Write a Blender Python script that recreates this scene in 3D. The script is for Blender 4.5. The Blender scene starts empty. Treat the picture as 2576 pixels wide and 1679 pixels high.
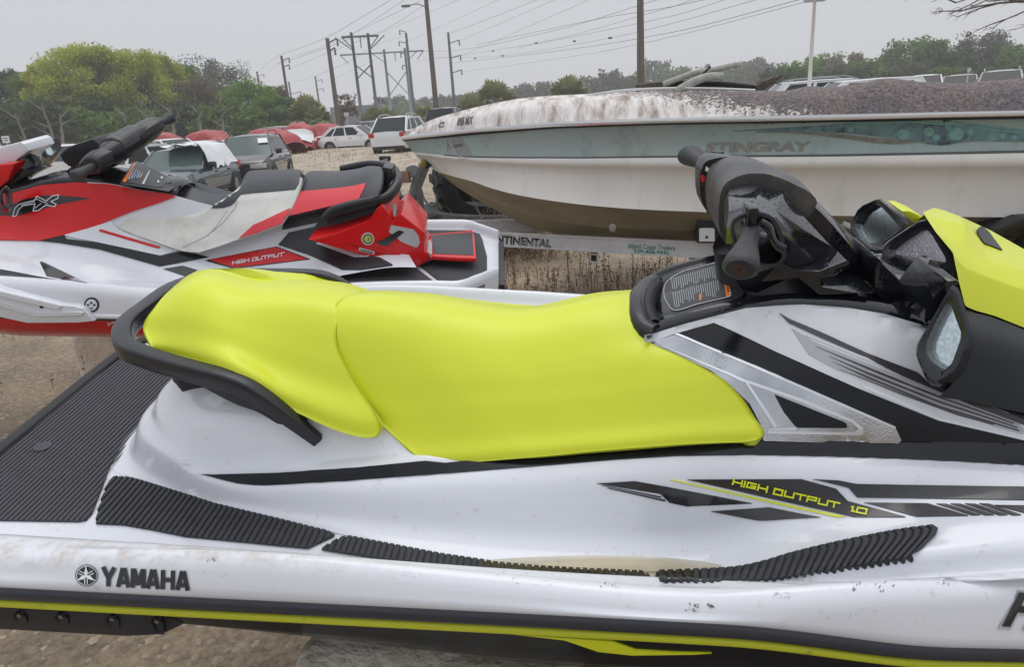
import bpy, bmesh, math, random
from math import radians, sin, cos, pi, atan2, sqrt
from mathutils import Vector, Matrix, geometry, noise
from mathutils.bvhtree import BVHTree
random.seed(7)
S = bpy.context.scene
COL = S.collection
# ------------------------------------------------------------------ camera
PW, PH, FP, CZ = 2576, 1679, 1717.0, 1.65
TH, RO = radians(17.8), radians(3.85)
_f = Vector((0, cos(TH), -sin(TH))); _r = Vector((1, 0, 0)); _u = Vector((0, sin(TH), cos(TH)))
CR = _r*cos(RO)-_u*sin(RO); CU = _r*sin(RO)+_u*cos(RO); CAM = Vector((0, 0, CZ))
cd = bpy.data.cameras.new('camera'); cam = bpy.data.objects.new('camera', cd); COL.objects.link(cam)
cd.sensor_width = 36; cd.lens = 36*FP/PW; cd.clip_start = .05; cd.clip_end = 3000
cam.matrix_world = Matrix.Translation(CAM) @ Matrix((CR, CU, -_f)).transposed().to_4x4()
S.camera = cam
# ------------------------------------------------------------------ overcast sky and weak broad sun
W = bpy.data.worlds.new('World'); S.world = W; W.use_nodes = True
nt = W.node_tree; nt.nodes.clear()
out = nt.nodes.new('ShaderNodeOutputWorld'); bg = nt.nodes.new('ShaderNodeBackground'); bg.inputs[1].default_value = 1.0
sky = nt.nodes.new('ShaderNodeTexSky'); sky.sky_type = 'NISHITA'; sky.sun_disc = False
sky.sun_elevation = radians(74); sky.sun_rotation = radians(20); sky.dust_density = 4
sc_ = nt.nodes.new('ShaderNodeVectorMath'); sc_.operation = 'SCALE'; sc_.inputs[3].default_value = .05
tc = nt.nodes.new('ShaderNodeTexCoord'); sx = nt.nodes.new('ShaderNodeSeparateXYZ'); rp = nt.nodes.new('ShaderNodeValToRGB')
nt.links.new(tc.outputs['Generated'], sx.inputs[0])
nz = nt.nodes.new('ShaderNodeTexNoise'); nz.inputs['Scale'].default_value = 1.6; nz.inputs['Detail'].default_value = 3
mx0 = nt.nodes.new('ShaderNodeMath'); mx0.operation = 'MULTIPLY_ADD'; mx0.inputs[1].default_value = .12
nt.links.new(tc.outputs['Generated'], nz.inputs['Vector']); nt.links.new(nz.outputs['Fac'], mx0.inputs[0]); nt.links.new(sx.outputs['Z'], mx0.inputs[2])
e = rp.color_ramp.elements
e[0].position = 0.0; e[0].color = (.60, .615, .65, 1); e[1].position = 1.0; e[1].color = (1.36, 1.40, 1.47, 1)
e2 = e.new(.35); e2.color = (.72, .745, .80, 1); 
nt.links.new(mx0.outputs[0], rp.inputs[0])
mix = nt.nodes.new('ShaderNodeMix'); mix.data_type = 'RGBA'; mix.inputs[0].default_value = .88
nt.links.new(sky.outputs[0], sc_.inputs[0]); nt.links.new(sc_.outputs[0], mix.inputs[6]); nt.links.new(rp.outputs[0], mix.inputs[7])
nt.links.new(mix.outputs[2], bg.inputs[0]); nt.links.new(bg.outputs[0], out.inputs[0])
sl = bpy.data.lights.new('sun', 'SUN'); sl.energy = .7; sl.angle = radians(40); sl.color = (1, .97, .93)
so = bpy.data.objects.new('sun', sl); COL.objects.link(so)
_sd = Vector((sin(radians(20))*cos(radians(74)), cos(radians(20))*cos(radians(74)), sin(radians(74))))
so.rotation_euler = _sd.to_track_quat('Z', 'Y').to_euler()
S.view_settings.view_transform = 'Standard'; S.view_settings.look = 'None'
S.view_settings.exposure = 0.0; S.view_settings.gamma = 1; S.view_settings.use_curve_mapping = False
S.cycles.max_bounces = 6; S.cycles.volume_bounces = 1
# ------------------------------------------------------------------ frames: ray through a photo pixel met with a plane of a thing
def ray(x, y): return CR*(x-PW/2)/FP-CU*(y-PH/2)/FP+_f
class Frame:
    def __init__(s, o, yaw, roll=0, pitch=0):
        a, b, c = radians(yaw), radians(roll), radians(pitch)
        d = Vector((cos(a)*cos(c), -sin(a)*cos(c), -sin(c)))
        aw = Vector((sin(a)*cos(b), cos(a)*cos(b), sin(b))); aw -= d*aw.dot(d); aw.normalize()
        s.o = Vector(o); s.d = d; s.aw = aw; s.w = d.cross(aw)
        s.M = Matrix.Translation(s.o) @ Matrix((d, aw, s.w)).transposed().to_4x4()
        s.Mi = s.M.inverted(); s.c = s.Mi @ CAM
    def k(s, x, y): return (s.Mi.to_3x3() @ ray(x, y)).normalized()
    def L(s, x, y, v):            # local point on plane v (towards camera = +v)
        k = s.k(x, y); t = (-v-s.c.y)/k.y; return s.c+k*t
    def Z(s, x, y, w):
        k = s.k(x, y); t = (w-s.c.z)/k.z; return s.c+k*t
    def px(s, p):
        q = s.M @ Vector(p)-CAM; z = q.dot(_f); return (PW/2+FP*q.dot(CR)/z, PH/2-FP*q.dot(CU)/z)
def V(u, v, w): return Vector((u, -v, w))
# ------------------------------------------------------------------ materials
MATS = {}
def mat(name, col, rough=.5, metal=0., coat=0., noise_amt=0., nscale=8., col2=None, bump=0., bscale=60., spec=.5, detail=6, tr=0., stretch=None, drops=0., dirt=None, dscale=5., dlo=.5, dhi=.7, coord='Object', bdist=.01):
    if name in MATS: return MATS[name]
    m = bpy.data.materials.new(name); m.use_nodes = True; n = m.node_tree; b = n.nodes['Principled BSDF']; MATS[name] = m
    b.inputs['Base Color'].default_value = (*col, 1); b.inputs['Roughness'].default_value = rough; b.inputs['Metallic'].default_value = metal
    b.inputs['Coat Weight'].default_value = coat; b.inputs['Coat Roughness'].default_value = .06; b.inputs['Specular IOR Level'].default_value = spec
    if tr: b.inputs['Transmission Weight'].default_value = tr
    tcn = n.nodes.new('ShaderNodeTexCoord'); src = tcn.outputs[coord]
    if stretch:
        mp = n.nodes.new('ShaderNodeMapping'); mp.inputs['Scale'].default_value = stretch; n.links.new(src, mp.inputs[0]); src = mp.outputs[0]
    cur = None
    if col2 is not None or noise_amt:
        t = n.nodes.new('ShaderNodeTexNoise'); t.inputs['Scale'].default_value = nscale; t.inputs['Detail'].default_value = detail; t.inputs['Roughness'].default_value = .6
        n.links.new(src, t.inputs['Vector'])
        r = n.nodes.new('ShaderNodeValToRGB'); r.color_ramp.elements[0].position = .32; r.color_ramp.elements[1].position = .68
        c2 = col2 if col2 is not None else tuple(min(1, c*(1+noise_amt)) for c in col)
        c1 = col if col2 is not None else tuple(c*(1-noise_amt) for c in col)
        r.color_ramp.elements[0].color = (*c1, 1); r.color_ramp.elements[1].color = (*c2, 1)
        n.links.new(t.outputs['Fac'], r.inputs[0]); cur = r.outputs[0]
    if dirt:
        t = n.nodes.new('ShaderNodeTexNoise'); t.inputs['Scale'].default_value = dscale; t.inputs['Detail'].default_value = 10; t.inputs['Roughness'].default_value = .72
        n.links.new(src, t.inputs['Vector'])
        r = n.nodes.new('ShaderNodeMapRange'); r.inputs[1].default_value = dlo; r.inputs[2].default_value = dhi; r.inputs[4].default_value = dirt[3]
        n.links.new(t.outputs['Fac'], r.inputs[0])
        x = n.nodes.new('ShaderNodeMix'); x.data_type = 'RGBA'; n.links.new(r.outputs[0], x.inputs[0])
        if cur: n.links.new(cur, x.inputs[6])
        else: x.inputs[6].default_value = (*col, 1)
        x.inputs[7].default_value = (*dirt[:3], 1); cur = x.outputs[2]
    if cur: n.links.new(cur, b.inputs['Base Color'])
    if bump or drops:
        bp = n.nodes.new('ShaderNodeBump'); bp.inputs['Distance'].default_value = bdist
        if drops:
            t = n.nodes.new('ShaderNodeTexVoronoi'); t.inputs['Scale'].default_value = bscale; t.feature = 'SMOOTH_F1'; t.inputs['Smoothness'].default_value = .2
            r = n.nodes.new('ShaderNodeMapRange'); r.inputs[1].default_value = .0; r.inputs[2].default_value = .35; r.inputs[3].default_value = 1; r.inputs[4].default_value = 0
            n.links.new(src, t.inputs['Vector']); n.links.new(t.outputs['Distance'], r.inputs[0]); n.links.new(r.outputs[0], bp.inputs['Height']); bp.inputs['Strength'].default_value = drops
            bp.inputs['Distance'].default_value = .002
        else:
            t = n.nodes.new('ShaderNodeTexNoise'); t.inputs['Scale'].default_value = bscale; t.inputs['Detail'].default_value = 8
            n.links.new(src, t.inputs['Vector']); n.links.new(t.outputs['Fac'], bp.inputs['Height']); bp.inputs['Strength'].default_value = bump
        n.links.new(bp.outputs[0], b.inputs['Normal'])
    return m
def flat(name, col, rough=.5, **k): return mat(name, col, rough, **k)
# ------------------------------------------------------------------ object helpers
def tag(o, label=None, cat=None, group=None, kind=None):
    if label: o['label'] = label
    if cat: o['category'] = cat
    if group: o['group'] = group
    if kind: o['kind'] = kind
    return o
def mesh_obj(name, vs, fs, m, parent=None, smooth=True, angle=None):
    me = bpy.data.meshes.new(name); me.from_pydata([tuple(v) for v in vs], [], fs); me.update()
    if isinstance(m, (list, tuple)):
        for q in m: me.materials.append(q)
    elif m: me.materials.append(m)
    if smooth: me.polygons.foreach_set('use_smooth', [True]*len(me.polygons))
    if smooth and angle is not None: me.set_sharp_from_angle(angle=radians(angle))
    o = bpy.data.objects.new(name, me); COL.objects.link(o)
    if parent: o.parent = parent
    return o
class TH_:
    """a thing: an Empty in its own frame"""
    def __init__(s, name, label, cat, fr, group=None):
        s.fr = fr; s.e = bpy.data.objects.new(name, None); COL.objects.link(s.e); s.e.matrix_world = fr.M; s.e.empty_display_size = .2
        tag(s.e, label, cat, group); s.surf = []
def catmull(P, n, closed=False):
    """n points evenly spaced by arc length along a smooth curve through P"""
    P = [Vector(p) for p in P]
    if len(P) < 3:
        return [P[0].lerp(P[-1], i/(n-1)) for i in range(n)]
    Q = []
    for i in range(len(P)-1):
        a = P[max(i-1, 0)]; b = P[i]; c = P[i+1]; d = P[min(i+2, len(P)-1)]
        L = (c-b).length or 1e-6
        m1 = (c-a)/max((c-a).length, 1e-6)*L if i > 0 else (c-b)
        m2 = (d-b)/max((d-b).length, 1e-6)*L if i < len(P)-2 else (c-b)
        for k in range(10):
            t = k/10; t2 = t*t; t3 = t2*t
            Q.append(b*(2*t3-3*t2+1)+m1*(t3-2*t2+t)+c*(-2*t3+3*t2)+m2*(t3-t2))
    Q.append(P[-1])
    return resample(Q, n)
def resample(Q, n):
    D = [0]
    for i in range(1, len(Q)): D.append(D[-1]+(Q[i]-Q[i-1]).length)
    T = D[-1]; R = []; j = 0
    for i in range(n):
        t = T*i/(n-1)
        while j < len(D)-2 and D[j+1] < t: j += 1
        L = D[j+1]-D[j]; R.append(Q[j].lerp(Q[j+1], 0 if L == 0 else min(1, (t-D[j])/L)))
    return R
def lerp_tab(tab, x):
    if x <= tab[0][0]: return tab[0][1]
    for (a, b), (c, d) in zip(tab, tab[1:]):
        if x <= c: return b+(d-b)*(x-a)/(c-a)
    return tab[-1][1]
def smooth_tab(tab, x):
    """monotone-ish cubic through a table"""
    n = len(tab)
    if x <= tab[0][0]: return tab[0][1]
    if x >= tab[-1][0]: return tab[-1][1]
    for i in range(n-1):
        if x <= tab[i+1][0]:
            x0, y0 = tab[i]; x1, y1 = tab[i+1]; h = x1-x0
            def sl(j):
                if j <= 0 or j >= n-1: return (y1-y0)/h
                return (tab[j+1][1]-tab[j-1][1])/(tab[j+1][0]-tab[j-1][0])
            m0, m1 = sl(i), sl(i+1); t = (x-x0)/h; t2 = t*t; t3 = t2*t
            return y0*(2*t3-3*t2+1)+m0*h*(t3-2*t2+t)+y1*(-2*t3+3*t2)+m1*h*(t3-t2)
def gridfaces(R, C, closed=False, base=0):
    F = []
    for i in range(R-1):
        for j in range(C if closed else C-1):
            a = base+i*C+j; b = base+i*C+(j+1) % C
            F.append((a, b, b+C, a+C))
    return F
def refine(rows, nr, nc):
    rows = [catmull(r, nc) for r in rows]
    cols = [catmull([r[j] for r in rows], nr) for j in range(nc)]
    return [[cols[j][i] for j in range(nc)] for i in range(nr)]
def coons(fr, top, bot, left, right, vf, nr=24, nc=40):
    """photo-traced patch: four boundary curves in pixels, lateral offset from vf(s,t)"""
    T = catmull([Vector((*p, 0)) for p in top], nc); B = catmull([Vector((*p, 0)) for p in bot], nc)
    Lc = catmull([Vector((*p, 0)) for p in left], nr); Rc = catmull([Vector((*p, 0)) for p in right], nr)
    G = []
    for i in range(nr):
        t = i/(nr-1); row = []
        for j in range(nc):
            s = j/(nc-1)
            p = T[j]*(1-t)+B[j]*t+Lc[i]*(1-s)+Rc[i]*s-(T[0]*(1-s)*(1-t)+T[-1]*s*(1-t)+B[0]*(1-s)*t+B[-1]*s*t)
            row.append(fr.L(p.x, p.y, vf(s, t)))
        G.append(row)
    return G
def grid_part(th, name, G, m, mirror=False, skirt=0., surf=False, parent=None, inward=None, smooth=True, angle=None, flip=False):
    nr, nc = len(G), len(G[0]); vs = [p for r in G for p in r]; fs = gridfaces(nr, nc)
    if skirt:
        nrm = [Vector() for _ in vs]
        for f in fs:
            n_ = (vs[f[1]]-vs[f[0]]).cross(vs[f[3]]-vs[f[0]])+(vs[f[3]]-vs[f[2]]).cross(vs[f[1]]-vs[f[2]])
            for q in f: nrm[q] += n_
        ctr = sum(vs, Vector())/len(vs); c = th.fr.c
        sgn = 1 if sum(n_.normalized().dot((c-v).normalized()) for n_, v in zip(nrm, vs)) > 0 else -1
        loop = [j for j in range(nc)]+[i*nc+nc-1 for i in range(1, nr)]+[(nr-1)*nc+j for j in range(nc-2, -1, -1)]+[i*nc for i in range(nr-2, 0, -1)]
        b = len(vs); k = len(loop)
        for (amt, inn) in ((.35, -.25), (1., -.1), (1.6, .6)):
            for q in loop:
                n_ = nrm[q].normalized()*sgn
                tow = (ctr-vs[q]); tow -= n_*tow.dot(n_); tow.normalize()
                vs.append(vs[q]-n_*skirt*amt+tow*skirt*inn)
        for i in range(k):
            j = (i+1) % k
            fs.append((loop[i], loop[j], b+j, b+i)); fs.append((b+i, b+j, b+k+j, b+k+i)); fs.append((b+k+i, b+k+j, b+2*k+j, b+2*k+i))
    if surf or mirror == 'tri':
        fs = [t for f in fs for t in ((f[0], f[1], f[2]), (f[0], f[2], f[3]))]
    if surf: th.surf.append((list(vs), list(fs)))
    if mirror:
        b = len(vs); fs = fs+[tuple(b+q for q in reversed(f)) for f in fs]; vs = vs+[Vector((p.x, -p.y, p.z)) for p in vs]
    return mesh_obj(name, vs, fs, m, parent or th.e, smooth, angle)
def over(G, vmin=.112, drop=.022):
    """continue a patch over its crown with the mirror of its side rows"""
    i0 = next(i for i, r in enumerate(G) if -min(p.y for p in r) > vmin and -sum(p.y for p in r)/len(r) > vmin)
    xa = min(G[0][0].x, G[0][-1].x); xb = max(G[0][0].x, G[0][-1].x); m = len(G)-i0
    far = [[Vector((min(xb, max(xa, p.x)), -p.y, min(p.z-drop*(1-.5*i/m), G[0][j].z-.004-.42*max(0, -p.y-.10)))) for j, p in enumerate(r)] for i, r in enumerate(G[i0:])]
    return far[::-1]+G
def make_bvh(th):
    V_, F_ = [], []
    for v, f in th.surf:
        b = len(V_); V_ += v; F_ += [tuple(b+q for q in g) for g in f]
    return BVHTree.FromPolygons(V_, F_)
def roundpoly(P, r=0):
    """cut polygon corners smoothly by r pixels"""
    if not r: return [Vector((p[0], p[1])) for p in P]
    P = [Vector((p[0], p[1])) for p in P]; R = []; n = len(P)
    for i in range(n):
        a, b, c = P[i-1], P[i], P[(i+1) % n]
        l1 = min(r, (a-b).length*.45); l2 = min(r, (c-b).length*.45)
        p = b+(a-b).normalized()*l1; q = b+(c-b).normalized()*l2
        for k in range(5):
            t = k/4; R.append(p*(1-t)**2+b*2*t*(1-t)+q*t*t)
    return R
def inside(p, P):
    c = False; n = len(P); j = n-1
    for i in range(n):
        if (P[i].y > p.y) != (P[j].y > p.y) and p.x < (P[j].x-P[i].x)*(p.y-P[i].y)/(P[j].y-P[i].y)+P[i].x: c = not c
        j = i
    return c
def tess(P, step):
    P = [p for i, p in enumerate(P) if (p-P[i-1]).length > .05]
    Q = []
    for i in range(len(P)):
        a, b = P[i], P[(i+1) % len(P)]; k = max(1, int((b-a).length/step))
        for j in range(k): Q.append(a.lerp(b, j/k))
    nb = len(Q); x0 = min(p.x for p in Q); x1 = max(p.x for p in Q); y0 = min(p.y for p in Q); y1 = max(p.y for p in Q)
    G = []; y = y0+step*.5
    while y < y1:
        x = x0+step*.5
        while x < x1:
            p = Vector((x, y))
            if inside(p, Q): G.append(p)
            x += step
        y += step
    ed = [(i, (i+1) % nb) for i in range(nb)]
    v, e_, f, *_r2 = geometry.delaunay_2d_cdt(Q+G, ed, [list(range(nb))], 1, 1e-4)
    return v, [tuple(t) for t in f]
def quads(P, w, closed=False):
    P = [Vector(p) for p in P]; P = P+[P[0]] if closed else P
    return [stroke([p-(q-p).normalized()*w*.45, q+(q-p).normalized()*w*.45], w) for p, q in zip(P, P[1:])]
def decal(th, name, polys, m, bvh, off=.0025, step=28, rnd=0, thick=True, mirror=False, vfall=.3, parent=None, kind=None, label=None):
    """thin sheet with its own thickness laid on the surface that the photo shows it on"""
    fr = th.fr; vs, fs = [], []
    if not isinstance(polys[0][0], (tuple, list, Vector)): polys = [polys]
    for P in polys:
        P = roundpoly(P, rnd); v2, f2 = tess(P, step); b = len(vs); bot = []
        for p in v2:
            k = fr.k(p.x, p.y); loc, nn, _, _ = bvh.ray_cast(fr.c, k)
            if loc is None:
                hit = bvh.find_nearest(fr.L(p.x, p.y, vfall)); loc, nn = hit[0], hit[1]
                loc = fr.L(p.x, p.y, -loc.y)
            if nn.dot(k) > 0: nn = -nn
            vs.append(loc+nn*off); bot.append(loc-nn*.0015)
        cnt = {}
        for f in f2:
            for i in range(3):
                a, c = f[i], f[(i+1) % 3]; key = (min(a, c), max(a, c)); cnt[key] = None if key in cnt else (a, c)
            fs.append(tuple(b+q for q in f))
        if thick:
            mp = {}
            for e_ in cnt.values():
                if e_ is None: continue
                for q in e_:
                    if q not in mp: mp[q] = len(vs); vs.append(bot[q])
            for e_ in cnt.values():
                if e_ is None: continue
                fs.append((b+e_[1], b+e_[0], mp[e_[0]], mp[e_[1]]))
    if mirror:
        b = len(vs); fs = fs+[tuple(b+q for q in reversed(f)) for f in fs]; vs = vs+[Vector((p.x, -p.y, p.z)) for p in vs]
    o = mesh_obj(name, vs, fs, m, parent or th.e, True, 40)
    if label: o['label'] = label
    return o
def text_mesh(s, bold=0.):
    c = bpy.data.curves.new('t', 'FONT'); c.body = s; c.offset = bold; c.resolution_u = 3
    o = bpy.data.objects.new('t', c); COL.objects.link(o)
    bpy.context.view_layer.update()
    me = bpy.data.meshes.new_from_object(o.evaluated_get(bpy.context.evaluated_depsgraph_get()))
    v = [p.co.copy() for p in me.vertices]; f = [tuple(p.vertices) for p in me.polygons]
    bpy.data.objects.remove(o); bpy.data.curves.remove(c); bpy.data.meshes.remove(me)
    return v, f
def text_decal(th, name, s, p0, p1, h, m, bvh, off=.004, bold=0., shear=0., up=None, parent=None, vfall=.5, squeeze=None):
    """text whose baseline runs p0->p1 (pixels) with cap height h"""
    v, f = text_mesh(s, bold); x0 = min(p.x for p in v); x1 = max(p.x for p in v); y1 = max(p.y for p in v); y0 = min(0, 0)
    a = Vector(p0); b = Vector(p1); X = b-a; U = Vector(up) if up else Vector((X.y, -X.x)).normalized()
    vs = []; fr = th.fr
    for p in v:
        s_ = (p.x-x0)/(x1-x0); t_ = p.y/y1
        q = a+X*s_+U*h*t_+X.normalized()*shear*h*t_
        k = fr.k(q.x, q.y); loc, nn, _, _ = bvh.ray_cast(fr.c, k)
        if loc is None: loc = fr.L(q.x, q.y, vfall); nn = -k
        if nn.dot(k) > 0: nn = -nn
        vs.append(loc+nn*off)
    return mesh_obj(name, vs, f, m, parent or th.e, False)
def stroke(P, w):
    """polyline -> outline polygon of width w (2D)"""
    P = [Vector(p) for p in P]; L, R = [], []
    for i, p in enumerate(P):
        d0 = (p-P[i-1]).normalized() if i else None; d1 = (P[i+1]-p).normalized() if i < len(P)-1 else None
        d = (d0+d1).normalized() if d0 and d1 else (d0 or d1)
        n_ = Vector((-d.y, d.x)); k = w/2
        if d0 and d1: k /= max(.5, n_.dot(Vector((-d1.y, d1.x))))
        L.append(p+n_*k); R.append(p-n_*k)
    return L+R[::-1]
BLOCK = {'Y': [[(.02, 1), (.5, .42)], [(.98, 1), (.5, .42)], [(.5, .5), (.5, 0)]], 'A': [[(.06, 0), (.44, 1)], [(.94, 0), (.56, 1)], [(.2, .27), (.8, .27)]], 'M': [[(.05, 0), (.05, 1)], [(.12, .98), (.5, .15)], [(.5, .15), (.88, .98)], [(.95, 1), (.95, 0)]], 'H': [[(.08, 0), (.08, 1)], [(.92, 0), (.92, 1)], [(.08, .5), (.92, .5)]]}
def block_polys(s, p0, p1, h, wd, up=(0, -1), wide=.78):
    tot = len(s)-1+wide; a = Vector(p0); X = (Vector(p1)-a)/tot; U = Vector(up).normalized()*h; R = []
    for i, c in enumerate(s):
        for st in BLOCK[c]:
            Q = [a+X*(i+q[0]*wide)+U*q[1] for q in st]; R.append(stroke(Q, wd))
    return R
TECH = {'H': [[(0, 0), (.08, 1)], [(1, 0), (1.05, 1)], [(.1, .5), (1, .5)]], 'I': [[(0, 0), (.1, 1)]],
 'G': [[(1.05, 1), (.15, 1), (0, .1), (.95, .1), (1, .5), (.5, .5)]], 'O': [[(.08, 0), (.15, 1), (1.05, 1), (1, 0), (.05, 0)]],
 'U': [[(.1, 1), (.03, .05), (1, .05), (1.05, 1)]], 'T': [[(0, 1), (1.1, 1)], [(.55, 1), (.5, 0)]],
 'P': [[(0, 0), (.08, 1), (1.05, 1), (1, .45), (.1, .45)]], '1': [[(.15, .9), (.3, 1), (.25, 0)]], '.': [[(0, .0), (0, .16)]], '0': [[(.08, 0), (.15, 1), (1.05, 1), (1, 0), (.05, 0)]],
 'W': [[(0, 1), (.25, 0), (.55, .8), (.85, 0), (1.2, 1)]], 'A': [[(0, 0), (.5, 1), (1.05, 0)], [(.25, .35), (.8, .35)]]}
ADV = {'I': .3, '.': .18, '1': .45, ' ': .45}
def tech_polys(s, p0, p1, h, wd, up=(0, -1)):
    tot = sum(ADV.get(c, 1.28) for c in s); a = Vector(p0); X = (Vector(p1)-a)/tot; U = Vector(up).normalized()*h; R = []; x = 0
    for c in s:
        for st in TECH.get(c, []):
            Q = [a+X*(x+q[0])+U*q[1] for q in st]
            for p, q in zip(Q, Q[1:]):
                e_ = (q-p).normalized()*wd*.5; R.append(stroke([p-e_, q+e_], wd))
        x += ADV.get(c, 1.28)
    return R
def tube(path, rad, n=12, cap=True, flatten=None, up=Vector((0, 0, 1))):
    """sweep; rad scalar, list or list of (rx, ry)"""
    P = [Vector(p) for p in path]; vs, fs = [], []
    if not isinstance(rad, list): rad = [rad]*len(P)
    for i, p in enumerate(P):
        d = (P[min(i+1, len(P)-1)]-P[max(i-1, 0)]).normalized()
        a = d.cross(up)
        if a.length < 1e-3: a = d.cross(Vector((1, 0, 0)))
        a.normalize(); b = a.cross(d); r = rad[i]; rx, ry = (r, r) if not isinstance(r, (tuple, list)) else r
        for k in range(n):
            t = 2*pi*k/n
            cx, cy = cos(t), sin(t)
            if flatten: cx = math.copysign(abs(cx)**flatten, cx); cy = math.copysign(abs(cy)**flatten, cy)
            vs.append(p+a*cx*rx+b*cy*ry)
    fs = gridfaces(len(P), n, True)
    if cap: fs += [tuple(range(n)), tuple((len(P)-1)*n+k for k in reversed(range(n)))]
    return vs, fs
def join(*ms):
    vs, fs = [], []
    for v, f in ms:
        b = len(vs); vs += list(v); fs += [tuple(b+q for q in g) for g in f]
    return vs, fs
def mirrored(m_):
    v, f = m_; return join(m_, ([Vector((p.x, -p.y, p.z)) for p in v], [tuple(reversed(g)) for g in f]))
def box(x0, x1, y0, y1, z0, z1, bev=0.):
    if not bev:
        v = [Vector((x, y, z)) for z in (z0, z1) for y in (y0, y1) for x in (x0, x1)]
        return v, [(0, 2, 3, 1), (4, 5, 7, 6), (0, 1, 5, 4), (2, 6, 7, 3), (0, 4, 6, 2), (1, 3, 7, 5)]
    bm = bmesh.new(); bmesh.ops.create_cube(bm, size=1)
    for v in bm.verts: v.co = Vector(((x0+x1)/2+v.co.x*(x1-x0), (y0+y1)/2+v.co.y*(y1-y0), (z0+z1)/2+v.co.z*(z1-z0)))
    bmesh.ops.bevel(bm, geom=bm.edges[:], offset=bev, segments=2, affect='EDGES', profile=.5)
    bm.verts.index_update(); r = ([v.co.copy() for v in bm.verts], [tuple(v.index for v in f.verts) for f in bm.faces]); bm.free(); return r
def xform(m_, M): return [M @ Vector(p) for p in m_[0]], m_[1]
def bevel_mesh(vs, fs, w, seg=2, ang=25):
    bm = bmesh.new(); V_ = [bm.verts.new(v) for v in vs]
    for f in fs:
        try: bm.faces.new([V_[q] for q in f])
        except ValueError: pass
    bmesh.ops.recalc_face_normals(bm, faces=bm.faces[:])
    ed = [e_ for e_ in bm.edges if len(e_.link_faces) == 2 and e_.calc_face_angle(0) > radians(ang)]
    bmesh.ops.bevel(bm, geom=ed, offset=w, segments=seg, affect='EDGES', profile=.6, clamp_overlap=True)
    bm.verts.index_update(); r = ([v.co.copy() for v in bm.verts], [tuple(v.index for v in f.verts) for f in bm.faces]); bm.free(); return r
def smooth_loft(rings, sub=2, nr=24, caps=True):
    """rounded loft: ring corners cut twice, rings interpolated smoothly"""
    R = []
    for r in rings:
        for _ in range(sub):
            n = len(r); q = []
            for i in range(n): a, b = r[i], r[(i+1) % n]; q += [a.lerp(b, .22), a.lerp(b, .78)]
            r = q
        R.append(r)
    n = len(R[0]); cols = [catmull([r[j] for r in R], nr) for j in range(n)]
    G = [[cols[j][i] for j in range(n)] for i in range(nr)]
    vs = [p for r in G for p in r]; fs = gridfaces(nr, n, True)
    if caps:
        for k, gi in ((0, 0), (1, nr-1)):
            c = sum(G[gi], Vector())/n; b = len(vs); vs += [c+(p-c)*.85+(c-sum(G[1 if k == 0 else nr-2], Vector())/n)*.25 for p in G[gi]]
            fs += [(gi*n+i, gi*n+(i+1) % n, b+(i+1) % n, b+i) for i in range(n)]; fs.append(tuple(range(b, b+n)))
    return vs, fs
def prism_uw(poly, v0, v1):
    """polygon in (u, w), extruded between lateral offsets v0 and v1 (local)"""
    n = len(poly); vs = [V(p[0], v0, p[1]) for p in poly]+[V(p[0], v1, p[1]) for p in poly]
    return vs, [tuple(range(n)), tuple(reversed(range(n, 2*n)))]+[(i, n+i, n+(i+1) % n, (i+1) % n) for i in range(n)]
def clip_band(P, x0, x1):
    def cl(P, f):
        R = []
        for i in range(len(P)):
            a, b = P[i-1], P[i]; fa, fb = f(a), f(b)
            if (fa >= 0) != (fb >= 0): R.append(a.lerp(b, fa/(fa-fb)))
            if fb >= 0: R.append(b)
        return R
    P = cl(P, lambda p: p.x-x0)
    return cl(P, lambda p: x1-p.x) if P else P
def rib_mat(P, w, pitch, gap, h, ang=0.):
    """moulded ribbed mat: base sheet plus one raised rib per pitch, polygon P in local x,y"""
    Rm = Matrix.Rotation(-ang, 2); Ri = Matrix.Rotation(ang, 2); Q = [Rm @ Vector((p[0], p[1])) for p in P]
    vs, fs = [], []; x = min(p.x for p in Q); xe = max(p.x for p in Q)
    n = len(Q); base = [Ri @ q for q in Q]
    vs += [Vector((*q, w)) for q in base]+[Vector((*q, w+h*.35)) for q in base]; fs += [tuple(range(n, 2*n))]+[(i, (i+1) % n, n+(i+1) % n, n+i) for i in range(n)]
    while x < xe:
        C = clip_band(Q, x+gap/2, x+pitch-gap/2)
        if len(C) >= 3:
            cx = sum((p for p in C), Vector((0, 0)))/len(C); b = len(vs); k = len(C)
            for z, sh in ((w+h*.3, 0), (w+h*.8, 0), (w+h, gap*.5)):
                for p in C:
                    q = p.copy(); dx = cx.x-q.x; q.x += math.copysign(min(abs(dx), sh), dx); dy = cx.y-q.y; q.y += math.copysign(min(abs(dy), sh), dy)
                    vs.append(Vector((*(Ri @ q), z)))
            for s_ in (0, 1): fs += [(b+s_*k+i, b+s_*k+(i+1) % k, b+(s_+1)*k+(i+1) % k, b+(s_+1)*k+i) for i in range(k)]
            fs.append(tuple(b+2*k+i for i in range(k)))
        x += pitch
    return vs, fs
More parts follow.
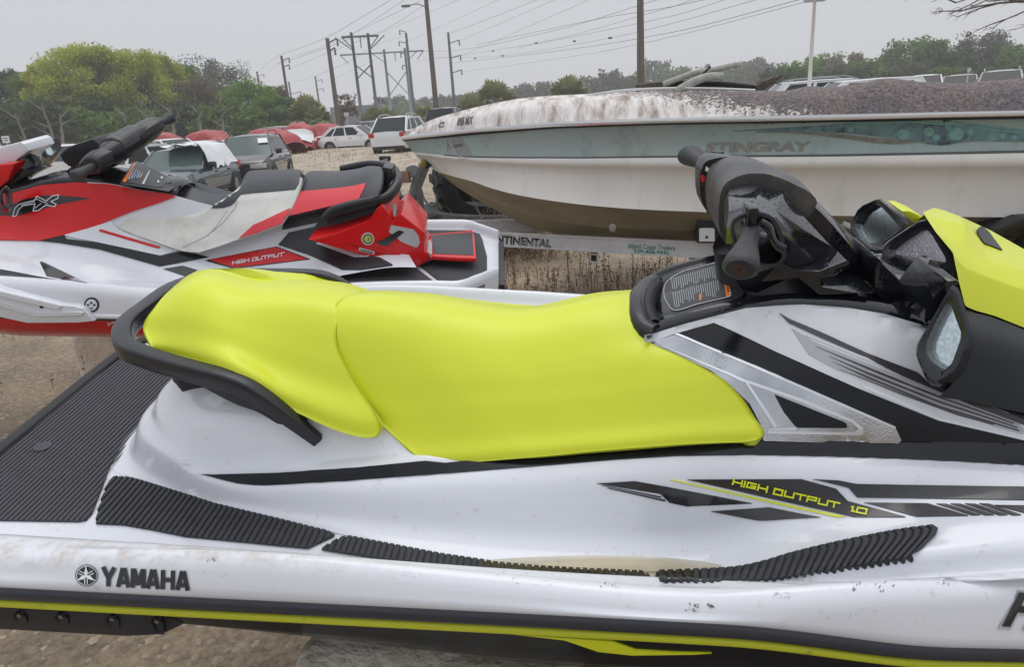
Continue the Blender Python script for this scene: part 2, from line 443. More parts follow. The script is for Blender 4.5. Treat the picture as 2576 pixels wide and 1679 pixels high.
# ================================================================== materials for the craft
WHT = mat('white_gelcoat', (.70, .715, .76), .18, coat=.35, dirt=(.38, .34, .30, .55), dscale=34, dlo=.60, dhi=.70)
WHTR = mat('white_gelcoat_dusty', (.79, .79, .80), .3, coat=.3, dirt=(.45, .40, .35, .6), dscale=9, dlo=.5, dhi=.8)
NEO = mat('neon_vinyl', (.66, .72, .030), .36, noise_amt=.03, nscale=3, bump=.06, bscale=500, spec=.45, dirt=(.18, .17, .03, .5), dscale=40, dlo=.70, dhi=.74, bdist=.002)
NEOP = mat('neon_plastic', (.66, .71, .03), .3, noise_amt=.02, spec=.5, bump=.05, bscale=200, bdist=.002)
NEOR = mat('neon_rubber', (.58, .62, .03), .5, dirt=(.10, .10, .03, .6), dscale=22, dlo=.58, dhi=.7)
GLO = mat('black_gloss', (.006, .007, .011), .08, coat=.25, spec=.5, drops=.25, bscale=120)
GLO2 = mat('black_gloss_panel', (.006, .007, .011), .16, coat=.0, spec=.35)
SAT = mat('black_satin', (.018, .019, .024), .38, spec=.5, bump=.04, bscale=400, bdist=.002)
SATW = mat('black_satin_wet', (.008, .009, .012), .24, drops=.5, bscale=220)
PADG = mat('grey_pad', (.035, .036, .040), .42, dirt=(.10, .095, .085, .8), dscale=12, dlo=.45, dhi=.62)
RUB = mat('black_rubber', (.012, .012, .014), .6)
DKB = mat('dark_band', (.030, .033, .045), .32, dirt=(.10, .10, .11, .5), dscale=50, dlo=.62, dhi=.7)
MATG = mat('traction_foam', (.060, .058, .070), .75, noise_amt=.12, nscale=30, bump=.3, bscale=900, bdist=.001)
MATD = mat('traction_foam_dark', (.034, .035, .040), .7, noise_amt=.15, nscale=30, bump=.3, bscale=900, bdist=.001)
CHR = mat('wet_chrome_painted_reflections', (.30, .31, .33), .10, 1., col2=(.66, .68, .71), nscale=5, detail=3, bump=.35, bscale=260, bdist=.0015)  # dark and bright reflections are painted into the chrome colour as noise
CHRB = mat('bright_chrome', (.75, .76, .78), .12, 1.)
GRYD = mat('grey_graphic', (.17, .17, .19), .25, coat=.5)
GRYL = mat('silver_graphic', (.42, .43, .46), .25, coat=.5)
DECB = mat('decal_black', (.010, .010, .013), .22, coat=.5)
DECG = mat('decal_charcoal', (.045, .043, .048), .3, coat=.3)
DECW = mat('decal_white', (.78, .80, .84), .25)
DECY = mat('decal_yellow', (.70, .75, .02), .3)
ORG = mat('label_orange', (.80, .20, .02), .4)
MIR = mat('mirror_wet', (.58, .66, .68), .14, 1., noise_amt=.18, nscale=160, detail=2)
LCD = mat('gauge_glass', (.55, .53, .58), .22, metal=.75, drops=.3, bscale=200, noise_amt=.15, nscale=14)
BRASS = mat('brown_plug', (.045, .022, .014), .5)
REDP = mat('red_gelcoat', (.62, .008, .010), .2, coat=.15, spec=.35)
REDM = mat('red_vinyl', (.66, .035, .05), .38)
REDD = mat('red_decal', (.60, .010, .016), .28)
# ================================================================== near craft, white and neon yellow
FN = Frame((0, 1.57, .5), 6, 9, 3)
A = TH_('jet_ski', 'white jet ski with neon yellow seat and mirrors in the foreground', 'jet ski', FN)
def tabs(fr, pts):
    q = [(fr.L(x, y, v), v) for x, y, v in pts]
    return [(p.x, v) for p, v in q], [(p.x, p.z) for p, v in q]
def taper(u, x0, x1, pw=2.2):
    """plan taper of the bow beyond x0, zero at x1"""
    return 1 if u < x0 else max(.02, (1-((u-x0)/(x1-x0))**pw))
def hull_rows(rows, us, bow=(.85, 1.95), stern=(-.94, -1.248), rise=.16):
    G = []
    for tv, tw in rows:
        r = []
        for u in us:
            v = smooth_tab(tv, u); w = smooth_tab(tw, u)
            k = taper(u, *bow)
            if u < stern[0]: q = (stern[0]-u)/(stern[0]-stern[1]); k = 1-.30*q**3; w = w if w < .43 else w+(.428-w)*min(1, q*1.6)
            if u > bow[0]: w += rise*((u-bow[0])/(bow[1]-bow[0]))**1.5
            r.append(V(u, v*k, w))
        G.append(r)
    return G
US = [-1.248, -1.243, -1.235, -1.22, -1.20, -1.17]+[-1.12+.05*i for i in range(42)]+[1.0, 1.08, 1.16, 1.24, 1.32, 1.4, 1.48, 1.56, 1.64, 1.72, 1.80, 1.87, 1.92, 1.95]
wb = [(-.9, .497), (.35, .496), (.60, .470), (.86, .433), (1.2, .40)]
sh = [(-1.2, .532), (-.855, .534), (-.44, .556), (-.04, .538), (.275, .522), (.584, .545), (.84, .53), (1.2, .53)]
cr = [(-1.2, .535), (-.9, .535), (-.4, .522), (0, .505), (.28, .501), (.5, .503), (.64, .518), (.72, .533), (.9, .562), (1.3, .60)]
fl = [(-1.3, .424), (.36, .424), (.4, .438), (.44, .455), (.5, .482), (.62, .525), (.72, .556), (.9, .585), (1.3, .62)]
flo = [(u, max(w+.004, w)) for u, w in fl]
def cst(c): return [(-2, c), (3, c)]
def add(t, d): return [(u, w+d) for u, w in t]
vb = [(-1.2, .6), (.6, .6), (.84, .57), (1.2, .53)]
vs_ = [(-1.2, .578), (-.4, .580), (.3, .59), (.58, .575), (.84, .53), (1.2, .45)]
def vadd(t, d): return [(u, w+d) for u, w in t]
rowsW = [(vb, wb), (vadd(vb, .004), add(wb, .010)), (vadd(vs_, .012), add(sh, -.016)), (vs_, sh), (vadd(vs_, -.022), add(sh, .007)), (cst(.54), add(cr, .006)), (cst(.520), cr), (cst(.503), add(cr, -.016)),
         (cst(.485), [(-1.3, .457), (.3, .455), (.4, .468), (.5, .498), (.64, .532), (.72, .552), (.9, .572), (1.3, .61)]), (cst(.465), [(-1.3, .434), (.3, .434), (.4, .456), (.5, .492), (.62, .527), (.72, .553), (.9, .580), (1.3, .615)]), (cst(.445), [(-1.3, .424), (.34, .424), (.4, .440), (.44, .458), (.5, .486), (.62, .529), (.72, .556), (.9, .585), (1.3, .62)]), (cst(.40), fl), (cst(.2), add(fl, 0)), (cst(0.), fl)]
G = hull_rows(rowsW, US)
Gd = refine(G, 60, 150)
def dusty():
    m = WHT.copy(); m.name = 'white_gelcoat_with_dried_mud'; n = m.node_tree; b = n.nodes['Principled BSDF']; old = b.inputs['Base Color'].links[0].from_socket
    N = n.nodes.new; lk = n.links.new; t = N('ShaderNodeTexCoord'); sx = N('ShaderNodeSeparateXYZ'); lk(t.outputs['Object'], sx.inputs[0])
    q = N('ShaderNodeTexNoise'); q.inputs['Scale'].default_value = 26; q.inputs['Detail'].default_value = 12; q.inputs['Roughness'].default_value = .78; lk(t.outputs['Object'], q.inputs['Vector'])
    a = N('ShaderNodeMapRange'); lk(q.outputs['Fac'], a.inputs[0]); a.inputs[1].default_value = .44; a.inputs[2].default_value = .60; a.inputs[4].default_value = .75
    f1 = N('ShaderNodeMapRange'); lk(sx.outputs[0], f1.inputs[0]); f1.inputs[1].default_value = -.12; f1.inputs[2].default_value = -.45
    f2 = N('ShaderNodeMapRange'); lk(sx.outputs[1], f2.inputs[0]); f2.inputs[1].default_value = -.592; f2.inputs[2].default_value = -.575
    f3 = N('ShaderNodeMapRange'); lk(sx.outputs[1], f3.inputs[0]); f3.inputs[1].default_value = -.40; f3.inputs[2].default_value = -.50
    k = None
    for s_ in (f1, f2, f3):
        x = N('ShaderNodeMath'); x.operation = 'MULTIPLY'; lk(s_.outputs[0], x.inputs[0]); lk(k or a.outputs[0], x.inputs[1]); k = x.outputs[0]
    x = N('ShaderNodeMix'); x.data_type = 'RGBA'; lk(k, x.inputs[0]); lk(old, x.inputs[6]); x.inputs[7].default_value = (.47, .42, .37, 1); lk(x.outputs[2], b.inputs['Base Color'])
    r = N('ShaderNodeMapRange'); lk(k, r.inputs[0]); r.inputs[3].default_value = .18; r.inputs[4].default_value = .75; lk(r.outputs[0], b.inputs['Roughness']); return m
grid_part(A, 'deck', Gd, dusty(), mirror=True, surf=True)
Gb = hull_rows([(vadd(vb, -.001), add(wb, .001)), (vadd(vb, .006), add(wb, -.008)), (vadd(vb, .007), add(wb, -.020)), (vadd(vb, .003), add(wb, -.026)), (vadd(vb, -.016), add(wb, -.030))], US)
grid_part(A, 'bumper', refine(Gb, 14, 120), DKB, mirror=True, surf=True)
HB = [(-1.3, .415), (-.7, .410), (-.3, .392), (0, .362), (.5, .350), (.86, .30), (1.2, .28)]
Gh = hull_rows([(vadd(vb, -.012), add(wb, -.029)), (vadd(vb, -.017), add(wb, -.045)), (vadd(vb, -.018), add(wb, -.075)), (vadd(vb, -.022), HB), (vadd(vb, -.045), add(HB, -.03)), (cst(.40), cst(.27)), (cst(.2), cst(.12)), (cst(0), cst(.05))], US)
grid_part(A, 'hull', refine(Gh, 24, 100), GLO2, mirror=True, surf=True)
vh = [G[0][0], Gh[0][0]]
# transom closes the stern
mesh_obj('stern_trim', *tube([r_+Vector((.006, 0, .002)) for r_ in [V(-.98, -.555, .485), V(-1.08, -.52, .462), V(-1.17, -.465, .440), V(-1.225, -.41, .430), V(-1.248, -.35, .427), V(-1.252, -.2, .427), V(-1.252, 0, .427), V(-1.252, .35, .427), V(-1.225, .41, .43)]], (.018, .010), 8), RUB, A.e)
tr = [r[0] for r in G]+[]; tb = [r[0] for r in Gb]+[r[0] for r in Gh]
pl = list(reversed(tr))+tb
vs = [Vector(p) for p in pl]+[Vector((p.x, -p.y, p.z)) for p in pl]; n = len(pl)
mesh_obj('transom', vs, [(i, i+1, n+i+1, n+i) for i in range(n-1)], RUB, A.e, False)
Gy = hull_rows([(vadd(vb, -.012), add(wb, -.0445)), (vadd(vb, -.007), add(wb, -.0455)), (vadd(vb, -.0065), add(wb, -.0575)), (vadd(vb, -.012), add(wb, -.0590))], US)
grid_part(A, 'rubbing_strip', refine(Gy, 8, 120), NEOR, mirror=True)
bA = make_bvh(A)
decal(A, 'hull_stripe', [[(1290, 1594), (1540, 1612), (1600, 1634), (1700, 1640), (1790, 1642), (1740, 1645), (1590, 1647), (1505, 1638), (1420, 1609)]], DECY, bA, .003)
# sponson with four bolt recesses
def sponson():
    path_u = [-1.24, -.63, -.585, -.55]
    sec = lambda v, w: [V(0, .56, w[0]), V(0, v, w[0]-.004), V(0, v+.008, w[1]+.012), V(0, v-.02, w[1]), V(0, .52, w[1]+.004)]
    L_ = [(-1.24, .588, (.434, .372)), (-.66, .588, (.434, .372)), (-.60, .584, (.434, .376)), (-.56, .572, (.434, .392))]
    G = [[p+Vector((u, 0, 0)) for p in sec(v, w)] for u, v, w in L_]; m_ = ([p for r in G for p in r], gridfaces(4, 5, True)+[(0, 1, 2, 3, 4), (19, 18, 17, 16, 15)])
    return bevel_mesh(*m_, .004)
o = mesh_obj('sponson', *sponson(), SAT, A.e, True, 35)
v_, f_ = sponson(); mesh_obj('sponson', [Vector((p.x, -p.y, p.z)) for p in v_], [tuple(reversed(g)) for g in f_], SAT, A.e, True, 35)
for x, y in ((53, 1558), (157, 1561), (285, 1567), (397, 1573)):
    p = FN.L(x, y, .592); vs, fs = [], []
    dia = [(0, .020), (.011, .006), (.006, -.020), (-.006, -.020), (-.011, .006)]
    for k, (yy, s) in enumerate(((-.0015, 1.15), (.0, .95), (.008, .8))):
        vs += [p+Vector((a*s, yy, b*s)) for a, b in dia]
    fs = gridfaces(3, 5, True)+[(14, 13, 12, 11, 10)]
    q = mesh_obj('bolt_recess', vs, fs, RUB, o, False)
    c_, f_ = tube([p+Vector((.002, -.003, .010)), p+Vector((.002, .006, .010))], .0045, 6)
    b_ = mesh_obj('bolt', c_, f_, flat('dull_steel', (.25, .25, .26), .35, metal=.9), o, True, 30)
def sstep0(a, b, x): t = max(0, min(1, (x-a)/(b-a))); return t*t*(3-2*t)
# pedestal: floor outline to stripe to upper rim
P0 = [V(*p) for p in [(-1.0, 0, .424), (-.995, .09, .424), (-.965, .155, .424), (-.925, .20, .424), (-.858, .222, .424), (-.745, .258, .424), (-.636, .294, .424), (-.5, .333, .424), (-.363, .364, .424), (-.24, .391, .424), (-.132, .410, .424), (0, .427, .424), (.129, .431, .424), (.28, .426, .424), (.405, .413, .430), (.5, .424, .48), (.62, .424, .526), (.72, .42, .556), (.86, .41, .58), (1.0, .37, .60), (1.2, .29, .63), (1.4, .18, .66), (1.5, 0, .67)]]
sb = [(505, 1196, .272), (619, 1221, .288), (800, 1214, .297), (900, 1209, .30), (1156, 1189, .302), (1380, 1172, .302), (1550, 1157, .302), (1700, 1148, .302), (1889, 1146, .303), (2100, 1149, .306), (2295, 1156, .310), (2576, 1172, .312), (2750, 1190, .31)]
P1 = [V(-.86, 0, .53), V(-.86, .10, .53), V(-.835, .165, .525), V(-.79, .215, .515), V(-.73, .25, .505)]+[FN.L(*p) for p in sb]+[V(1.08, .28, .64), V(1.25, .2, .66), V(1.38, 0, .67)]
st = [(505, 1193, .268), (700, 1192, .284), (900, 1179, .288), (1071, 1162, .285), (1200, 1158, .28), (1380, 1146, .28), (1550, 1130, .28), (1700, 1118, .28), (1908, 1108, .283), (2100, 1112, .287), (2265, 1118, .289), (2576, 1128, .291), (2750, 1140, .29)]
P2 = [V(-.845, 0, .545), V(-.845, .10, .545), V(-.82, .16, .54), V(-.775, .21, .528), V(-.72, .245, .516)]+[FN.L(*p) for p in st]+[V(1.06, .26, .665), V(1.22, .18, .68), V(1.34, 0, .69)]
up_ = [V(-.78, 0, .66), V(-.78, .10, .66), V(-.75, .15, .65), V(-.70, .19, .64), V(-.65, .22, .62), V(-.58, .235, .605), V(-.5, .245, .60), V(-.4, .25, .60), V(-.3, .25, .60), V(-.2, .245, .59)]
def prof(P, Q, k=64):
    a = catmull(P, k); b = catmull(Q, k); R = []
    for fv, fw in ((0, 0), (.12, .015), (.28, .06), (.46, .2), (.58, .42), (.68, .68), (.80, .88), (.92, .97), (1, 1)):
        R.append([Vector((p.x+(q.x-p.x)*fv, p.y+(q.y-p.y)*fv, p.z+(q.z-p.z)*fw)) for p, q in zip(a, b)])
    return R
# resample both rings against u so that columns stay athwart
def by_u(P, us_, tail):
    t = [(p.x, p) for p in P[tail:]]; R = []
    for u in us_:
        for (a, pa), (b, pb) in zip(t, t[1:]):
            if u <= b: R.append(pa.lerp(pb, max(0, (u-a)/(b-a)))); break
        else: R.append(t[-1][1].copy())
    return R
tail_u = [-.70+.04*i for i in range(42)]
PA = catmull(P0[:6]+[P0[6]], 12)[:-1]; PAb = catmull(P1[:5]+[P1[5]], 12)[:-1]
r0 = PA+by_u(catmull(P0, 200), [u+.01 for u in tail_u], 30); r1 = PAb+by_u(catmull(P1, 200), tail_u, 20)
r2 = catmull(P2[:5]+[P2[5]], 12)[:-1]+by_u(catmull(P2, 200), tail_u, 20)
Gp = []
for fv, fw in ((0, 0), (.12, .012), (.28, .05), (.46, .17), (.58, .40), (.68, .66), (.80, .87), (.92, .97), (1, 1)):
    Gp.append([Vector((p.x+(q.x-p.x)*fv, p.y+(q.y-p.y)*fv, p.z+(q.z-p.z)*fw)) for p, q in zip(r0, r1)])
Gp.append(r2)
def upk(u): return sstep0(-.52, -.34, u)
Gp.append([Vector((p.x*.985, p.y*(.955-.06*upk(p.x)), p.z+.028-.018*upk(p.x))) for p in r2])
Gp.append([Vector((p.x*.94, p.y*(.86-.12*upk(p.x)), max(p.z+.06, .60) if p.x < -.1 else p.z+.03)) for p in r2])
Gp.append([Vector((p.x*.90, p.y*.55, max(p.z+.07, .64) if p.x < -.1 else p.z+.05)) for p in r2])
grid_part(A, 'seat_pedestal', refine(Gp, 46, 130), WHT, mirror=True, surf=True)
bA = make_bvh(A)
# traction mats
mp = [(0, 1163), (120, 1058), (294, 906)]
Zx = lambda x, y, w=.427: FN.Z(x, y, w)
pol = []+[Zx(*p).xy for p in [(-3, 1160), (114, 1055), (225, 958), (291, 905)]]+[Vector((-1.13, .37)), Vector((-1.0, .375)), Vector((-.98, .24))]+[Zx(*p).xy for p in [(455, 951), (427, 996), (405, 1036), (371, 1083), (309, 1132), (292, 1151), (278, 1169), (263, 1210), (231, 1293), (217, 1309), (198, 1313), (0, 1310)]]+[Vector((-1.13, -.372)), Vector((-1.19, -.362)), Vector((-1.228, -.33)), Vector((-1.236, -.25))]
mesh_obj('swim_deck_mat', *rib_mat(pol, .4245, .0118, .0036, .0055), MATG, A.e, False)
p = FN.Z(108, 1124, .4315)
mesh_obj('deck_plug', *tube([p-Vector((0, 0, .004)), p+Vector((0, 0, .0012))], .019, 20), MATG, A.e, True, 30)
m1 = [(241, 1318), (247, 1287), (262, 1240), (275, 1213), (282, 1203), (293, 1200), (325, 1202), (350, 1208), (464, 1243), (542, 1268), (700, 1306), (825, 1337), (842, 1346), (838, 1350), (774, 1380), (620, 1365), (464, 1350), (385, 1334), (310, 1321)]
mesh_obj('foot_mat', *rib_mat([Zx(*p).xy for p in m1], .4245, .0135, .004, .0065), MATD, A.e, False)
m2 = [(808, 1383), (839, 1363), (862, 1352), (881, 1350), (990, 1371), (1110, 1394), (1245, 1414), (1350, 1424), (1458, 1430), (1614, 1437), (1630, 1446), (1642, 1462), (1450, 1475), (1264, 1455), (950, 1405)]
mesh_obj('foot_mat', *rib_mat([Zx(*p).xy for p in m2], .4245, .0128, .004, .0065), MATD, A.e, False)
nr_, nc_ = 8, 33*7
G3 = coons(FN, [(1652, 1436), (1676, 1435), (1838, 1428), (1912, 1414), (1986, 1392), (2080, 1369), (2179, 1348), (2260, 1333), (2338, 1323)], [(1662, 1461), (1676, 1461), (1850, 1461), (1937, 1457), (2024, 1445), (2140, 1425), (2240, 1409), (2275, 1405), (2292, 1396)],
           [(1652, 1436), (1650, 1445), (1662, 1461)], [(2338, 1323), (2351, 1332), (2346, 1344), (2292, 1396)], lambda s, t: (.425+.002*s)*(1-t)+t*(.455+.035*min(1, s*1.3)), nr_, nc_)
for r in G3:
    for j in range(nc_):
        q_ = FN.px(r[j]); h_ = bA.ray_cast(FN.c, FN.k(*q_))
        if h_[0] is not None and abs(h_[0].y-r[j].y) < .12: r[j] = h_[0]+Vector((0, -.002, .002))
for r in G3:
    for j in range(nc_):
        ph = (j % 7)/7; r[j] = r[j]+Vector((0, -.004, .0065)) if .2 < ph else r[j]+Vector((0, -.0015, .002))
grid_part(A, 'foot_mat', G3, MATD, skirt=.006, smooth=False)
# puddle of rain water lying in the footwell
wp = [Zx(x, y, .4318) for x, y in [(1200, 1412), (1300, 1404), (1400, 1400), (1500, 1398), (1600, 1400), (1700, 1406), (1780, 1415), (1850, 1430), (1820, 1470), (1500, 1470), (1250, 1450)]]
WATER = mat('rain_water', (.60, .52, .36), .03, tr=1.0); WATER.node_tree.nodes['Principled BSDF'].inputs['IOR'].default_value = 1.2
wo = mesh_obj('rain_puddle', wp, [tuple(range(len(wp)))], WATER, None, False); wo.matrix_world = FN.M
tag(wo, 'shallow tan puddle of rain lying in the near footwell', 'puddle')
# stripes and graphics on the pedestal side
decal(A, 'side_stripe', [[(508, 1195), (700, 1190), (900, 1178), (1071, 1161), (1120, 1166), (1380, 1144), (1700, 1115), (1908, 1105), (2300, 1112), (2640, 1120), (2640, 1178), (2576, 1172), (2420, 1163), (2295, 1157), (2100, 1150), (1889, 1146), (1700, 1149), (1550, 1158), (1380, 1172), (1156, 1190), (900, 1209), (720, 1220), (640, 1222), (600, 1218)]], GLO2, bA, .003, 26)
for q_ in ([[(1500, 1217), (1597, 1211), (1676, 1225), (1893, 1267), (1728, 1274), (1684, 1265), (1661, 1243)],
    [(1728, 1207), (2016, 1206), (2103, 1230), (2132, 1261), (2279, 1303), (2150, 1303)],
    [(2043, 1206), (2107, 1209), (2154, 1218), (2640, 1228), (2640, 1261), (2156, 1253), (2134, 1228)]]): decal(A, 'black_graphic', [q_], DECB, bA, .0022, 26, 2)
decal(A, 'grey_graphic', [[(1788, 1287), (1935, 1277), (2065, 1303), (1920, 1311), (1904, 1310)], [(2173, 1265), (2334, 1269), (2436, 1300), (2307, 1302)]]+[[(2355+i*36, 1269), (2380+i*36, 1270), (2467+i*34, 1298), (2446+i*34, 1299)] for i in range(4)]+[[(2502, 1273), (2640, 1276), (2640, 1296), (2590, 1296)]], DECG, bA, .0022, 26, 1)
decal(A, 'thin_lines', [[(1514, 1222), (1520, 1222), (1664, 1250), (1662, 1253)], [(1527, 1229), (1532, 1228), (1674, 1258), (1672, 1262)]], DECG, bA, .0022, 20)
decal(A, 'yellow_line', [[(1684, 1208), (1697, 1208), (2127, 1302), (2106, 1303)]], DECY, bA, .0022, 24)
decal(A, 'lettering', tech_polys('HIGH OUTPUT', (1842, 1217), (2113, 1280), 13, 4.2, (.12, -1))+tech_polys('1.0', (2136, 1288), (2185, 1299), 13, 4.2, (.12, -1)), DECY, bA, .0045, 30, thick=False)
decal(A, 'maker_name', block_polys('YAMAHA', (260, 1475), (476, 1486), 48, 11.5, (.02, -1), .80), DECB, bA, .0024, 30, thick=False)
cx, cy = 220, 1449
circ = lambda r, a0=0: [(cx+r*cos(a0+2*pi*k/36), cy+r*.93*sin(a0+2*pi*k/36)) for k in range(36)]
def ringpoly(r1, r2): 
    R = []
    for k in range(36):
        a, b = 2*pi*k/36, 2*pi*(k+1)/36
        R.append([(cx+r1*cos(a), cy+r1*.95*sin(a)), (cx+r1*cos(b), cy+r1*.95*sin(b)), (cx+r2*cos(b), cy+r2*.95*sin(b)), (cx+r2*cos(a), cy+r2*.95*sin(a))])
    return R
decal(A, 'emblem_ring', ringpoly(29, 27.3), DECB, bA, .002, 30, thick=False)
decal(A, 'emblem', [circ(24)], DECB, bA, .002, 30, thick=False)
fk = []
for a in (-pi/2, pi/6, 5*pi/6):
    d = Vector((cos(a), sin(a)*.95)); nn = Vector((-d.y, d.x)); c_ = Vector((cx, cy))
    fk += [[c_+nn*3, c_+nn*4.5+d*10, c_+d*20+nn*1.5, c_+d*29, c_+d*20-nn*1.5, c_-nn*4.5+d*10, c_-nn*3]]
    for s_ in (-1, 1): fk.append([c_-d*3+nn*s_*2.2, c_-d*3+nn*s_*4.4, c_-d*21+nn*s_*4.4, c_-d*21+nn*s_*2.2])
decal(A, 'tuning_forks', fk, DECW, bA, .0034, 30, thick=False)
text_decal(A, 'registration', 'FL', (2518, 1571), (2640, 1581), 84, DECB, bA, .0035, bold=.03, shear=.42)
text_decal(A, 'registration_outline', 'FL', (2513, 1573), (2644, 1584), 90, mat('silver_edge', (.42, .43, .45), .4), bA, .002, bold=.075, shear=.42)
# scuffs and chips on the white flank
rs = random.Random(3); ch = []
def chips(n, x0, x1, y0, y1, s0, s1, tilt=.6):
    for _ in range(n):
        x, y = rs.uniform(x0, x1), rs.uniform(y0, y1); a = rs.uniform(-.4, .4)+(tilt if rs.random() < .5 else 2.2); l = rs.uniform(s0, s1); w = l*rs.uniform(.15, .4)
        d = Vector((cos(a), sin(a))); nn = Vector((-d.y, d.x)); c_ = Vector((x, y)); ch.append([c_-d*l, c_+nn*w, c_+d*l, c_-nn*w*.7])
chips(18, 1725, 1760, 1520, 1540, 2, 5); chips(6, 1780, 1800, 1521, 1533, 4, 9); chips(26, 1945, 1990, 1492, 1508, 1, 3); chips(14, 2135, 2250, 1465, 1490, 2, 7, 2.2); chips(12, 2340, 2410, 1458, 1475, 1, 4, 2.2)
chips(8, 520, 546, 1405, 1415, 2, 5); chips(30, 800, 1100, 1436, 1456, 1, 2.5); chips(24, 780, 1200, 1215, 1260, .7, 1.6); chips(20, 1240, 1400, 1440, 1475, 1, 3); chips(14, 1500, 1560, 1465, 1480, 1, 4); chips(25, 700, 2400, 1330, 1500, .8, 1.8)
chips(10, 2020, 2220, 1525, 1560, 1, 3, 2)
sc = decal(A, 'scuff_marks', ch, mat('scuff', (.07, .06, .055), .6), bA, .0012, 40, thick=False)
sc['kind'] = 'stuff'
# ================================================================== near craft: seat, handle, shroud, cowl, bars, mirrors, hood
PR = [(0, -.10), (.03, -.035), (.07, .025), (.12, .07), (.18, .108), (.28, .148), (.45, .188), (.65, .226), (.85, .266), (.94, .290), (1, .294)]
def vmain(s, t):
    k = .94+.06*min(1, s/.3) if s < .3 else 1
    b = smooth_tab(PR, t)*k
    return b+(.012*s*t)
mt = [(928, 733), (975, 731), (1032, 735), (1090, 739), (1148, 748), (1245, 764), (1322, 772), (1372, 769), (1419, 762), (1480, 748), (1535, 736), (1597, 729), (1632, 731)]
mb = [(1086, 1167), (1117, 1169), (1200, 1163), (1380, 1148), (1500, 1136), (1700, 1120), (1800, 1115), (1872, 1113), (1898, 1109)]
ml = [(928, 733), (897, 738), (868, 748), (846, 764), (826, 797), (815, 840), (823, 884), (840, 925), (858, 955), (884, 995), (925, 1035), (970, 1079), (1048, 1149), (1066, 1162), (1086, 1167)]
mr = [(1632, 731), (1603, 742), (1589, 760), (1585, 783), (1591, 803), (1601, 823), (1620, 850), (1651, 870), (1700, 891), (1750, 915), (1789, 936), (1820, 955), (1844, 978), (1870, 1008), (1893, 1045), (1915, 1075), (1921, 1092), (1913, 1104), (1898, 1109)]
G = coons(FN, mt, mb, ml, mr, vmain, 44, 70)
grid_part(A, 'front_seat', over(G), NEO, skirt=.014)
PR2 = [(0, -.10), (.035, -.035), (.08, .025), (.14, .07), (.22, .108), (.34, .145), (.5, .178), (.7, .210), (.9, .252), (1, .262)]
def vrear(s, t): return smooth_tab(PR2, t)*(.72+.28*sstep0(0, .4, s))+.0*s
rt = [(442, 717), (470, 695), (500, 681), (529, 676.5), (558, 679), (590, 687), (622, 697), (669, 705), (744, 704), (830, 707), (905, 724), (940, 740)]
rb = [(384, 880), (483, 906), (584, 940), (650, 975), (715, 1022), (770, 1050), (830, 1078), (880, 1095), (915, 1102), (945, 1100)]
rl = [(442, 717), (412, 745), (387, 776), (367, 803), (360, 825), (368, 850), (384, 880)]
rr = [(940, 740), (880, 775), (855, 800), (845, 840), (853, 884), (888, 950), (915, 995), (950, 1050), (958, 1080), (945, 1100)]
G = coons(FN, rt, rb, rl, rr, vrear, 34, 50)
grid_part(A, 'rear_seat', over(G, .105), NEO, skirt=.012)
# seat underbody keeps the gap behind the cushions dark
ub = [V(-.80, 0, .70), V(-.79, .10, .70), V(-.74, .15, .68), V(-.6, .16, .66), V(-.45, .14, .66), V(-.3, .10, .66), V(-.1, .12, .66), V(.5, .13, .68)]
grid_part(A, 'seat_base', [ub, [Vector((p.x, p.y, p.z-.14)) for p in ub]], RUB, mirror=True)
# grab handle: U shaped rail round the rear seat
def hpts(): return [FN.L(800, 1108, .262), FN.L(735, 1058, .272), FN.L(665, 1005, .272), FN.L(610, 972, .268), FN.L(560, 955, .262), FN.L(450, 925, .238), FN.L(365, 898, .212), FN.L(318, 876, .185)]
H = hpts(); H += [V(-.85, .13, H[-1].z+.004), V(-.866, .08, H[-1].z+.005), V(-.868, 0, H[-1].z+.005)]
H = catmull(H, 40); H += [Vector((p.x, -p.y, p.z)) for p in reversed(H[:-1])]
nH = len(H); rad = []
for i in range(nH):
    q = min(i, nH-1-i)/(nH/2); rad.append((.013+.007*min(1, q*1.3), .012+.009*min(1, q*3)-.002*q))
mesh_obj('grab_handle', *tube(H, rad, 24, flatten=.38), mat('handle_plastic', (.012, .013, .017), .30, spec=.5, bump=.05, bscale=300, bdist=.002), A.e, True, 50)
br = [(600, 955), (640, 975), (700, 1010), (760, 1050), (775, 1075), (768, 1088), (700, 1070), (660, 1045), (640, 1035), (600, 1022), (560, 1003), (500, 970), (465, 950), (520, 960)]
def slab(fr, pxs, va, vb_, name, m, par=None, bev=.003, th=None):
    """outline traced on plane va, given real depth to plane vb_"""
    f = [fr.L(x, y, va if not isinstance(va, (list, tuple)) else va[i]) for i, (x, y) in enumerate(pxs)]
    b = [Vector((p.x, p.y+((va if not isinstance(va, (list, tuple)) else va[i])-vb_), p.z)) for i, p in enumerate(f)]
    n = len(f); m_ = (f+b, [tuple(range(n)), tuple(reversed(range(n, 2*n)))]+[(i, n+i, n+(i+1) % n, (i+1) % n) for i in range(n)])
    if bev: m_ = bevel_mesh(*m_, bev)
    return mesh_obj(name, *m_, m, par or A.e, True, 30)
slab(FN, br, .245, .16, 'handle_bracket', SAT)
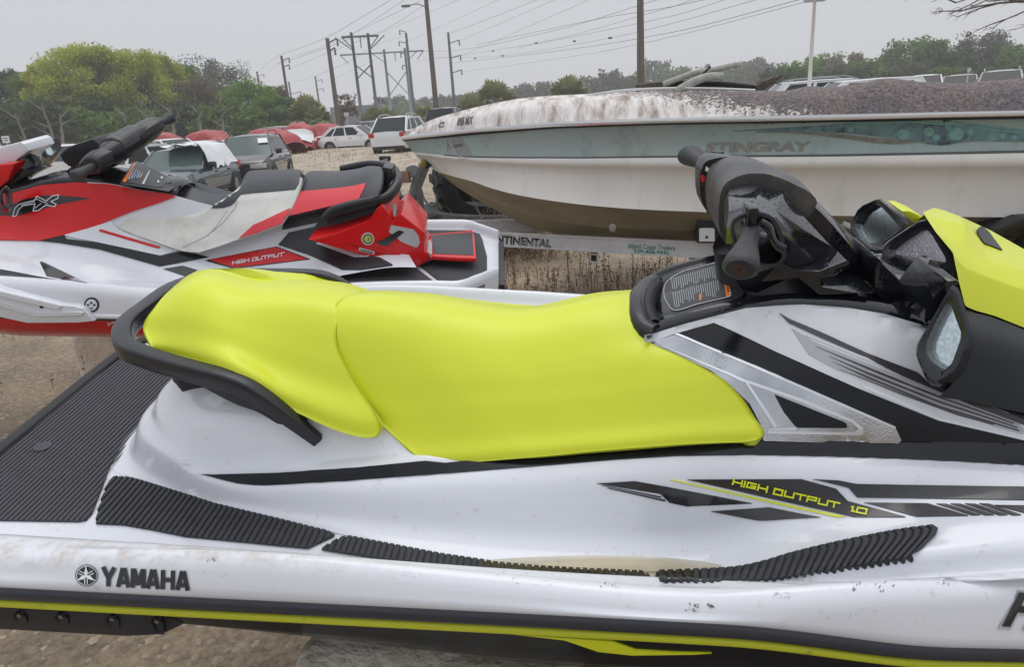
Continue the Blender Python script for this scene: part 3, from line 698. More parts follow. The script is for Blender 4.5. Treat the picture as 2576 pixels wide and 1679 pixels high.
# ---- side shroud under the cowl
top = [(1622, 846), (1700, 821), (1750, 806), (1866, 782), (1963, 769), (2060, 769), (2126, 774), (2200, 785), (2242, 793), (2331, 820), (2400, 850), (2480, 890), (2576, 945), (2650, 990)]
bot = [(1900, 1112), (2000, 1114), (2100, 1116), (2265, 1121), (2420, 1128), (2576, 1138), (2680, 1146)]
lef = [(1622, 846), (1630, 862), (1651, 872), (1700, 893), (1750, 917), (1789, 938), (1820, 957), (1844, 980), (1870, 1010), (1893, 1047), (1900, 1112)]
rig = [(2650, 990), (2665, 1070), (2680, 1146)]
VT = [(0, .13), (.3, .142), (.6, .162), (.75, .182), (1, .24)]
def vsh(s, t): return smooth_tab(VT, s)*(1-t**.8)+(.287+.004*s)*t**.8
G = coons(FN, top, bot, lef, rig, vsh, 20, 60)
# nose beyond the picture tapers to the bow
for r in G:
    p = r[-1].copy(); dirn = (r[-1]-r[-4]).normalized()
    for k in range(1, 9):
        q = k/8; r.append(Vector((p.x+.5*q, p.y*(1-q**2.2*.95), p.z-.10*q*q)))
grid_part(A, 'side_shroud', G, GLO2, mirror=True, surf=True)
shtop = [r.copy() for r in G[0]]
# ---- cowl
th_ = {'b': [(1622, 846, .13), (1700, 821, .138), (1750, 806, .14), (1866, 782, .142), (1963, 769, .147), (2060, 769, .152), (2126, 774, .157), (2200, 785, .162), (2242, 793, .168), (2331, 820, .18), (2480, 890, .21), (2650, 990, .24)]}
brow = catmull([FN.L(*p) for p in th_['b']], 40)
cen = [(.27, .75), (.29, .765), (.345, .795), (.40, .817), (.5, .834), (.6, .842), (.7, .83), (.8, .81), (1.0, .76), (1.2, .70)]
rows = []
for fv, lift in ((1.005, -.004), (.985, .006), (.90, .014), (.84, .013), (.81, .004), (.62, .0), (.3, 0), (0, 0)):
    r = []
    for p in brow:
        wc = smooth_tab(cen, p.x); base = p.z*(fv > .9)+(fv <= .9)*(wc+(p.z-wc)*max(0, (fv-.35)/.6)**1.2)
        r.append(Vector((p.x+(1-fv)*(-.01), p.y*fv, base+lift)))
    rows.append(r)
grid_part(A, 'cowl', refine(rows, 30, 70), GLO, mirror=True, surf=True)
# front lip of the cowl that meets the seat
lp = [(1596, 778), (1588, 800), (1594, 815), (1610, 845), (1621, 862), (1628, 850), (1640, 838), (1630, 820), (1615, 800), (1612, 770), (1622, 740), (1640, 722), (1625, 724), (1604, 745)]
lipP = catmull([FN.L(1648, 722, -.11), FN.L(1618, 742, -.06), FN.L(1602, 772, .02), FN.L(1604, 806, .08), FN.L(1618, 836, .12), FN.L(1640, 850, .135)], 20)
mesh_obj('cowl_rim', *tube(lipP, (.022, .03), 14, flatten=.7), SATW, A.e, True, 50)
lipQ = [p+Vector((.012, 0, -.02)) for p in lipP]
mesh_obj('vent_slot', *tube([p+Vector((.022, 0, .004)) for p in lipP[2:18]], (.018, .025), 8), RUB, A.e)
# glovebox lid: satin plate standing proud of the cowl
def lidw(u): return smooth_tab([(.25, .738), (.29, .757), (.346, .787), (.40, .808), (.453, .822), (.5, .828)], u)
def onlid(x, y, dz=.0):
    w = .80
    for _ in range(12): p = FN.Z(x, y, w); w = lidw(p.x)+dz+.012
    return p
lo = [(1629, 760), (1634, 723), (1660, 708), (1699, 689), (1760, 669), (1823, 652), (1870, 650), (1886, 700), (1866, 748), (1842, 755), (1777, 775), (1720, 797), (1692, 808), (1646, 822), (1634, 800)]
v2, f2 = tess(roundpoly(lo, 14), 22)
tp = [onlid(p.x, p.y) for p in v2]; bt = [p-Vector((0, 0, .022)) for p in tp]
cnt = {}
for f in f2:
    for i in range(3):
        a, c = f[i], f[(i+1) % 3]; k = (min(a, c), max(a, c)); cnt[k] = None if k in cnt else (a, c)
n = len(tp)
lid_v, lid_f = tp+bt, [tuple(f) for f in f2]+[(e_[1], e_[0], n+e_[0], n+e_[1]) for e_ in cnt.values() if e_]
lid = mesh_obj('glovebox_lid', lid_v, lid_f, SAT, A.e, True, 30)
class _S: pass
Ld = _S(); Ld.fr = FN; Ld.e = A.e; Ld.surf = [(lid_v, lid_f)]; bL = make_bvh(Ld)
decal(Ld, 'latch_hole', [[(1640, 745), (1658, 731), (1657, 761), (1660, 763), (1640, 767)]], RUB, bL, .0012, 12, parent=lid)
lab = [(1690, 700), (1720, 684), (1817, 659), (1840, 745), (1836, 749), (1750, 769), (1716, 781), (1698, 784), (1688, 778), (1672, 750), (1671, 725), (1678, 712)]
decal(Ld, 'warning_label', [lab], mat('label_black', (.030, .030, .034), .4), bL, .0012, 22, 8, parent=lid)
decal(Ld, 'orange_strip', [[(1814, 659), (1823, 659), (1838, 742), (1836, 748), (1827, 750)]], ORG, bL, .0024, 16, parent=lid)
lt = []
rs = random.Random(5)
bord = roundpoly(lab, 8)
for i in range(len(bord)):
    a, b = bord[i], bord[(i+1) % len(bord)]
    if (b-a).length > .3: lt.append(stroke([a, b], 1.5))
for i in range(22):
    x = 1690+i*5.3; yt = 702-(x-1690)*.28; h1 = rs.uniform(22, 32); lt.append(stroke([(x, yt), (x+h1*.14, yt+h1)], 1.2))
    yb = yt+36; h2 = rs.uniform(16, 34) if 8 < i < 17 else rs.uniform(24, 40)
    lt.append(stroke([(x+4, yb), (x+4+h2*.14, yb+h2)], 1.2))
decal(Ld, 'label_text', lt, mat('label_white', (.55, .56, .60), .4), bL, .0024, 40, parent=lid, thick=False)
decal(Ld, 'label_symbol', [[(1759, 743), (1764, 742), (1765, 750), (1764, 758), (1760, 759)]], ORG, bL, .0024, 16, parent=lid)
for x, y in ((1824, 702), (1826, 712), (1829, 724), (1831, 735)): 
    pass
decal(Ld, 'strip_text', [[(1823+i*1.6, 706+i*7), (1829+i*1.6, 705+i*7), (1829.6+i*1.6, 708+i*7), (1823.6+i*1.6, 709+i*7)] for i in range(5)], DECB, bL, .0032, 16, parent=lid, thick=False)
# ---- white upper panel, black diagonal, graphics, chrome trim
C6 = lambda pts: [(1500+x*.45210, 640+y*.45210) for x, y in pts]
bA = make_bvh(A)
decal(A, 'upper_panel', C6([(268, 455), (272, 492), (330, 487), (452, 442), (655, 385), (760, 430), (1000, 545), (1450, 745), (1900, 925), (2420, 1045), (2600, 1060), (2600, 1010), (2420, 950), (2300, 890), (1900, 740), (1830, 690), (1790, 600), (1840, 400), (1600, 330), (1400, 297), (1150, 278), (1000, 284), (830, 300), (500, 385)]), WHT, bA, .004, 24)
bW = bA
decal(A, 'fade_graphic', C6([(1085, 418), (1230, 500), (1500, 608), (1900, 768), (2300, 905), (2385, 985), (2360, 1000), (2200, 955), (1700, 780), (1330, 640), (1180, 560)]), GRYL, bA, .0056, 24)
decal(A, 'black_lines', [C6(q) for q in [[(1215, 515), (1500, 628), (1900, 790), (2310, 935), (2310, 943), (1900, 800), (1500, 640)], [(1290, 570), (1500, 655), (1900, 815), (2330, 958), (2330, 965), (1900, 827), (1500, 668)], [(1310, 600), (1500, 678), (1900, 842), (2340, 975), (2340, 983), (1900, 853), (1500, 690)], [(1350, 640), (1700, 775), (2000, 885), (2200, 942), (2200, 949), (2000, 895), (1700, 785)],
      [(1018, 335), (1070, 365), (1250, 440), (1500, 553), (1780, 660), (1850, 725), (2000, 775), (2400, 930), (2400, 960), (2100, 850), (1700, 680), (1560, 612), (1500, 578), (1250, 470), (1070, 388)]]], DECG, bA, .0068, 24)
decal(A, 'white_edge_lines', [C6([(1480, 745), (1900, 922), (2330, 1020), (2345, 1015), (1900, 905), (1490, 728)]), C6([(1160, 455), (1500, 590), (1900, 752), (2290, 890), (2280, 880), (1900, 742), (1500, 578)])], DECW, bA, .0060, 24)  # thin white graphic lines along the panel and fade edges
tr0 = C6([(300, 497), (455, 449), (1000, 672), (1655, 957), (1692, 1035), (1665, 1055), (925, 1037), (922, 965), (850, 830), (750, 735), (640, 652), (450, 560)])
decal(A, 'chrome_trim', tr0, CHR, bA, .005, 20, 4)
decal(A, 'trim_window', C6([(985, 778), (1385, 935), (1392, 965), (1108, 963), (1040, 880)]), GLO2, bA, .0062, 20, 6)
decal(A, 'trim_edge', [C6(q) for q in [[(440, 452), (460, 449), (1000, 672), (1655, 955), (1650, 966), (1000, 688)], [(330, 500), (800, 690), (1130, 800), (1420, 918), (1475, 965), (1478, 990), (1455, 1003), (950, 992), (950, 980), (1440, 990), (1458, 975), (1410, 930), (1120, 815), (800, 705)], [(820, 705), (840, 715), (1000, 950), (985, 965)], [(985, 968), (1108, 961), (1100, 974), (950, 974)]]], CHRB, bA, .0085, 18)
# ---- handlebar pod
def ring8(v, pts): return [V(u, v, w) for u, w in pts]
S0 = [(.385, 1.03), (.430, 1.050), (.475, 1.050), (.570, 1.012), (.712, .872), (.655, .835), (.50, .86), (.405, .925)]
S1 = [(.385, 1.03), (.430, 1.050), (.475, 1.048), (.565, 1.010), (.700, .872), (.645, .838), (.50, .86), (.405, .925)]
S2 = [(.380, 1.035), (.430, 1.057), (.480, 1.052), (.555, 1.000), (.640, .905), (.600, .855), (.495, .862), (.395, .932)]
S3 = [(.376, 1.044), (.425, 1.058), (.478, 1.052), (.520, 1.005), (.560, .94), (.54, .885), (.48, .88), (.388, .94)]
S4 = [(.376, 1.040), (.415, 1.052), (.470, 1.040), (.500, 1.00), (.500, .965), (.480, .94), (.44, .925), (.386, .95)]
S5 = [(.382, 1.028), (.412, 1.040), (.455, 1.028), (.478, .995), (.474, .968), (.458, .952), (.43, .945), (.390, .962)]
S6 = [(.392, 1.015), (.412, 1.022), (.440, 1.016), (.455, .995), (.452, .978), (.44, .968), (.425, .966), (.396, .975)]
def loft(rings, m, name, bev=.004, par=None, ang=28):
    n = len(rings[0]); vs = [p for r in rings for p in r]; fs = gridfaces(len(rings), n, True)+[tuple(range(n)), tuple(reversed(range((len(rings)-1)*n, len(rings)*n)))]
    m_ = bevel_mesh(vs, fs, bev, 2, 18) if bev else (vs, fs)
    return mesh_obj(name, *m_, m, par or A.e, True, ang)
def sloft(rings, m, name, par=None, sub=2, nr=22, ang=50): return mesh_obj(name, *smooth_loft(rings, sub, nr), m, par or A.e, True, ang)
def scl(S_, k, du=0, dw=0):
    cu = sum(p[0] for p in S_)/8; cw = sum(p[1] for p in S_)/8
    return [(cu+(u-cu)*k+du, cw+(w-cw)*k+dw) for u, w in S_]
pod = sloft([ring8(v, s) for v, s in ((-.07, S1), (0, S0), (.035, S1), (.05, scl(S1, .93)))], GLO, 'bar_cover')
sloft([ring8(v, s) for v, s in ((-.12, scl([(.385, 1.03), (.425, 1.056), (.475, 1.056), (.56, 1.015), (.545, .98), (.50, .90), (.45, .90), (.395, .935)], 1.0)), (-.04, scl([(.385, 1.036), (.425, 1.062), (.475, 1.062), (.575, 1.020), (.56, .98), (.50, .90), (.45, .90), (.395, .932)], 1.0)), (.06, scl([(.382, 1.04), (.425, 1.064), (.478, 1.062), (.570, 1.018), (.56, .98), (.50, .90), (.45, .90), (.392, .932)], 1.0)))], PADG, 'bar_pad')
sloft([ring8(v, s) for v, s in ((.02, scl(S3, .90)), (.06, scl(S3, .84)), (.10, scl(S4, .86)), (.14, scl(S4, .72)), (.17, scl(S5, .6)))], SAT, 'switch_housing', None, 1, 18, 28)
fh = sloft([ring8(v, s) for v, s in ((-.115, scl(S3, .98, -.005)), (-.17, scl(S4, 1.02, -.003)), (-.215, S5), (-.26, scl(S5, .85)), (-.275, S6))], SATW, 'switch_housing')
# faceted near housing, each facet placed by its own corner
hv = {k: FN.L(x, y, v) for k, (x, y, v) in dict(a=(1833, 495, .12), b=(1911, 471, .075), c=(1970, 487, .09), d=(1953, 530, .165), e=(1899, 511, .19), f=(1833, 534, .18), g=(1828, 575, .19), h=(1826, 618, .18), i=(1840, 640, .165),
  j=(1843, 560, .215), k=(1880, 536, .225), l=(1910, 536, .225), m=(1942, 550, .215), n=(1958, 580, .20), o=(1968, 615, .18), p=(2106, 633, .075), q=(2088, 645, .085), r=(2040, 650, .11), s=(1985, 700, .12), t=(1905, 737, .11), u=(1868, 731, .12), w=(1846, 700, .14), x=(1850, 620, .20), y=(1900, 660, .17), z=(1960, 660, .155),
  A=(1826, 480, -.02), B=(1900, 452, -.03), C=(1975, 470, -.03), D=(2112, 618, -.05)).items()}
fl_ = ['abef', 'bcde', 'aefx', 'efgjk', 'ekl', 'edml', 'dnm', 'gjxh', 'hxi', 'ixw', 'cpd', 'pqrd', 'drn', 'rno', 'rsz', 'roz', 'szyt', 'tyu', 'uyxw', 'ABba', 'BCcb', 'CDpc']
fl_ = ['abef', 'bcde', 'efgjk', 'ekl', 'edml', 'dnm', 'gjxh', 'hxi', 'ixw', 'cpd', 'pqrd', 'drn', 'rno', 'rsz', 'roz', 'szyt', 'tyu', 'uyxw', 'ABba', 'BCcb', 'CDpc']
ks = list(hv); mesh_obj('housing_shell', *bevel_mesh([hv[k_] for k_ in ks], [tuple(ks.index(c) for c in f) for f in fl_], .0035, 2, 12), GLO, A.e, True, 22)
rim_ = catmull([hv[c_]+Vector((0, -.002, 0)) for c_ in 'xjklmnozy']+[hv['x']+Vector((0, -.002, 0))], 40)
mesh_obj('housing_collar', *tube(rim_, .004, 8), SAT, A.e, True, 60)
# near housing collar and ridge

slab(FN, [(1886, 524), (1910, 524), (1911, 560), (1908, 578), (1894, 582), (1878, 572), (1881, 540)], .245, .20, 'housing_ridge', GLO)
slab(FN, [(1905, 585), (1932, 590), (1928, 600), (1905, 595)], .255, .22, 'switch_button', GRYD)
fp = FN.L(1806, 387, -.20)
mesh_obj('start_button', *tube([fp-Vector((0, 0, .015)), fp+Vector((0, 0, .006))], .013, 16), SAT, fh, True, 40)
class _F: pass
Pd = _F(); Pd.fr = FN; Pd.e = fh
me_ = fh.data; Pd.surf = [([v.co.copy() for v in me_.vertices], [tuple(p.vertices) for p in me_.polygons])]; bP = make_bvh(Pd)
decal(Pd, 'stop_button', [[(1768+5.5*cos(a*pi/8), 448+9*sin(a*pi/8)) for a in range(16)]], mat('button_red', (.55, .02, .01), .4), bP, .006, 20, vfall=-.2)
decal(Pd, 'switch_label', [[(1776, 418), (1787, 425), (1784, 436), (1774, 428)]], DECW, bP, .003, 20, vfall=-.2)
# grips
def grip(sgn, P0_, P1_, name='grip', k=1.):
    a = Vector(P0_); b = Vector(P1_); prof_ = [(t_, r_*k) for t_, r_ in [(0, .0195), (.08, .021), (.12, .019), (.3, .0185), (.42, .020), (.58, .0245), (.75, .030), (.88, .0335), (.94, .034), (.975, .030), (1.0, .026)]]
    pts = [a.lerp(b, t) for t, _ in prof_]; rr_ = [(r*1.12, r*.86) for _, r in prof_]
    g = mesh_obj(name, *tube(pts, rr_, 24), RUBG, A.e, True, 60)
    d = (b-a).normalized()
    mesh_obj('end_plug', *tube([b-d*.002, b+d*.0015], .0105, 20), BRASS, g, True, 30)
    mesh_obj('plug_hole', *tube([b, b+d*.0022], .003, 10), RUB, g)
    return g
RUBG = mat('grip_rubber', (.022, .022, .026), .5, noise_amt=.3, nscale=90, bump=.35, bscale=350, bdist=.002)
g1 = grip(1, FN.L(1893, 572, .225), FN.L(1861, 679, .365), 'grip', .74)
g2 = grip(-1, FN.L(1790, 425, -.26), FN.L(1732, 388, -.385), 'grip', .86)
# throttle lever
lv = catmull([FN.L(1915, 560, .25), FN.L(1938, 575, .262), FN.L(1945, 600, .275), FN.L(1955, 618, .285), FN.L(1974, 628, .29)], 14)
mesh_obj('throttle_lever', *tube(lv, [(.004, .007)]*14, 10), SATW, A.e, True, 60)
# near gloss ridge under the neck

mesh_obj('steering_boot', *tube([V(.46, 0, .93), V(.50, 0, .87), V(.53, 0, .80)], [.075, .098, .12], 24), SAT, A.e)
# ---- dash hump between bars and gauge
hump = [(.53, .845), (.60, .858), (.68, .872), (.75, .880), (.82, .885), (.90, .90)]
def arch(u, w, hw, drop): return [V(u, hw*q, w-drop*abs(q)**2.4) for q in (-1, -.85, -.6, -.3, 0, .3, .6, .85, 1)]
sloft([arch(u, w-.012, .115+.04*i/5, .05)+[V(u, .09, w-.12), V(u, -.09, w-.12)] for i, (u, w) in enumerate(hump)], GLO, 'dash', None, 1, 20)
slab(FN, [(1913, 710), (1962, 660), (2000, 680), (2060, 683), (2130, 655), (2142, 668), (2100, 695), (2063, 700), (2068, 722), (2140, 735), (2200, 738), (2060, 742), (2010, 700)], .15, .02, 'dash_facet', GLO, None, .004)
# ---- mirrors and gauge: hooded boxes that look back to the rider
def planehit(fr, x, y, c, N_):
    k = fr.k(x, y); return fr.c+k*((c-fr.c).dot(N_)/k.dot(N_))
def hood(name, outer, inner, vv, depth, lens, lensname, mat_, N_=(-.72, -.60, .34), par=None, rec_=.024, fr=None, sg=1):
    """bezel and recessed glass traced on their own tilted plane, shell running back from it"""
    fr = fr or FN; N_ = Vector(N_).normalized(); n = len(outer); ax = sum(p[0] for p in outer)/n; ay = sum(p[1] for p in outer)/n; c0 = fr.L(ax, ay, vv)
    O = [planehit(fr, x, y, c0, N_) for x, y, v in outer]; I = [planehit(fr, x, y, c0, N_) for x, y, v in inner]
    cO = sum(O, Vector())/n; cI = sum(I, Vector())/n; fwd = (-N_+Vector((-.15*sg, 0, -.25))).normalized()*depth
    rim = [p.lerp(q, .25)+N_*.004 for p, q in zip(O, I)]; rim2 = [p.lerp(q, .8)+N_*.002 for p, q in zip(O, I)]
    rec = [cI+(p-cI)*.95-N_*rec_ for p in I]
    rings = [[cO+(p-cO)*.55+fwd for p in O], [cO+(p-cO)*.92+fwd*.5 for p in O], O, rim, rim2, I, rec]
    V_, n_ = [], n
    rr = []
    for r in rings:
        q = []
        for i in range(n): a, b, c = r[i-1], r[i], r[(i+1) % n]; q += [b.lerp(a, .22)*.5+b*.5 if False else b.lerp(a, .16), b.lerp(c, .16)]
        rr.append(q)
    m = 2*n; vs = [p for r in rr for p in r]; fs = gridfaces(7, m, True)+[tuple(reversed(range(m)))]
    o = mesh_obj(name, vs, fs, mat_, par or A.e, True, 24)
    mesh_obj(lensname, [p+N_*.0015 for p in rr[6]], [tuple(range(m))], lens, o, False)
    return o
C3 = lambda pts, v: [(2126+x*.19347, 480+y*.19347, v) for x, y in pts]
C4 = lambda pts, v: [(2126+x*.19347, 700+y*.19347, v) for x, y in pts]
hood('mirror', C3([(45, 470), (185, 205), (450, 90), (560, 180), (760, 330), (850, 450), (620, 610), (440, 735), (330, 755), (215, 690)], -.28),
     C3([(110, 450), (230, 260), (400, 150), (500, 240), (620, 370), (700, 470), (570, 590), (420, 690), (370, 720), (250, 680)], -.28), -.28, .12, MIR, 'mirror_glass', GLO)
hood('gauge_pod', C3([(445, 790), (560, 650), (1040, 340), (1180, 520), (1400, 800), (1490, 1010), (1480, 1150), (1080, 1340), (880, 1350), (740, 1250)], .02),
     C3([(560, 770), (660, 670), (1000, 450), (1120, 560), (1250, 780), (1315, 890), (1270, 1020), (1050, 1270), (900, 1310), (780, 1080)], .02), .02, .13, LCD, 'gauge_display', GLO)
hood('mirror', C4([(1385, 80), (1480, 140), (1570, 420), (1660, 780), (1480, 1220), (1180, 1400), (1060, 1340), (920, 1010), (930, 860), (1090, 590)], .30),
     C4([(1340, 290), (1375, 340), (1440, 530), (1520, 740), (1390, 1110), (1290, 1200), (1120, 1080), (1050, 960), (1060, 820), (1200, 520)], .30), .30, .12, MIR, 'mirror_glass', GLO)
slab(FN, [(x, y) for x, y, _ in C4([(1340, 40), (1450, 20), (1500, 60), (1380, 150), (1060, 610), (1030, 560), (1040, 400), (1200, 200)], 0)], .22, .10, 'mirror_arm', GLO)
slab(FN, [(x, y) for x, y, _ in C3([(330, 750), (440, 790), (420, 840), (380, 960), (330, 900), (320, 780)], 0)], -.15, -.24, 'mirror_arm', SAT)
# lower dash under gauge
slab(FN, [(2215, 655), (2250, 690), (2290, 735), (2330, 745), (2350, 775), (2330, 818), (2270, 800), (2235, 770), (2200, 735), (2200, 680)], .12, -.12, 'gauge_base', GLO, None, .008)
# ---- neon hood
hd = [(C3([(1010, 280)], 0)[0], .03), (C3([(1160, 220)], 0)[0], -.03)]
def hrow(px, v): return [FN.L(2126+x*.19347, 480+y*.19347, q) for (x, y), q in zip(px, v if isinstance(v, (list, tuple)) else [v]*len(px))]
R1 = hrow([(1160, 220), (1300, 260), (1500, 335), (1900, 520), (2326, 760)], -.06)
R2 = hrow([(1010, 280), (1200, 360), (1560, 420), (1800, 690), (2060, 800), (2400, 960)][:5], .02)
R3 = hrow([(1180, 540), (1300, 620), (1550, 760), (1850, 900), (2326, 1060)], .09)
R4 = hrow([(1400, 800), (1460, 900), (1560, 1000), (1850, 1120), (2326, 1290)], .14)
R5 = hrow([(1490, 1010), (1500, 1080), (1560, 1150), (1850, 1220), (2326, 1400)], .155)
R6 = hrow([(1480, 1180), (1560, 1500), (1700, 1560), (1950, 1630), (2326, 1780)], .175)
hr = [R1, R2, R3, R4, R6]
for r in hr:
    d = (r[-1]-r[-2]); p = r[-1].copy()
    for k in (1, 2, 3): r.append(Vector((p.x+.17*k, p.y*(1-.22*k)-(0), p.z-.055*k-.012*k*k)))
vs = [p for r in hr for p in r]+[Vector((p.x+.02, p.y*.6+.02, p.z-.10)) for p in hr[-1]]; n = len(hr[0])
m_ = bevel_mesh(vs, gridfaces(5, n), .003, 2, 8)
fs = gridfaces(5, n)
far = [Vector((p.x, .10+.0*p.y, p.z-.03)) for p in R1]
m2_ = (vs+[], fs)
mesh_obj('hood', *bevel_mesh(vs, fs, .004, 2, 10), NEOP, A.e, True, 20)
farv = R1+[Vector((p.x+.01, .16, p.z-.07)) for p in R1]+[Vector((p.x+.02, .19, p.z-.15)) for p in R1]
mesh_obj('hood_far_side', farv, gridfaces(3, n), NEOP, A.e, True, 20)
# hood nostril
class _H: pass
Hd = _H(); Hd.fr = FN; Hd.e = A.e; Hd.surf = [(vs, fs)]; bH = make_bvh(Hd)
decal(Hd, 'hood_vent', [[(2126+x*.19347, 480+y*.19347) for x, y in [(1712, 510), (1740, 475), (1780, 480), (1850, 540), (2035, 785), (1940, 745), (1790, 690), (1730, 600)]]], SAT, bH, .003, 12, 3)
slab(FN, [(2126+x*.19347, 480+y*.19347) for x, y in [(740, 265), (830, 262), (1010, 335), (1015, 355), (905, 428)]], -.12, -.20, 'hood_fin', NEOP)
# dark nose panel below the hood
nose = [[FN.L(x, y, v) for x, y, v in r] for r in (
    [(2420, 770, .17), (2450, 785, .175), (2500, 800, .18), (2576, 830, .185), (2700, 880, .18)],
    [(2440, 850, .24), (2480, 860, .24), (2520, 870, .24), (2576, 885, .235), (2700, 920, .22)],
    [(2400, 960, .285), (2440, 950, .28), (2500, 960, .28), (2576, 975, .275), (2700, 1010, .26)],
    [(2360, 1000, .30), (2440, 1010, .30), (2500, 1025, .30), (2576, 1040, .295), (2700, 1075, .28)])]
for r in nose:
    p = r[-1].copy()
    for k in (1, 2, 3, 4): r.append(Vector((p.x+.13*k, p.y*(1-.06*k*k), p.z-.02*k)))
grid_part(A, 'nose_panel', refine(nose, 14, 30), mat('nose_black', (.006, .008, .009), .12, spec=.35, drops=.08, bscale=260), mirror=True)
# ================================================================== red and white craft behind
FR = Frame((-1.26, 3.92, .52), 0, 7.5, 4.5)
B = TH_('jet_ski', 'red and white jet ski with black and white seat, behind the yellow one', 'jet ski', FR)
USB = [-2.15, -2.1, -2.0, -1.9, -1.8, -1.7, -1.6]+[-1.5+.08*i for i in range(33)]+[1.12, 1.15, 1.17, 1.18]
def rowsB(rows):
    G = []
    for tv, tw in rows:
        r = []
        for u in USB:
            v = smooth_tab(tv, u); w = smooth_tab(tw, u); k = 1
            if u < -1.3: q = (-1.3-u)/.87; k = max(.03, 1-q**2.2); w += .16*q**1.5
            if u > .99: q = (u-.99)/.19; k = 1-.40*q
            r.append(V(u, v*k, w))
        G.append(r)
    return G
crB = [(-1.6, .53), (-1.28, .520), (-.85, .492), (-.5, .462), (0, .465), (.45, .50), (.8, .515), (1.1, .515)]
shB = [(u, w-.035) for u, w in crB]
wbB = [(-1.6, .36), (-.8, .345), (-.2, .335), (1.1, .335)]
flB = [(-1.6, .46), (-.8, .44), (-.2, .43), (.2, .447), (1.2, .450)]
Gw = rowsB([(cst(.606), wbB), (cst(.604), add(wbB, .03)), (cst(.59), shB), (cst(.570), add(crB, -.01)), (cst(.552), crB), (cst(.535), add(crB, -.006)), (cst(.505), add(flB, .006)), (cst(.49), flB), (cst(.3), flB), (cst(0), flB)])
grid_part(B, 'deck', refine(Gw, 44, 110), WHT, mirror=True, surf=True)
Gl = rowsB([(cst(.606), wbB), (cst(.616), add(wbB, -.004)), (cst(.616), add(wbB, -.022)), (cst(.606), add(wbB, -.026))])
grid_part(B, 'rubbing_strip', Gl, WHT, mirror=True)
Gk = rowsB([(cst(.604), add(wbB, -.024)), (cst(.600), add(wbB, -.028)), (cst(.598), add(wbB, -.042))])
grid_part(B, 'black_band', Gk, DECB, mirror=True)
Gh = rowsB([(cst(.597), add(wbB, -.040)), (cst(.575), add(wbB, -.09)), (cst(.53), add(wbB, -.145)), (cst(.42), cst(.13)), (cst(.25), cst(.06)), (cst(0), cst(.0))])
grid_part(B, 'hull', refine(Gh, 20, 80), REDP, mirror=True, surf=True)
cap = [r[-1] for r in reversed(Gw)]+[r[-1] for r in Gk]+[r[-1] for r in Gh]; n = len(cap)
mesh_obj('transom', cap+[Vector((p.x, -p.y, p.z)) for p in cap], [(i, i+1, n+i+1, n+i) for i in range(n-1)], WHT, B.e, False)
bmp = [V(1.165, .52, .44), V(1.21, .50, .43), V(1.225, 0, .44), V(1.21, -.50, .43), V(1.165, -.52, .44)]
mesh_obj('stern_bumper', *bevel_mesh(*box(1.165, 1.215, -.36, .40, .24, .425), .012), SAT, B.e, True, 40)
Zb = lambda x, y, w=.4525: FR.Z(x, y, w).xy
def matB(px, name='deck_mat', off=0):
    P = [Zb(*p) for p in px] if px and len(px[0]) == 2 and abs(px[0][0]) > 20 else [Vector(p) for p in px]
    n = len(P); vs = [Vector((*p, .449)) for p in P]+[Vector((*p, .4585)) for p in P]
    o = mesh_obj(name, *bevel_mesh(vs, [tuple(reversed(range(n))), tuple(range(n, 2*n))]+[(i, (i+1) % n, n+(i+1) % n, n+i) for i in range(n)], .003), MATD, B.e, True, 30)
    return o, P
matB([(790, 712), (819, 702), (858, 687), (910, 682), (980, 676), (1044, 674), (1110, 723), (980, 716), (889, 711)])
matB([(1058, 671), (1091, 655), (1075, 600), (1062, 578), (1122, 560), (1128, 567), (1179, 577), (1181, 572), (1200, 579), (1213, 602), (1225, 646), (1225, 701), (1218, 728), (1206, 731), (1126, 725)])
matB([(1006, 541), (1105, 557), (1062, 571), (1050, 574), (1000, 552)])
# flank: one photo-traced side from the footwell to the cowl
bt = [(-160, 662), (-60, 668), (0, 677), (118, 699), (219, 716), (307, 736), (401, 745), (520, 744), (700, 733), (819, 702), (910, 684), (986, 673), (1048, 673)]
tp = [(-160, 540), (-60, 505), (32, 486), (106, 465), (191, 458), (277, 462), (340, 475), (430, 490), (560, 520), (700, 510), (830, 500), (930, 520), (985, 560)]
G = coons(FR, tp, bt, [(-160, 540), (-160, 600), (-160, 662)], [(985, 560), (1010, 610), (1048, 673)], lambda s, t: smooth_tab([(0, .15), (.5, .225), (.75, .32), (.9, .41), (1, .465)], t)*(1-.25*max(0, (s-.75)/.25))*(1-.25*max(0, (.12-s)/.12)), 26, 60)
grid_part(B, 'side_fairing', refine(G, 40, 90), WHT, mirror=True, surf=True)
bB = make_bvh(B)
D1 = lambda n_, p, m, o=.004, st_=26, r=1, **k: decal(B, n_, p, m, bB, o, st_, r, vfall=.4, **k)
D1('red_cowling', [(-140, 545), (-60, 508), (32, 487), (106, 466), (191, 459), (277, 463), (340, 476), (430, 489), (443, 495), (400, 511), (337, 531), (284, 552), (230, 574), (165, 592), (103, 607), (60, 606), (0, 605), (-140, 600)], REDP, .010, 22)
D1('lower_trim', [(103, 607), (162, 592), (168, 602), (250, 612), (405, 646), (455, 634), (494, 640), (525, 648), (402, 671), (250, 628), (150, 612)], GLO2, .008, 20, 2)
D1('side_panel', [(164, 593), (225, 575), (283, 556), (290, 568), (302, 580), (380, 605), (458, 630), (405, 645), (300, 622), (182, 598)], WHT, .012, 20, 3)
D1('red_line', [(253, 578), (258, 577), (407, 622), (406, 626), (398, 627), (253, 583)], REDD, .0145, 20, 1)
D1('black_graphic', [(100, 660), (107, 659), (219, 713), (117, 695)], DECB, .003); D1('black_graphic', [(410, 677), (460, 669), (497, 680), (466, 696)], DECB, .003)
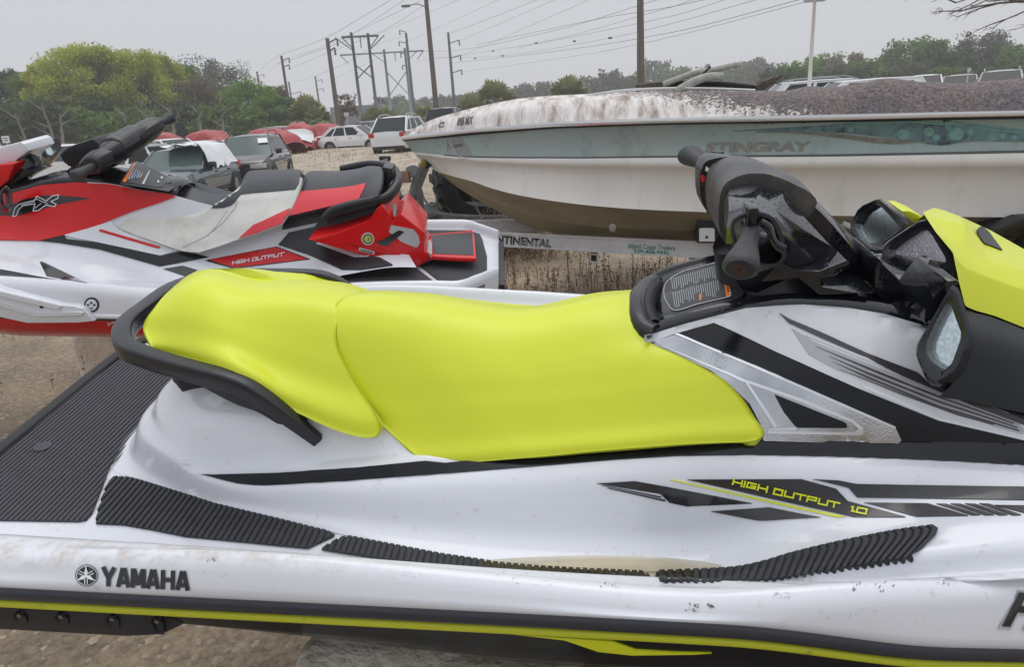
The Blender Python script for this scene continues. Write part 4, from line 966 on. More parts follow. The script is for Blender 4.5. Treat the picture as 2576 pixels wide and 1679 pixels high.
D1('badge_border', [(515, 656), (696, 620), (782, 653), (588, 677)], DECB, .003)
D1('badge', [(526, 655), (696, 622), (774, 653), (589, 674)], REDD, .0045)
D1('lettering', tech_polys('HIGH OUTPUT', (586, 668), (718, 645), 8, 2.0, (.1, -1)), DECW, .010, 40, 0, thick=False)
D1('rear_trim', [(701, 617), (728, 585), (792, 571), (800, 560), (711, 579), (716, 552), (724, 548), (951, 497), (962, 510), (939, 540), (918, 558), (844, 585), (773, 603), (804, 609), (796, 615), (893, 650), (933, 648), (955, 651), (988, 669), (908, 680), (860, 680), (777, 642)], SAT, .010, 20, 1)
D1('white_bar', [(796, 615), (808, 609), (933, 646), (926, 650), (893, 651)], WHT, .014, 20)
tl = [(773, 603), (846, 586), (928, 555), (947, 526), (960, 514), (982, 543), (984, 566), (990, 560), (1000, 545), (1009, 539), (1069, 586), (1067, 632), (1088, 651), (1048, 671), (988, 670), (941, 651), (804, 611)]
tv = [.40 if x < 800 else .40-.22*(x-800)/288 for x, y in tl]
f_ = [FR.L(x, y, v) for (x, y), v in zip(tl, tv)]; n = len(f_)
vs = f_+[Vector((p.x-.02*(p.x > .6), -p.y, p.z)) for p in f_]
tlo = mesh_obj('tail_cowling', *bevel_mesh(vs, [tuple(range(n)), tuple(reversed(range(n, 2*n)))]+[(i, n+i, n+(i+1) % n, (i+1) % n) for i in range(n)], .010, 2), REDP, B.e, True, 30)
class _T: pass
Td = _T(); Td.fr = FR; Td.e = tlo; Td.surf = [([v.co.copy() for v in tlo.data.vertices], [tuple(p.vertices) for p in tlo.data.polygons])]; bT = make_bvh(Td)
D2 = lambda n_, p, m, o=.004, st_=20, r=1, **k: decal(Td, n_, p, m, bT, o, st_, r, vfall=.3, **k)
D2('recess', [(984, 566), (1040, 577), (1052, 592), (1056, 610), (1050, 622), (1040, 621), (1009, 608), (990, 592), (978, 583)], mat('grey_plastic', (.45, .46, .47), .4), .003, 16, 3)
D2('black_fin', [(946, 609), (962, 603), (1003, 579), (1016, 583), (975, 618), (958, 616)], DECB, .006, 14)
D2('ridge', [(870, 609), (900, 612), (1060, 655), (1048, 668), (960, 634)], REDP, .008, 16)
cc = lambda cx, cy, r, k=24, sy=1.: [(cx+r*cos(2*pi*i/k), cy+r*sy*sin(2*pi*i/k)) for i in range(k)]
D2('round_sticker', cc(925, 601, 16), mat('sticker_grey', (.55, .56, .57), .5), .003, 14, 0)
D2('sticker_ring', cc(925, 601, 12.5), mat('sticker_dark', (.06, .07, .07), .5), .0042, 14, 0)
D2('sticker_centre', cc(925, 601, 9), mat('sticker_yellow', (.55, .60, .08), .5), .0054, 14, 0)
text_decal(Td, 'sticker_number', '3', (922.5, 605), (927.5, 606), 9, DECB, bT, .0066)
D2('plate_label', [(904, 622), (942, 633), (941, 641), (902, 630)], mat('sticker_grey', (0, 0, 0)), .003, 14)
D2('plate_text', [[(906, 626+i*2.4), (938, 635+i*2.0), (938, 636.3+i*2.0), (906, 627.3+i*2.4)] for i in range(2)], DECB, .0045, 20, 0, thick=False)
# rag of torn silver sheet and storage lid left open
rg = [FR.L(x, y, v) for x, y, v in [(956, 512, .10), (975, 508, .08), (996, 520, .10), (997, 562, .13), (985, 548, .14), (962, 528, .13)]]
mesh_obj('torn_flap', *bevel_mesh(rg+[p+Vector((.004, .012, .004)) for p in rg], [tuple(range(6)), tuple(range(11, 5, -1))]+[(i, 6+i, 6+(i+1) % 6, (i+1) % 6) for i in range(6)], .003), mat('silver_sheet', (.42, .41, .38), .35, metal=.3), B.e, True, 30)
def plate(px, w0, w1, name, m, bev=.003, par=None):
    P = [FR.Z(x, y, w1).xy for x, y in px]; n = len(P)
    vs = [Vector((*p, w0)) for p in P]+[Vector((*p, w1)) for p in P]
    return mesh_obj(name, *bevel_mesh(vs, [tuple(reversed(range(n))), tuple(range(n, 2*n))]+[(i, (i+1) % n, n+(i+1) % n, n+i) for i in range(n)], bev), m, par or B.e, True, 30)
lidB = plate([(1070, 590), (1165, 581), (1187, 577), (1193, 590), (1198, 650), (1140, 648), (1083, 644)], .50, .522, 'storage_lid', REDP, .006)
plate([(1085, 592), (1188, 584), (1192, 642), (1090, 638)], .515, .5245, 'lid_panel', SAT, .003, lidB)
plate([(1071, 598), (1082, 603), (1087, 612), (1086, 640), (1072, 632)], .51, .534, 'lid_window', mat('grey_plastic', (0, 0, 0)), .003, lidB)
# seats
def vB(s, t): return smooth_tab([(0, -.09), (.04, -.02), (.10, .05), (.18, .10), (.3, .145), (.5, .20), (.8, .27), (1, .30)], t)
mtB = [(458, 463), (481, 468), (515, 481), (542, 487), (570, 488), (591, 482), (602, 470), (610, 453), (620, 436), (632, 429), (687, 427), (740, 425), (757, 427)]
mlB = [(458, 463), (443, 493), (400, 511), (337, 531), (300, 541), (284, 552), (290, 567), (321, 584), (390, 608), (456, 630), (499, 635)]
G = coons(FR, mtB, [(499, 635), (550, 619), (600, 601), (655, 583), (708, 563)], mlB, [(757, 427), (761, 440), (755, 476), (738, 517), (708, 563)], vB, 34, 60)
WSE = mat('white_vinyl', (.66, .66, .62), .45, dirt=(.30, .28, .22, .55), dscale=4, dlo=.5, dhi=.75, bump=.05, bscale=300, bdist=.002)
BSE = mat('black_vinyl', (.030, .033, .042), .42, bump=.05, bscale=400, bdist=.002)
s1 = grid_part(B, 'front_seat', over(G, .1, .012), [WSE, BSE], skirt=.012, surf=True)
SB = _S(); SB.fr = FR; SB.e = s1; SB.surf = [B.surf[-1]]; bS = make_bvh(SB)
for p in s1.data.polygons:
    if p.center.y > -.075: p.material_index = 1
decal(SB, 'seat_top', [(430, 486), (443, 494), (481, 508), (506, 518), (533, 524.5), (560, 523.5), (580, 518), (592, 508), (598, 499), (606, 490), (633, 486.5), (690, 482), (743, 477), (752, 462), (757, 436), (740, 429), (690, 430), (633, 432), (622, 440), (612, 462), (600, 481), (584, 489), (560, 491), (530, 487), (500, 478), (470, 469), (456, 466)], BSE, bS, .004, 7, 0, vfall=.1)
decal(SB, 'red_insert', [(601, 600), (638, 566), (660, 557), (730, 524), (727, 535), (708, 563), (650, 585)], REDM, bS, .004, 9, 1, vfall=.28)
decal(SB, 'seam', quads([(460, 624), (520, 594), (560, 562), (590, 525), (604, 492)], 1.6)+quads([(524, 592), (548, 565), (572, 530)], 1.1), mat('seam_grey', (.30, .29, .26), .6), bS, .0012, 14, vfall=.2, thick=False)
G = coons(FR, [(769, 437), (781, 430), (854, 430), (895, 425), (926, 418), (945, 418), (959, 420)], [(724, 546), (800, 529), (902, 505), (951, 494)], [(769, 437), (757, 477), (724, 546)], [(959, 420), (964, 435), (962, 464), (951, 494)], lambda s, t: smooth_tab([(0, -.09), (.05, -.03), (.12, .03), (.25, .10), (.45, .16), (.7, .22), (1, .27)], t), 26, 40)
oG = over(G, .1, .012)
s2 = grid_part(B, 'rear_seat', oG, BSE, skirt=.012, surf=True)
SB2 = _S(); SB2.fr = FR; SB2.e = s2; SB2.surf = [B.surf[-1]]; bS2 = make_bvh(SB2)
decal(SB2, 'red_insert', [(754, 485), (761, 482), (854, 474), (893, 468), (920, 461), (917, 474), (902, 503), (726, 544)], REDM, bS2, .004, 9, 1, vfall=.2)
Hb = catmull([FR.L(819, 552, .30), FR.L(836, 534, .30), FR.L(870, 522, .295), FR.L(920, 510, .27), FR.L(965, 500, .22), FR.L(985, 484, .15), FR.L(999, 462, .06), FR.L(1001, 447, -.02), FR.L(990, 428, -.12), FR.L(968, 419, -.20), FR.L(925, 416, -.26), FR.L(860, 428, -.30)], 40)
mesh_obj('grab_handle', *tube(Hb, (.024, .028), 14, flatten=.7), SATW, B.e, True, 50)
slab(FR, [(962, 420), (985, 425), (990, 450), (975, 470), (985, 475), (955, 495), (960, 450)], .04, -.10, 'handle_bracket', SATW, B.e)
# cowl, console, pod, mirrors
brb = catmull([FR.L(*p) for p in [(-160, 540, .13), (-60, 505, .145), (32, 485, .15), (106, 464, .15), (191, 457, .15), (277, 461, .145), (340, 474, .14), (426, 485, .13), (446, 494, .12)]], 34)
rows = []
for fv, lift in ((1.03, -.015), (1.0, .002), (.93, .014), (.8, .022), (.5, .03), (0, .034)): rows.append([Vector((p.x, p.y*fv, p.z+lift)) for p in brb])
grid_part(B, 'cowl', refine(rows, 20, 50), GLO2, mirror=True)
cons = [(300, 462), (332, 408), (345, 402), (440, 452), (447, 462), (424, 480), (330, 465)]
def cz(x, y):
    w = .86
    for _ in range(10):
        p = FR.Z(x, y, w); w = smooth_tab([(brb[0].x, brb[0].z), (brb[16].x, brb[16].z), (brb[24].x, brb[24].z), (brb[29].x, brb[29].z), (brb[-1].x, brb[-1].z)], p.x)+.038
    return p
v2, f2 = tess(roundpoly([(300, 463), (333, 409), (345, 405), (440, 453), (448, 464), (425, 482), (360, 471)], 4), 12)
tpc = [cz(p.x, p.y) for p in v2]
co = mesh_obj('console', tpc, [tuple(f) for f in f2], SAT, B.e, True)
SC = _S(); SC.fr = FR; SC.e = co; SC.surf = [(tpc, [tuple(f) for f in f2])]; bC = make_bvh(SC)
decal(SC, 'console_label', [(308, 457), (337, 412), (424, 452), (409, 470), (395, 472)], mat('label_black', (0, 0, 0)), bC, .002, 14, 2)
decal(SC, 'orange_strip', [(308, 457), (337, 411), (342, 413), (316, 459)], ORG, bC, .004, 12)
decal(SC, 'label_line', [[(375, 430), (378, 431), (362, 465), (357, 464)]]+[[(322+i*7, 452-i*1), (325+i*7, 452-i), (340+i*5, 424+i*3), (338+i*5, 424+i*3)] for i in range(5)]+[cc(398, 458, 3, 10), cc(407, 448, 3, 10)], mat('label_white', (0, 0, 0)), bC, .004, 30, thick=False)
decal(SC, 'blue_mark', [[(335, 441), (344, 438), (347, 444), (339, 450)]], mat('label_blue', (.05, .16, .35), .4), bC, .005, 14, thick=False)
plv = [(430, 458), (442, 460), (447, 470), (440, 482), (430, 478), (424, 470)]
slab(FR, plv, .04, -.04, 'latch', SAT, B.e)
OB = [(.045, .030), (.0, .052), (-.05, .045), (-.10, .0), (-.10, -.05), (-.05, -.08), (.02, -.07), (.052, -.02)]
def secB(v, k=1., neck=0, dz=0): 
    cu, cw = -.79-.25*v, 1.066-.25*v+dz; R = []
    for i, (a, b) in enumerate(OB):
        a *= k; b *= k
        if neck and i in (3, 4): a -= .20*neck; b -= (.12 if i == 3 else .09)*neck
        R.append(V(cu+a, v, cw+b))
    return R
podB = mesh_obj('bar_cover', *smooth_loft([secB(v, k, nk) for v, k, nk in ((-.13, .9, .2), (-.08, 1., .8), (0, 1.02, 1), (.08, 1., .9), (.12, .95, .5), (.16, .85, .1))], 1, 16), GLO2, B.e, True, 35)
mesh_obj('bar_pad', *smooth_loft([secB(v, k, 0, .012) for v, k in ((-.09, .95), (0, 1.0), (.08, .97))], 1, 12), PADG, B.e, True, 35)
loft([secB(v, k) for v, k in ((.13, .80), (.18, .86), (.23, .78), (.25, .6))], SATW, 'switch_housing', .006, B.e)
loft([secB(v, k) for v, k in ((-.10, .92), (-.20, .85), (-.25, .75), (-.27, .5))], SATW, 'switch_housing', .006, B.e)
def gripB(v0, v1):
    a = V(-.79-.25*v0, v0, 1.066-.25*v0-.01); b = V(-.79-.25*v1, v1, 1.066-.25*v1-.01)
    g = mesh_obj('grip', *tube([a.lerp(b, t) for t in (0, .3, .5, .75, .93, 1)], [.019, .019, .022, .029, .033, .026], 18), RUBG, B.e, True, 60)
gripB(.22, .37); gripB(-.24, -.37)
slab(FR, [(149, 389), (170, 370), (232, 348), (262, 372), (276, 400), (268, 425), (240, 440), (190, 428), (160, 410)], .12, -.10, 'steering_neck', GLO2, B.e, .01)
def hoodB(name, outer, inner, vv, depth, lens, ln): return hood(name, [(x, y, 0) for x, y in outer], [(x, y, 0) for x, y in inner], vv, depth, lens, ln, GLO, (.74, -.56, .34), B.e, .03, FR, -1)
hoodB('mirror', [(100, 372), (126, 350), (140, 345), (154, 356), (153, 380), (132, 396), (116, 398), (104, 388)], [(116, 372), (122, 361), (130, 360), (138, 368), (142, 378), (130, 391), (120, 388), (115, 380)], -.34, .16, MIR, 'mirror_glass')
hoodB('gauge_pod', [(40, 402), (66, 384), (92, 389), (106, 408), (94, 426), (84, 433), (62, 430), (46, 420)], [(46, 404), (66, 389), (78, 394), (90, 408), (82, 420), (74, 427), (62, 422), (52, 412)], -.02, .12, mat('screen_dark', (.06, .06, .07), .25), 'gauge_display')
hoodB('mirror', [(2, 478), (16, 466), (26, 475), (31, 490), (32, 515), (20, 526), (4, 518), (-4, 500)], [(8, 484), (14, 478), (21, 482), (24, 492), (24, 510), (17, 516), (9, 511), (6, 497)], .30, .12, mat('mirror_red', (.30, .07, .07), .12, metal=.8), 'mirror_glass')
slab(FR, [(60, 425), (90, 432), (50, 452), (25, 470), (18, 455), (40, 440)], .06, -.10, 'gauge_base', GLO2, B.e)
slab(FR, [(-120, 400), (0, 371), (50, 357), (62, 362), (72, 380), (44, 400), (36, 412), (0, 418), (-120, 470)], .02, -.22, 'hood', WHT, B.e, .008)
slab(FR, [(-120, 440), (0, 414), (37, 411), (30, 430), (20, 455), (0, 472), (-120, 520)], .10, .0, 'hood_side', REDP, B.e, .008)
slab(FR, [(60, 358), (78, 368), (76, 376), (66, 380), (52, 372)], -.05, -.2, 'hood_tip', GLO2, B.e, .004)
# graphics on the red cowling
D1('swoosh', [(-60, 535), (0, 519), (40, 512), (66, 502), (117, 491), (170, 493), (233, 499), (155, 513), (128, 521), (45, 544), (0, 542), (-60, 545)], DECB, .0125, 16)
D1('emblem', quads([(37, 545), (43, 524), (54, 514), (93, 504), (97, 494), (108, 499), (121, 506), (136, 493), (152, 490), (150, 499), (133, 507), (146, 514), (142, 520), (120, 516), (101, 530), (88, 531), (93, 513), (62, 518), (52, 528), (46, 544), (37, 545)], 1.9)+quads([(58, 517), (92, 508)], 1.4)+quads([(96, 500), (112, 508), (124, 512)], 1.4)+quads([(108, 512), (93, 524)], 1.4), DECW, .0145, 30, 0, thick=False)
# raised white blade along the side
bl = [(-140, 690), (-60, 712), (0, 731), (160, 769), (188, 771), (208, 777), (216, 786), (238, 809), (197, 813), (68, 814), (0, 799), (-140, 760)]
blo = slab(FR, bl, .640, .56, 'side_blade', WHT, B.e, .008)
BL = _S(); BL.fr = FR; BL.e = blo; BL.surf = [([v.co.copy() for v in blo.data.vertices], [tuple(p.vertices) for p in blo.data.polygons])]; bBl = make_bvh(BL)
decal(BL, 'ridge', [[(-100, 706), (0, 733), (158, 770), (146, 777), (0, 743), (-100, 718)], [(-100, 745), (0, 757), (95, 786), (200, 784), (212, 786), (206, 792), (95, 795), (0, 768), (-100, 757)]], WHT, bBl, .010, 24, 1, vfall=.64)
decal(BL, 'screw', cc(105, 771, 4.5, 12), SAT, bBl, .005, 10, vfall=.64)
D1('round_emblem', cc(231, 767, 19), mat('navy', (.02, .03, .09), .4), .003, 16, 0)
D1('emblem_centre', cc(231, 767, 14), DECW, .0045, 16, 0)
def star(cx, cy, r): return [(cx+(r if i % 2 == 0 else r*.42)*sin(pi*i/5), cy-(r if i % 2 == 0 else r*.42)*cos(pi*i/5)) for i in range(10)]
D1('emblem_stars', [star(223, 767, 5), star(231, 762, 5), star(239, 767, 5), [(224, 774), (238, 774), (231, 778)]], mat('navy', (0, 0, 0)), .006, 16, 0, thick=False)
text_decal(B, 'hull_name', 'WA', (262, 818), (330, 822), 12, mat('letter_sand', (.55, .45, .40), .4), bB, .004, bold=.02, shear=.2, vfall=.59)
# concrete blocks carrying both craft
CONC = mat('old_concrete', (.52, .45, .34), .92, col2=(.68, .63, .54), nscale=7, detail=9, bump=.9, bscale=26, bdist=.02, dirt=(.36, .30, .21, .6), dscale=4, dlo=.5, dhi=.8)
def chunk(name, label, cx, cy, sx, sy, h, rot, seed, group='concrete blocks under the jet skis', ground=None):
    bm = bmesh.new(); bmesh.ops.create_cube(bm, size=1); bmesh.ops.subdivide_edges(bm, edges=bm.edges[:], cuts=14, use_grid_fill=True)
    r_ = Vector((seed*3.1, seed*1.7, 0))
    for v in bm.verts:
        c = v.co.copy(); q = Vector((c.x*sx, c.y*sy, (c.z+.5)*h))
        e_ = sum(1 for a in (abs(c.x), abs(c.y), abs(c.z)) if a > .46)
        q += noise.noise_vector(q*5+r_)*.018+noise.noise_vector(q*17+r_)*.006
        if e_ >= 2: q += (Vector((0, 0, h/2))-q)*(.03+.09*max(0, noise.noise(q*8+r_)+.2))
        v.co = q
    me = bpy.data.meshes.new(name); bm.to_mesh(me); bm.free(); me.materials.append(CONC)
    for p in me.polygons: p.use_smooth = True
    o = bpy.data.objects.new(name, me); COL.objects.link(o); o.location = (cx, cy, 0); o.rotation_euler = (0, 0, rot); tag(o, label, 'block', group)
    return o
# ================================================================== weathered motorboat on its trailer
FB = Frame((1.5, 6.0, 0), 8)
BT = TH_('motorboat', 'weathered white motorboat with burnt deck and teal stripe, on a trailer', 'boat', FB)
def prow(pts, n=90): return catmull([FB.L(x, y, v) for x, y, v in pts], n)
STN = dict(rough=.5)
HGR = mat('faded_grey_hull', (.39, .42, .415), .42, col2=(.31, .43, .415), nscale=.9, detail=3, dirt=(.10, .10, .08, .5), dscale=6, dlo=.52, dhi=.75, stretch=(1, 1, .6))
HWH = mat('chalky_white_hull', (.80, .78, .74), .5, col2=(.73, .71, .67), nscale=2.2, dirt=(.40, .36, .28, .45), dscale=5, dlo=.54, dhi=.8, stretch=(1, 1, .3))
HBR = mat('algae_brown_hull', (.24, .20, .13), .6, col2=(.34, .30, .21), nscale=3, dirt=(.16, .17, .06, .6), dscale=4, dlo=.5, dhi=.7, stretch=(.5, 1, 1))
STEEL = mat('rail_steel', (.70, .70, .70), .25, metal=.9)
def burnt():
    m = bpy.data.materials.new('stained_deck'); m.use_nodes = True; n = m.node_tree; b = n.nodes['Principled BSDF']; b.inputs['Roughness'].default_value = .75
    N = n.nodes.new; lk = n.links.new; t = N('ShaderNodeTexCoord'); s = N('ShaderNodeSeparateXYZ'); lk(t.outputs['Object'], s.inputs[0])
    def noise_(sc, det, st=None):
        q = N('ShaderNodeTexNoise'); q.inputs['Scale'].default_value = sc; q.inputs['Detail'].default_value = det; q.inputs['Roughness'].default_value = .7
        if st: mp = N('ShaderNodeMapping'); mp.inputs['Scale'].default_value = st; lk(t.outputs['Object'], mp.inputs[0]); lk(mp.outputs[0], q.inputs['Vector'])
        else: lk(t.outputs['Object'], q.inputs['Vector'])
        return q.outputs['Fac']
    def math_(op, a, b_, c=None):
        q = N('ShaderNodeMath'); q.operation = op
        for i, v in enumerate((a, b_, c)):
            if v is None: continue
            if isinstance(v, (int, float)): q.inputs[i].default_value = v
            else: lk(v, q.inputs[i])
        return q.outputs[0]
    def ramp(v, *st):
        r = N('ShaderNodeValToRGB'); lk(v, r.inputs[0]); e_ = r.color_ramp.elements
        e_[0].position, e_[0].color = st[0][0], (*st[0][1], 1); e_[1].position, e_[1].color = st[-1][0], (*st[-1][1], 1)
        for p, c in st[1:-1]: k = e_.new(p); k.color = (*c, 1)
        return r.outputs[0]
    def mixc(f_, a, b_):
        x = N('ShaderNodeMix'); x.data_type = 'RGBA'; lk(f_, x.inputs[0]); lk(a, x.inputs[6]); lk(b_, x.inputs[7]); return x.outputs[2]
    streak = ramp(noise_(11, 6, (1, .4, .12)), (.36, (.28, .23, .19)), (.46, (.54, .48, .45)), (.56, (.72, .69, .66)), (.8, (.80, .78, .77)))
    char = ramp(noise_(46, 8), (.28, (.03, .028, .034)), (.40, (.13, .12, .13)), (.52, (.25, .21, .205)), (.64, (.38, .33, .31)), (.76, (.70, .67, .62)))
    char2 = ramp(noise_(5, 4), (.35, (.26, .27, .32)), (.65, (.42, .35, .31)))
    x = N('ShaderNodeMix'); x.data_type = 'RGBA'; x.blend_type = 'OVERLAY'; x.inputs[0].default_value = .6; lk(char, x.inputs[6]); lk(char2, x.inputs[7])
    mk = math_('ADD', math_('MULTIPLY_ADD', s.outputs[0], .24, math_('SUBTRACT', s.outputs[2], 1.685)), math_('MULTIPLY', math_('SUBTRACT', noise_(50, 5), .5), .55))
    mk = math_('ADD', mk, math_('MULTIPLY', math_('SUBTRACT', noise_(7, 3), .5), .14))
    f_ = N('ShaderNodeMapRange'); lk(mk, f_.inputs[0]); f_.inputs[1].default_value = -.02; f_.inputs[2].default_value = .03
    lk(mixc(f_.outputs[0], streak, x.outputs[2]), b.inputs['Base Color'])
    bp = N('ShaderNodeBump'); bp.inputs['Distance'].default_value = .02; h = math_('MULTIPLY', noise_(70, 6), f_.outputs[0]); lk(h, bp.inputs['Height']); bp.inputs['Strength'].default_value = .9; lk(bp.outputs[0], b.inputs['Normal'])
    return m
DKM = burnt()
r0 = prow([(1014, 349, .01), (1019, 347, .06), (1135, 334, .33), (1187, 328, .45), (1271, 322, .6), (1380, 314, .77), (1450, 311, .86), (1650, 304, 1.03), (1900, 299, 1.12), (2100, 295, 1.15), (2350, 289, 1.15), (2576, 284, 1.14), (3000, 272, 1.12), (3600, 262, 1.08)])
r1 = prow([(1015, 353, .01), (1022, 352, .06), (1135, 343, .32), (1187, 338, .43), (1271, 331, .585), (1380, 322, .755), (1450, 319, .845), (1650, 312, 1.01), (1900, 308, 1.10), (2100, 305, 1.13), (2350, 300, 1.13), (2576, 297, 1.12), (3000, 287, 1.10), (3600, 280, 1.06)])
r2 = prow([(1040, 383, .0), (1048, 384, .05), (1116, 391, .23), (1193, 396, .40), (1300, 398, .59), (1450, 398, .79), (1650, 396, .96), (1850, 395, 1.04), (2100, 392, 1.08), (2350, 388, 1.08), (2576, 383, 1.07), (3000, 378, 1.05), (3600, 370, 1.02)])
r2b = [p+V(0, .018, -.006) for p in r2]
r3 = prow([(1048, 390, .0), (1056, 391, .05), (1116, 399, .225), (1193, 406, .40), (1310, 414, .605), (1450, 418, .79), (1650, 420, .965), (1850, 422, 1.045), (2100, 421, 1.085), (2350, 420, 1.085), (2576, 418, 1.075), (3000, 414, 1.055), (3600, 408, 1.02)])
r3b = [p+V(0, -.022, -.012) for p in r3]
r4 = prow([(1105, 435, .0), (1120, 438, .10), (1148, 446, .20), (1193, 458, .34), (1237, 474, .45), (1309, 492, .60), (1430, 511, .77), (1550, 523, .86), (1676, 530, .92), (1880, 537, .97), (2102, 543, .98), (2350, 545, .98), (2576, 547, .97), (3000, 548, .95), (3600, 548, .92)])
r4b = [p+V(0, -.03, -.004) for p in r4]
r5 = prow([(1110, 440, .0), (1145, 460, .06), (1200, 488, .16), (1270, 518, .28), (1350, 545, .42), (1480, 568, .54), (1676, 578, .62), (2102, 590, .66), (2576, 596, .66), (3000, 597, .64), (3600, 596, .62)])
r5b = [p+V(0, -.02, .006) for p in r5]
r6 = prow([(1112, 442, .0), (1158, 476, .0), (1240, 525, .0), (1330, 568, .0), (1400, 590, .0), (1480, 604, .0), (1700, 618, .0), (2102, 632, .0), (2576, 640, .0), (3000, 642, .0), (3600, 640, .0)])
grid_part(BT, 'hull_side', [r1]+[[a.lerp(b, t)+V(0, -.03*sin(pi*t)*min(1, j/30), 0) for j, (a, b) in enumerate(zip(r1, r2))] for t in (.25, .5, .75)]+[r2], HGR, mirror=True, surf=True)
grid_part(BT, 'lower_hull', [r2, r2b, r3, r3b]+[[a.lerp(b, t)+V(0, -.02*sin(pi*t), 0) for a, b in zip(r3b, r4)] for t in (.3, .6, .85)]+[r4], HWH, mirror=True, surf=True)
grid_part(BT, 'bottom', [r4, r4b, r5, r5b, [a.lerp(b, .5) for a, b in zip(r5b, r6)], r6], HBR, mirror=True, smooth=False, surf=True)
cp = [r[-1] for r in (r1, r2, r3, r4, r5, r6)]
mesh_obj('transom', cp+[Vector((p.x, -p.y, p.z)) for p in cp], [(i, i+1, 7+i, 6+i) for i in range(5)], HWH, BT.e, False)
rb = [p+V(0, .020, 0) for p in r0]
mesh_obj('rub_rail', *join(tube([p.lerp(q, .15)+V(0, .014, .004) for p, q in zip(r0, r1)], (.014, .020), 8, flatten=.7), tube([Vector((p.x, -p.y-.014, p.z)) for p in r0], .016, 8)), STEEL, BT.e, True, 50)
mesh_obj('rub_insert', *tube([p.lerp(q, .85)+V(0, .010, 0) for p, q in zip(r0, r1)], .011, 6), RUB, BT.e)
d0 = [p+V(0, -.005, .012) for p in r0]
d2 = prow([(1016, 345, .0), (1039, 332, .05), (1087, 308, .10), (1135, 293, .17), (1193, 277, .25), (1271, 260, .36), (1348, 250, .46), (1450, 244, .58), (1560, 238, .68), (1676, 232, .74), (1800, 230, .80), (1908, 229, .84), (2063, 223, .88), (2140, 214, .88), (2198, 201, .88), (2249, 195, .88), (2285, 201, .88), (2334, 208, .88), (2450, 206, .88), (2576, 195, .87), (3000, 190, .86), (3600, 200, .84)])
d1 = [a.lerp(b, .55)+V(0, .05*min(1, j/14), .025*min(1, j/14)) for j, (a, b) in enumerate(zip(d0, d2))]
d3 = [Vector((p.x, p.y*.55, p.z-.02-.10*max(0, min(1, (p.x-.0)/.5)))) for p in d2]; d4 = [Vector((p.x, 0, p.z+(.03 if p.x < 0 else -.12))) for p in d2]
G = refine([d0, d1, d2, d3, d4], 26, 200)
for i, r in enumerate(G):
    for p in r:
        if p.x > .1: p += Vector(noise.noise_vector(p*6))*.012*min(1, (p.x-.1)*3)*(1 if i > 3 else 0)
grid_part(BT, 'deck', G, DKM, mirror=True, surf=True)
bBt = make_bvh(BT)
E1 = lambda n_, p, m, o=.004, st_=30, r=1, **k: decal(BT, n_, p, m, bBt, o, st_, r, vfall=1.0, **k)
E1('knuckle_line', [(1116, 389), (1193, 393), (1300, 395), (1450, 395), (1650, 392), (2100, 388), (2576, 378), (2700, 376), (2700, 382), (2576, 385), (2100, 394), (1650, 397), (1450, 399), (1193, 397), (1116, 392)], mat('dark_pinstripe', (.10, .10, .10), .5), .006)
WAV = mat('peeling_wave_graphic', (.10, .115, .19), .55, col2=(.17, .34, .31), nscale=7, detail=6, dirt=(.03, .035, .06, .9), dscale=9, dlo=.5, dhi=.62)
E1('wave_graphic', [(1843, 329), (1900, 325), (1990, 320), (2100, 313), (2180, 309), (2261, 308), (2378, 312), (2440, 318), (2494, 325), (2576, 337), (2640, 345), (2640, 357), (2576, 356), (2455, 354), (2416, 358), (2390, 363), (2368, 365), (2335, 362), (2300, 354), (2260, 348), (2200, 341), (2126, 334), (2000, 328), (1900, 327)], WAV, .005, 24)
E1('wave_underline', [(1900, 331), (1990, 330), (2100, 336), (2200, 347), (2260, 351), (2310, 354), (2300, 358), (2252, 362), (2203, 359), (2126, 347), (2060, 339), (1990, 333)], mat('grey_brown_graphic', (.20, .19, .165), .6, noise_amt=.3, nscale=20), .006, 24)
E1('wave_bands', [[(2120, 306), (2300, 303), (2450, 315), (2640, 342), (2640, 346), (2450, 320), (2300, 308), (2120, 310)], [(2380, 303), (2480, 314), (2640, 333), (2640, 336), (2480, 318)]], mat('teal_graphic', (.17, .36, .33), .5, noise_amt=.2, nscale=15), .0065, 24)
for x, y, r in [(2271, 338, 16), (2336, 330, 13), (2354, 345, 9), (2404, 336, 20), (2440, 332, 9), (2520, 341, 8), (2385, 320, 8), (2140, 325, 7), (2550, 345, 6)]: E1('wave_spot', cc(x, y, r, 14, .9), mat('teal_graphic', (0, 0, 0)), .0075, 24)
text_decal(BT, 'boat_name', 'STINGRAY', (1773, 382), (2036, 379), 24, mat('ghost_letter', (.24, .235, .21), .6), bBt, .005, bold=.045, shear=.25, vfall=1.1)
text_decal(BT, 'registration', '895 MX', (1150, 316), (1188, 312), 19, DECB, bBt, .006, bold=.02, shear=.3, vfall=.4)
E1('sticker', [(1104, 320), (1108, 309), (1119, 306), (1116, 320)], mat('sticker_dark', (0, 0, 0)), .005, 10)
E1('sticker_mark', [(1108, 318), (1110, 313), (1117, 312), (1115, 319)], mat('sticker_lilac', (.45, .45, .55), .5), .0065, 10)
E1('placard', [(1131, 352), (1160, 345), (1174, 366), (1191, 397), (1156, 399), (1146, 378)], mat('placard_film', (.30, .31, .32), .3), .004, 14)
E1('placard_scribble', [q for i in range(8) for q in quads([(1141+i*3, 369-i*.6), (1143+i*3, 364-i*.6), (1144+i*3, 372-i*.6)], .9)]+quads([(1142, 356), (1156, 353)], .8), mat('scribble', (.10, .10, .11), .6), .006, 20, 0, thick=False)
E1('red_marks', quads([(1115, 355), (1118, 362)], 1.4)+quads([(1126, 352), (1127, 380)], 1.6)+quads([(1128, 360), (1135, 376)], 1.4), mat('marker_red', (.42, .16, .14), .6), .005, 20, 0, thick=False)
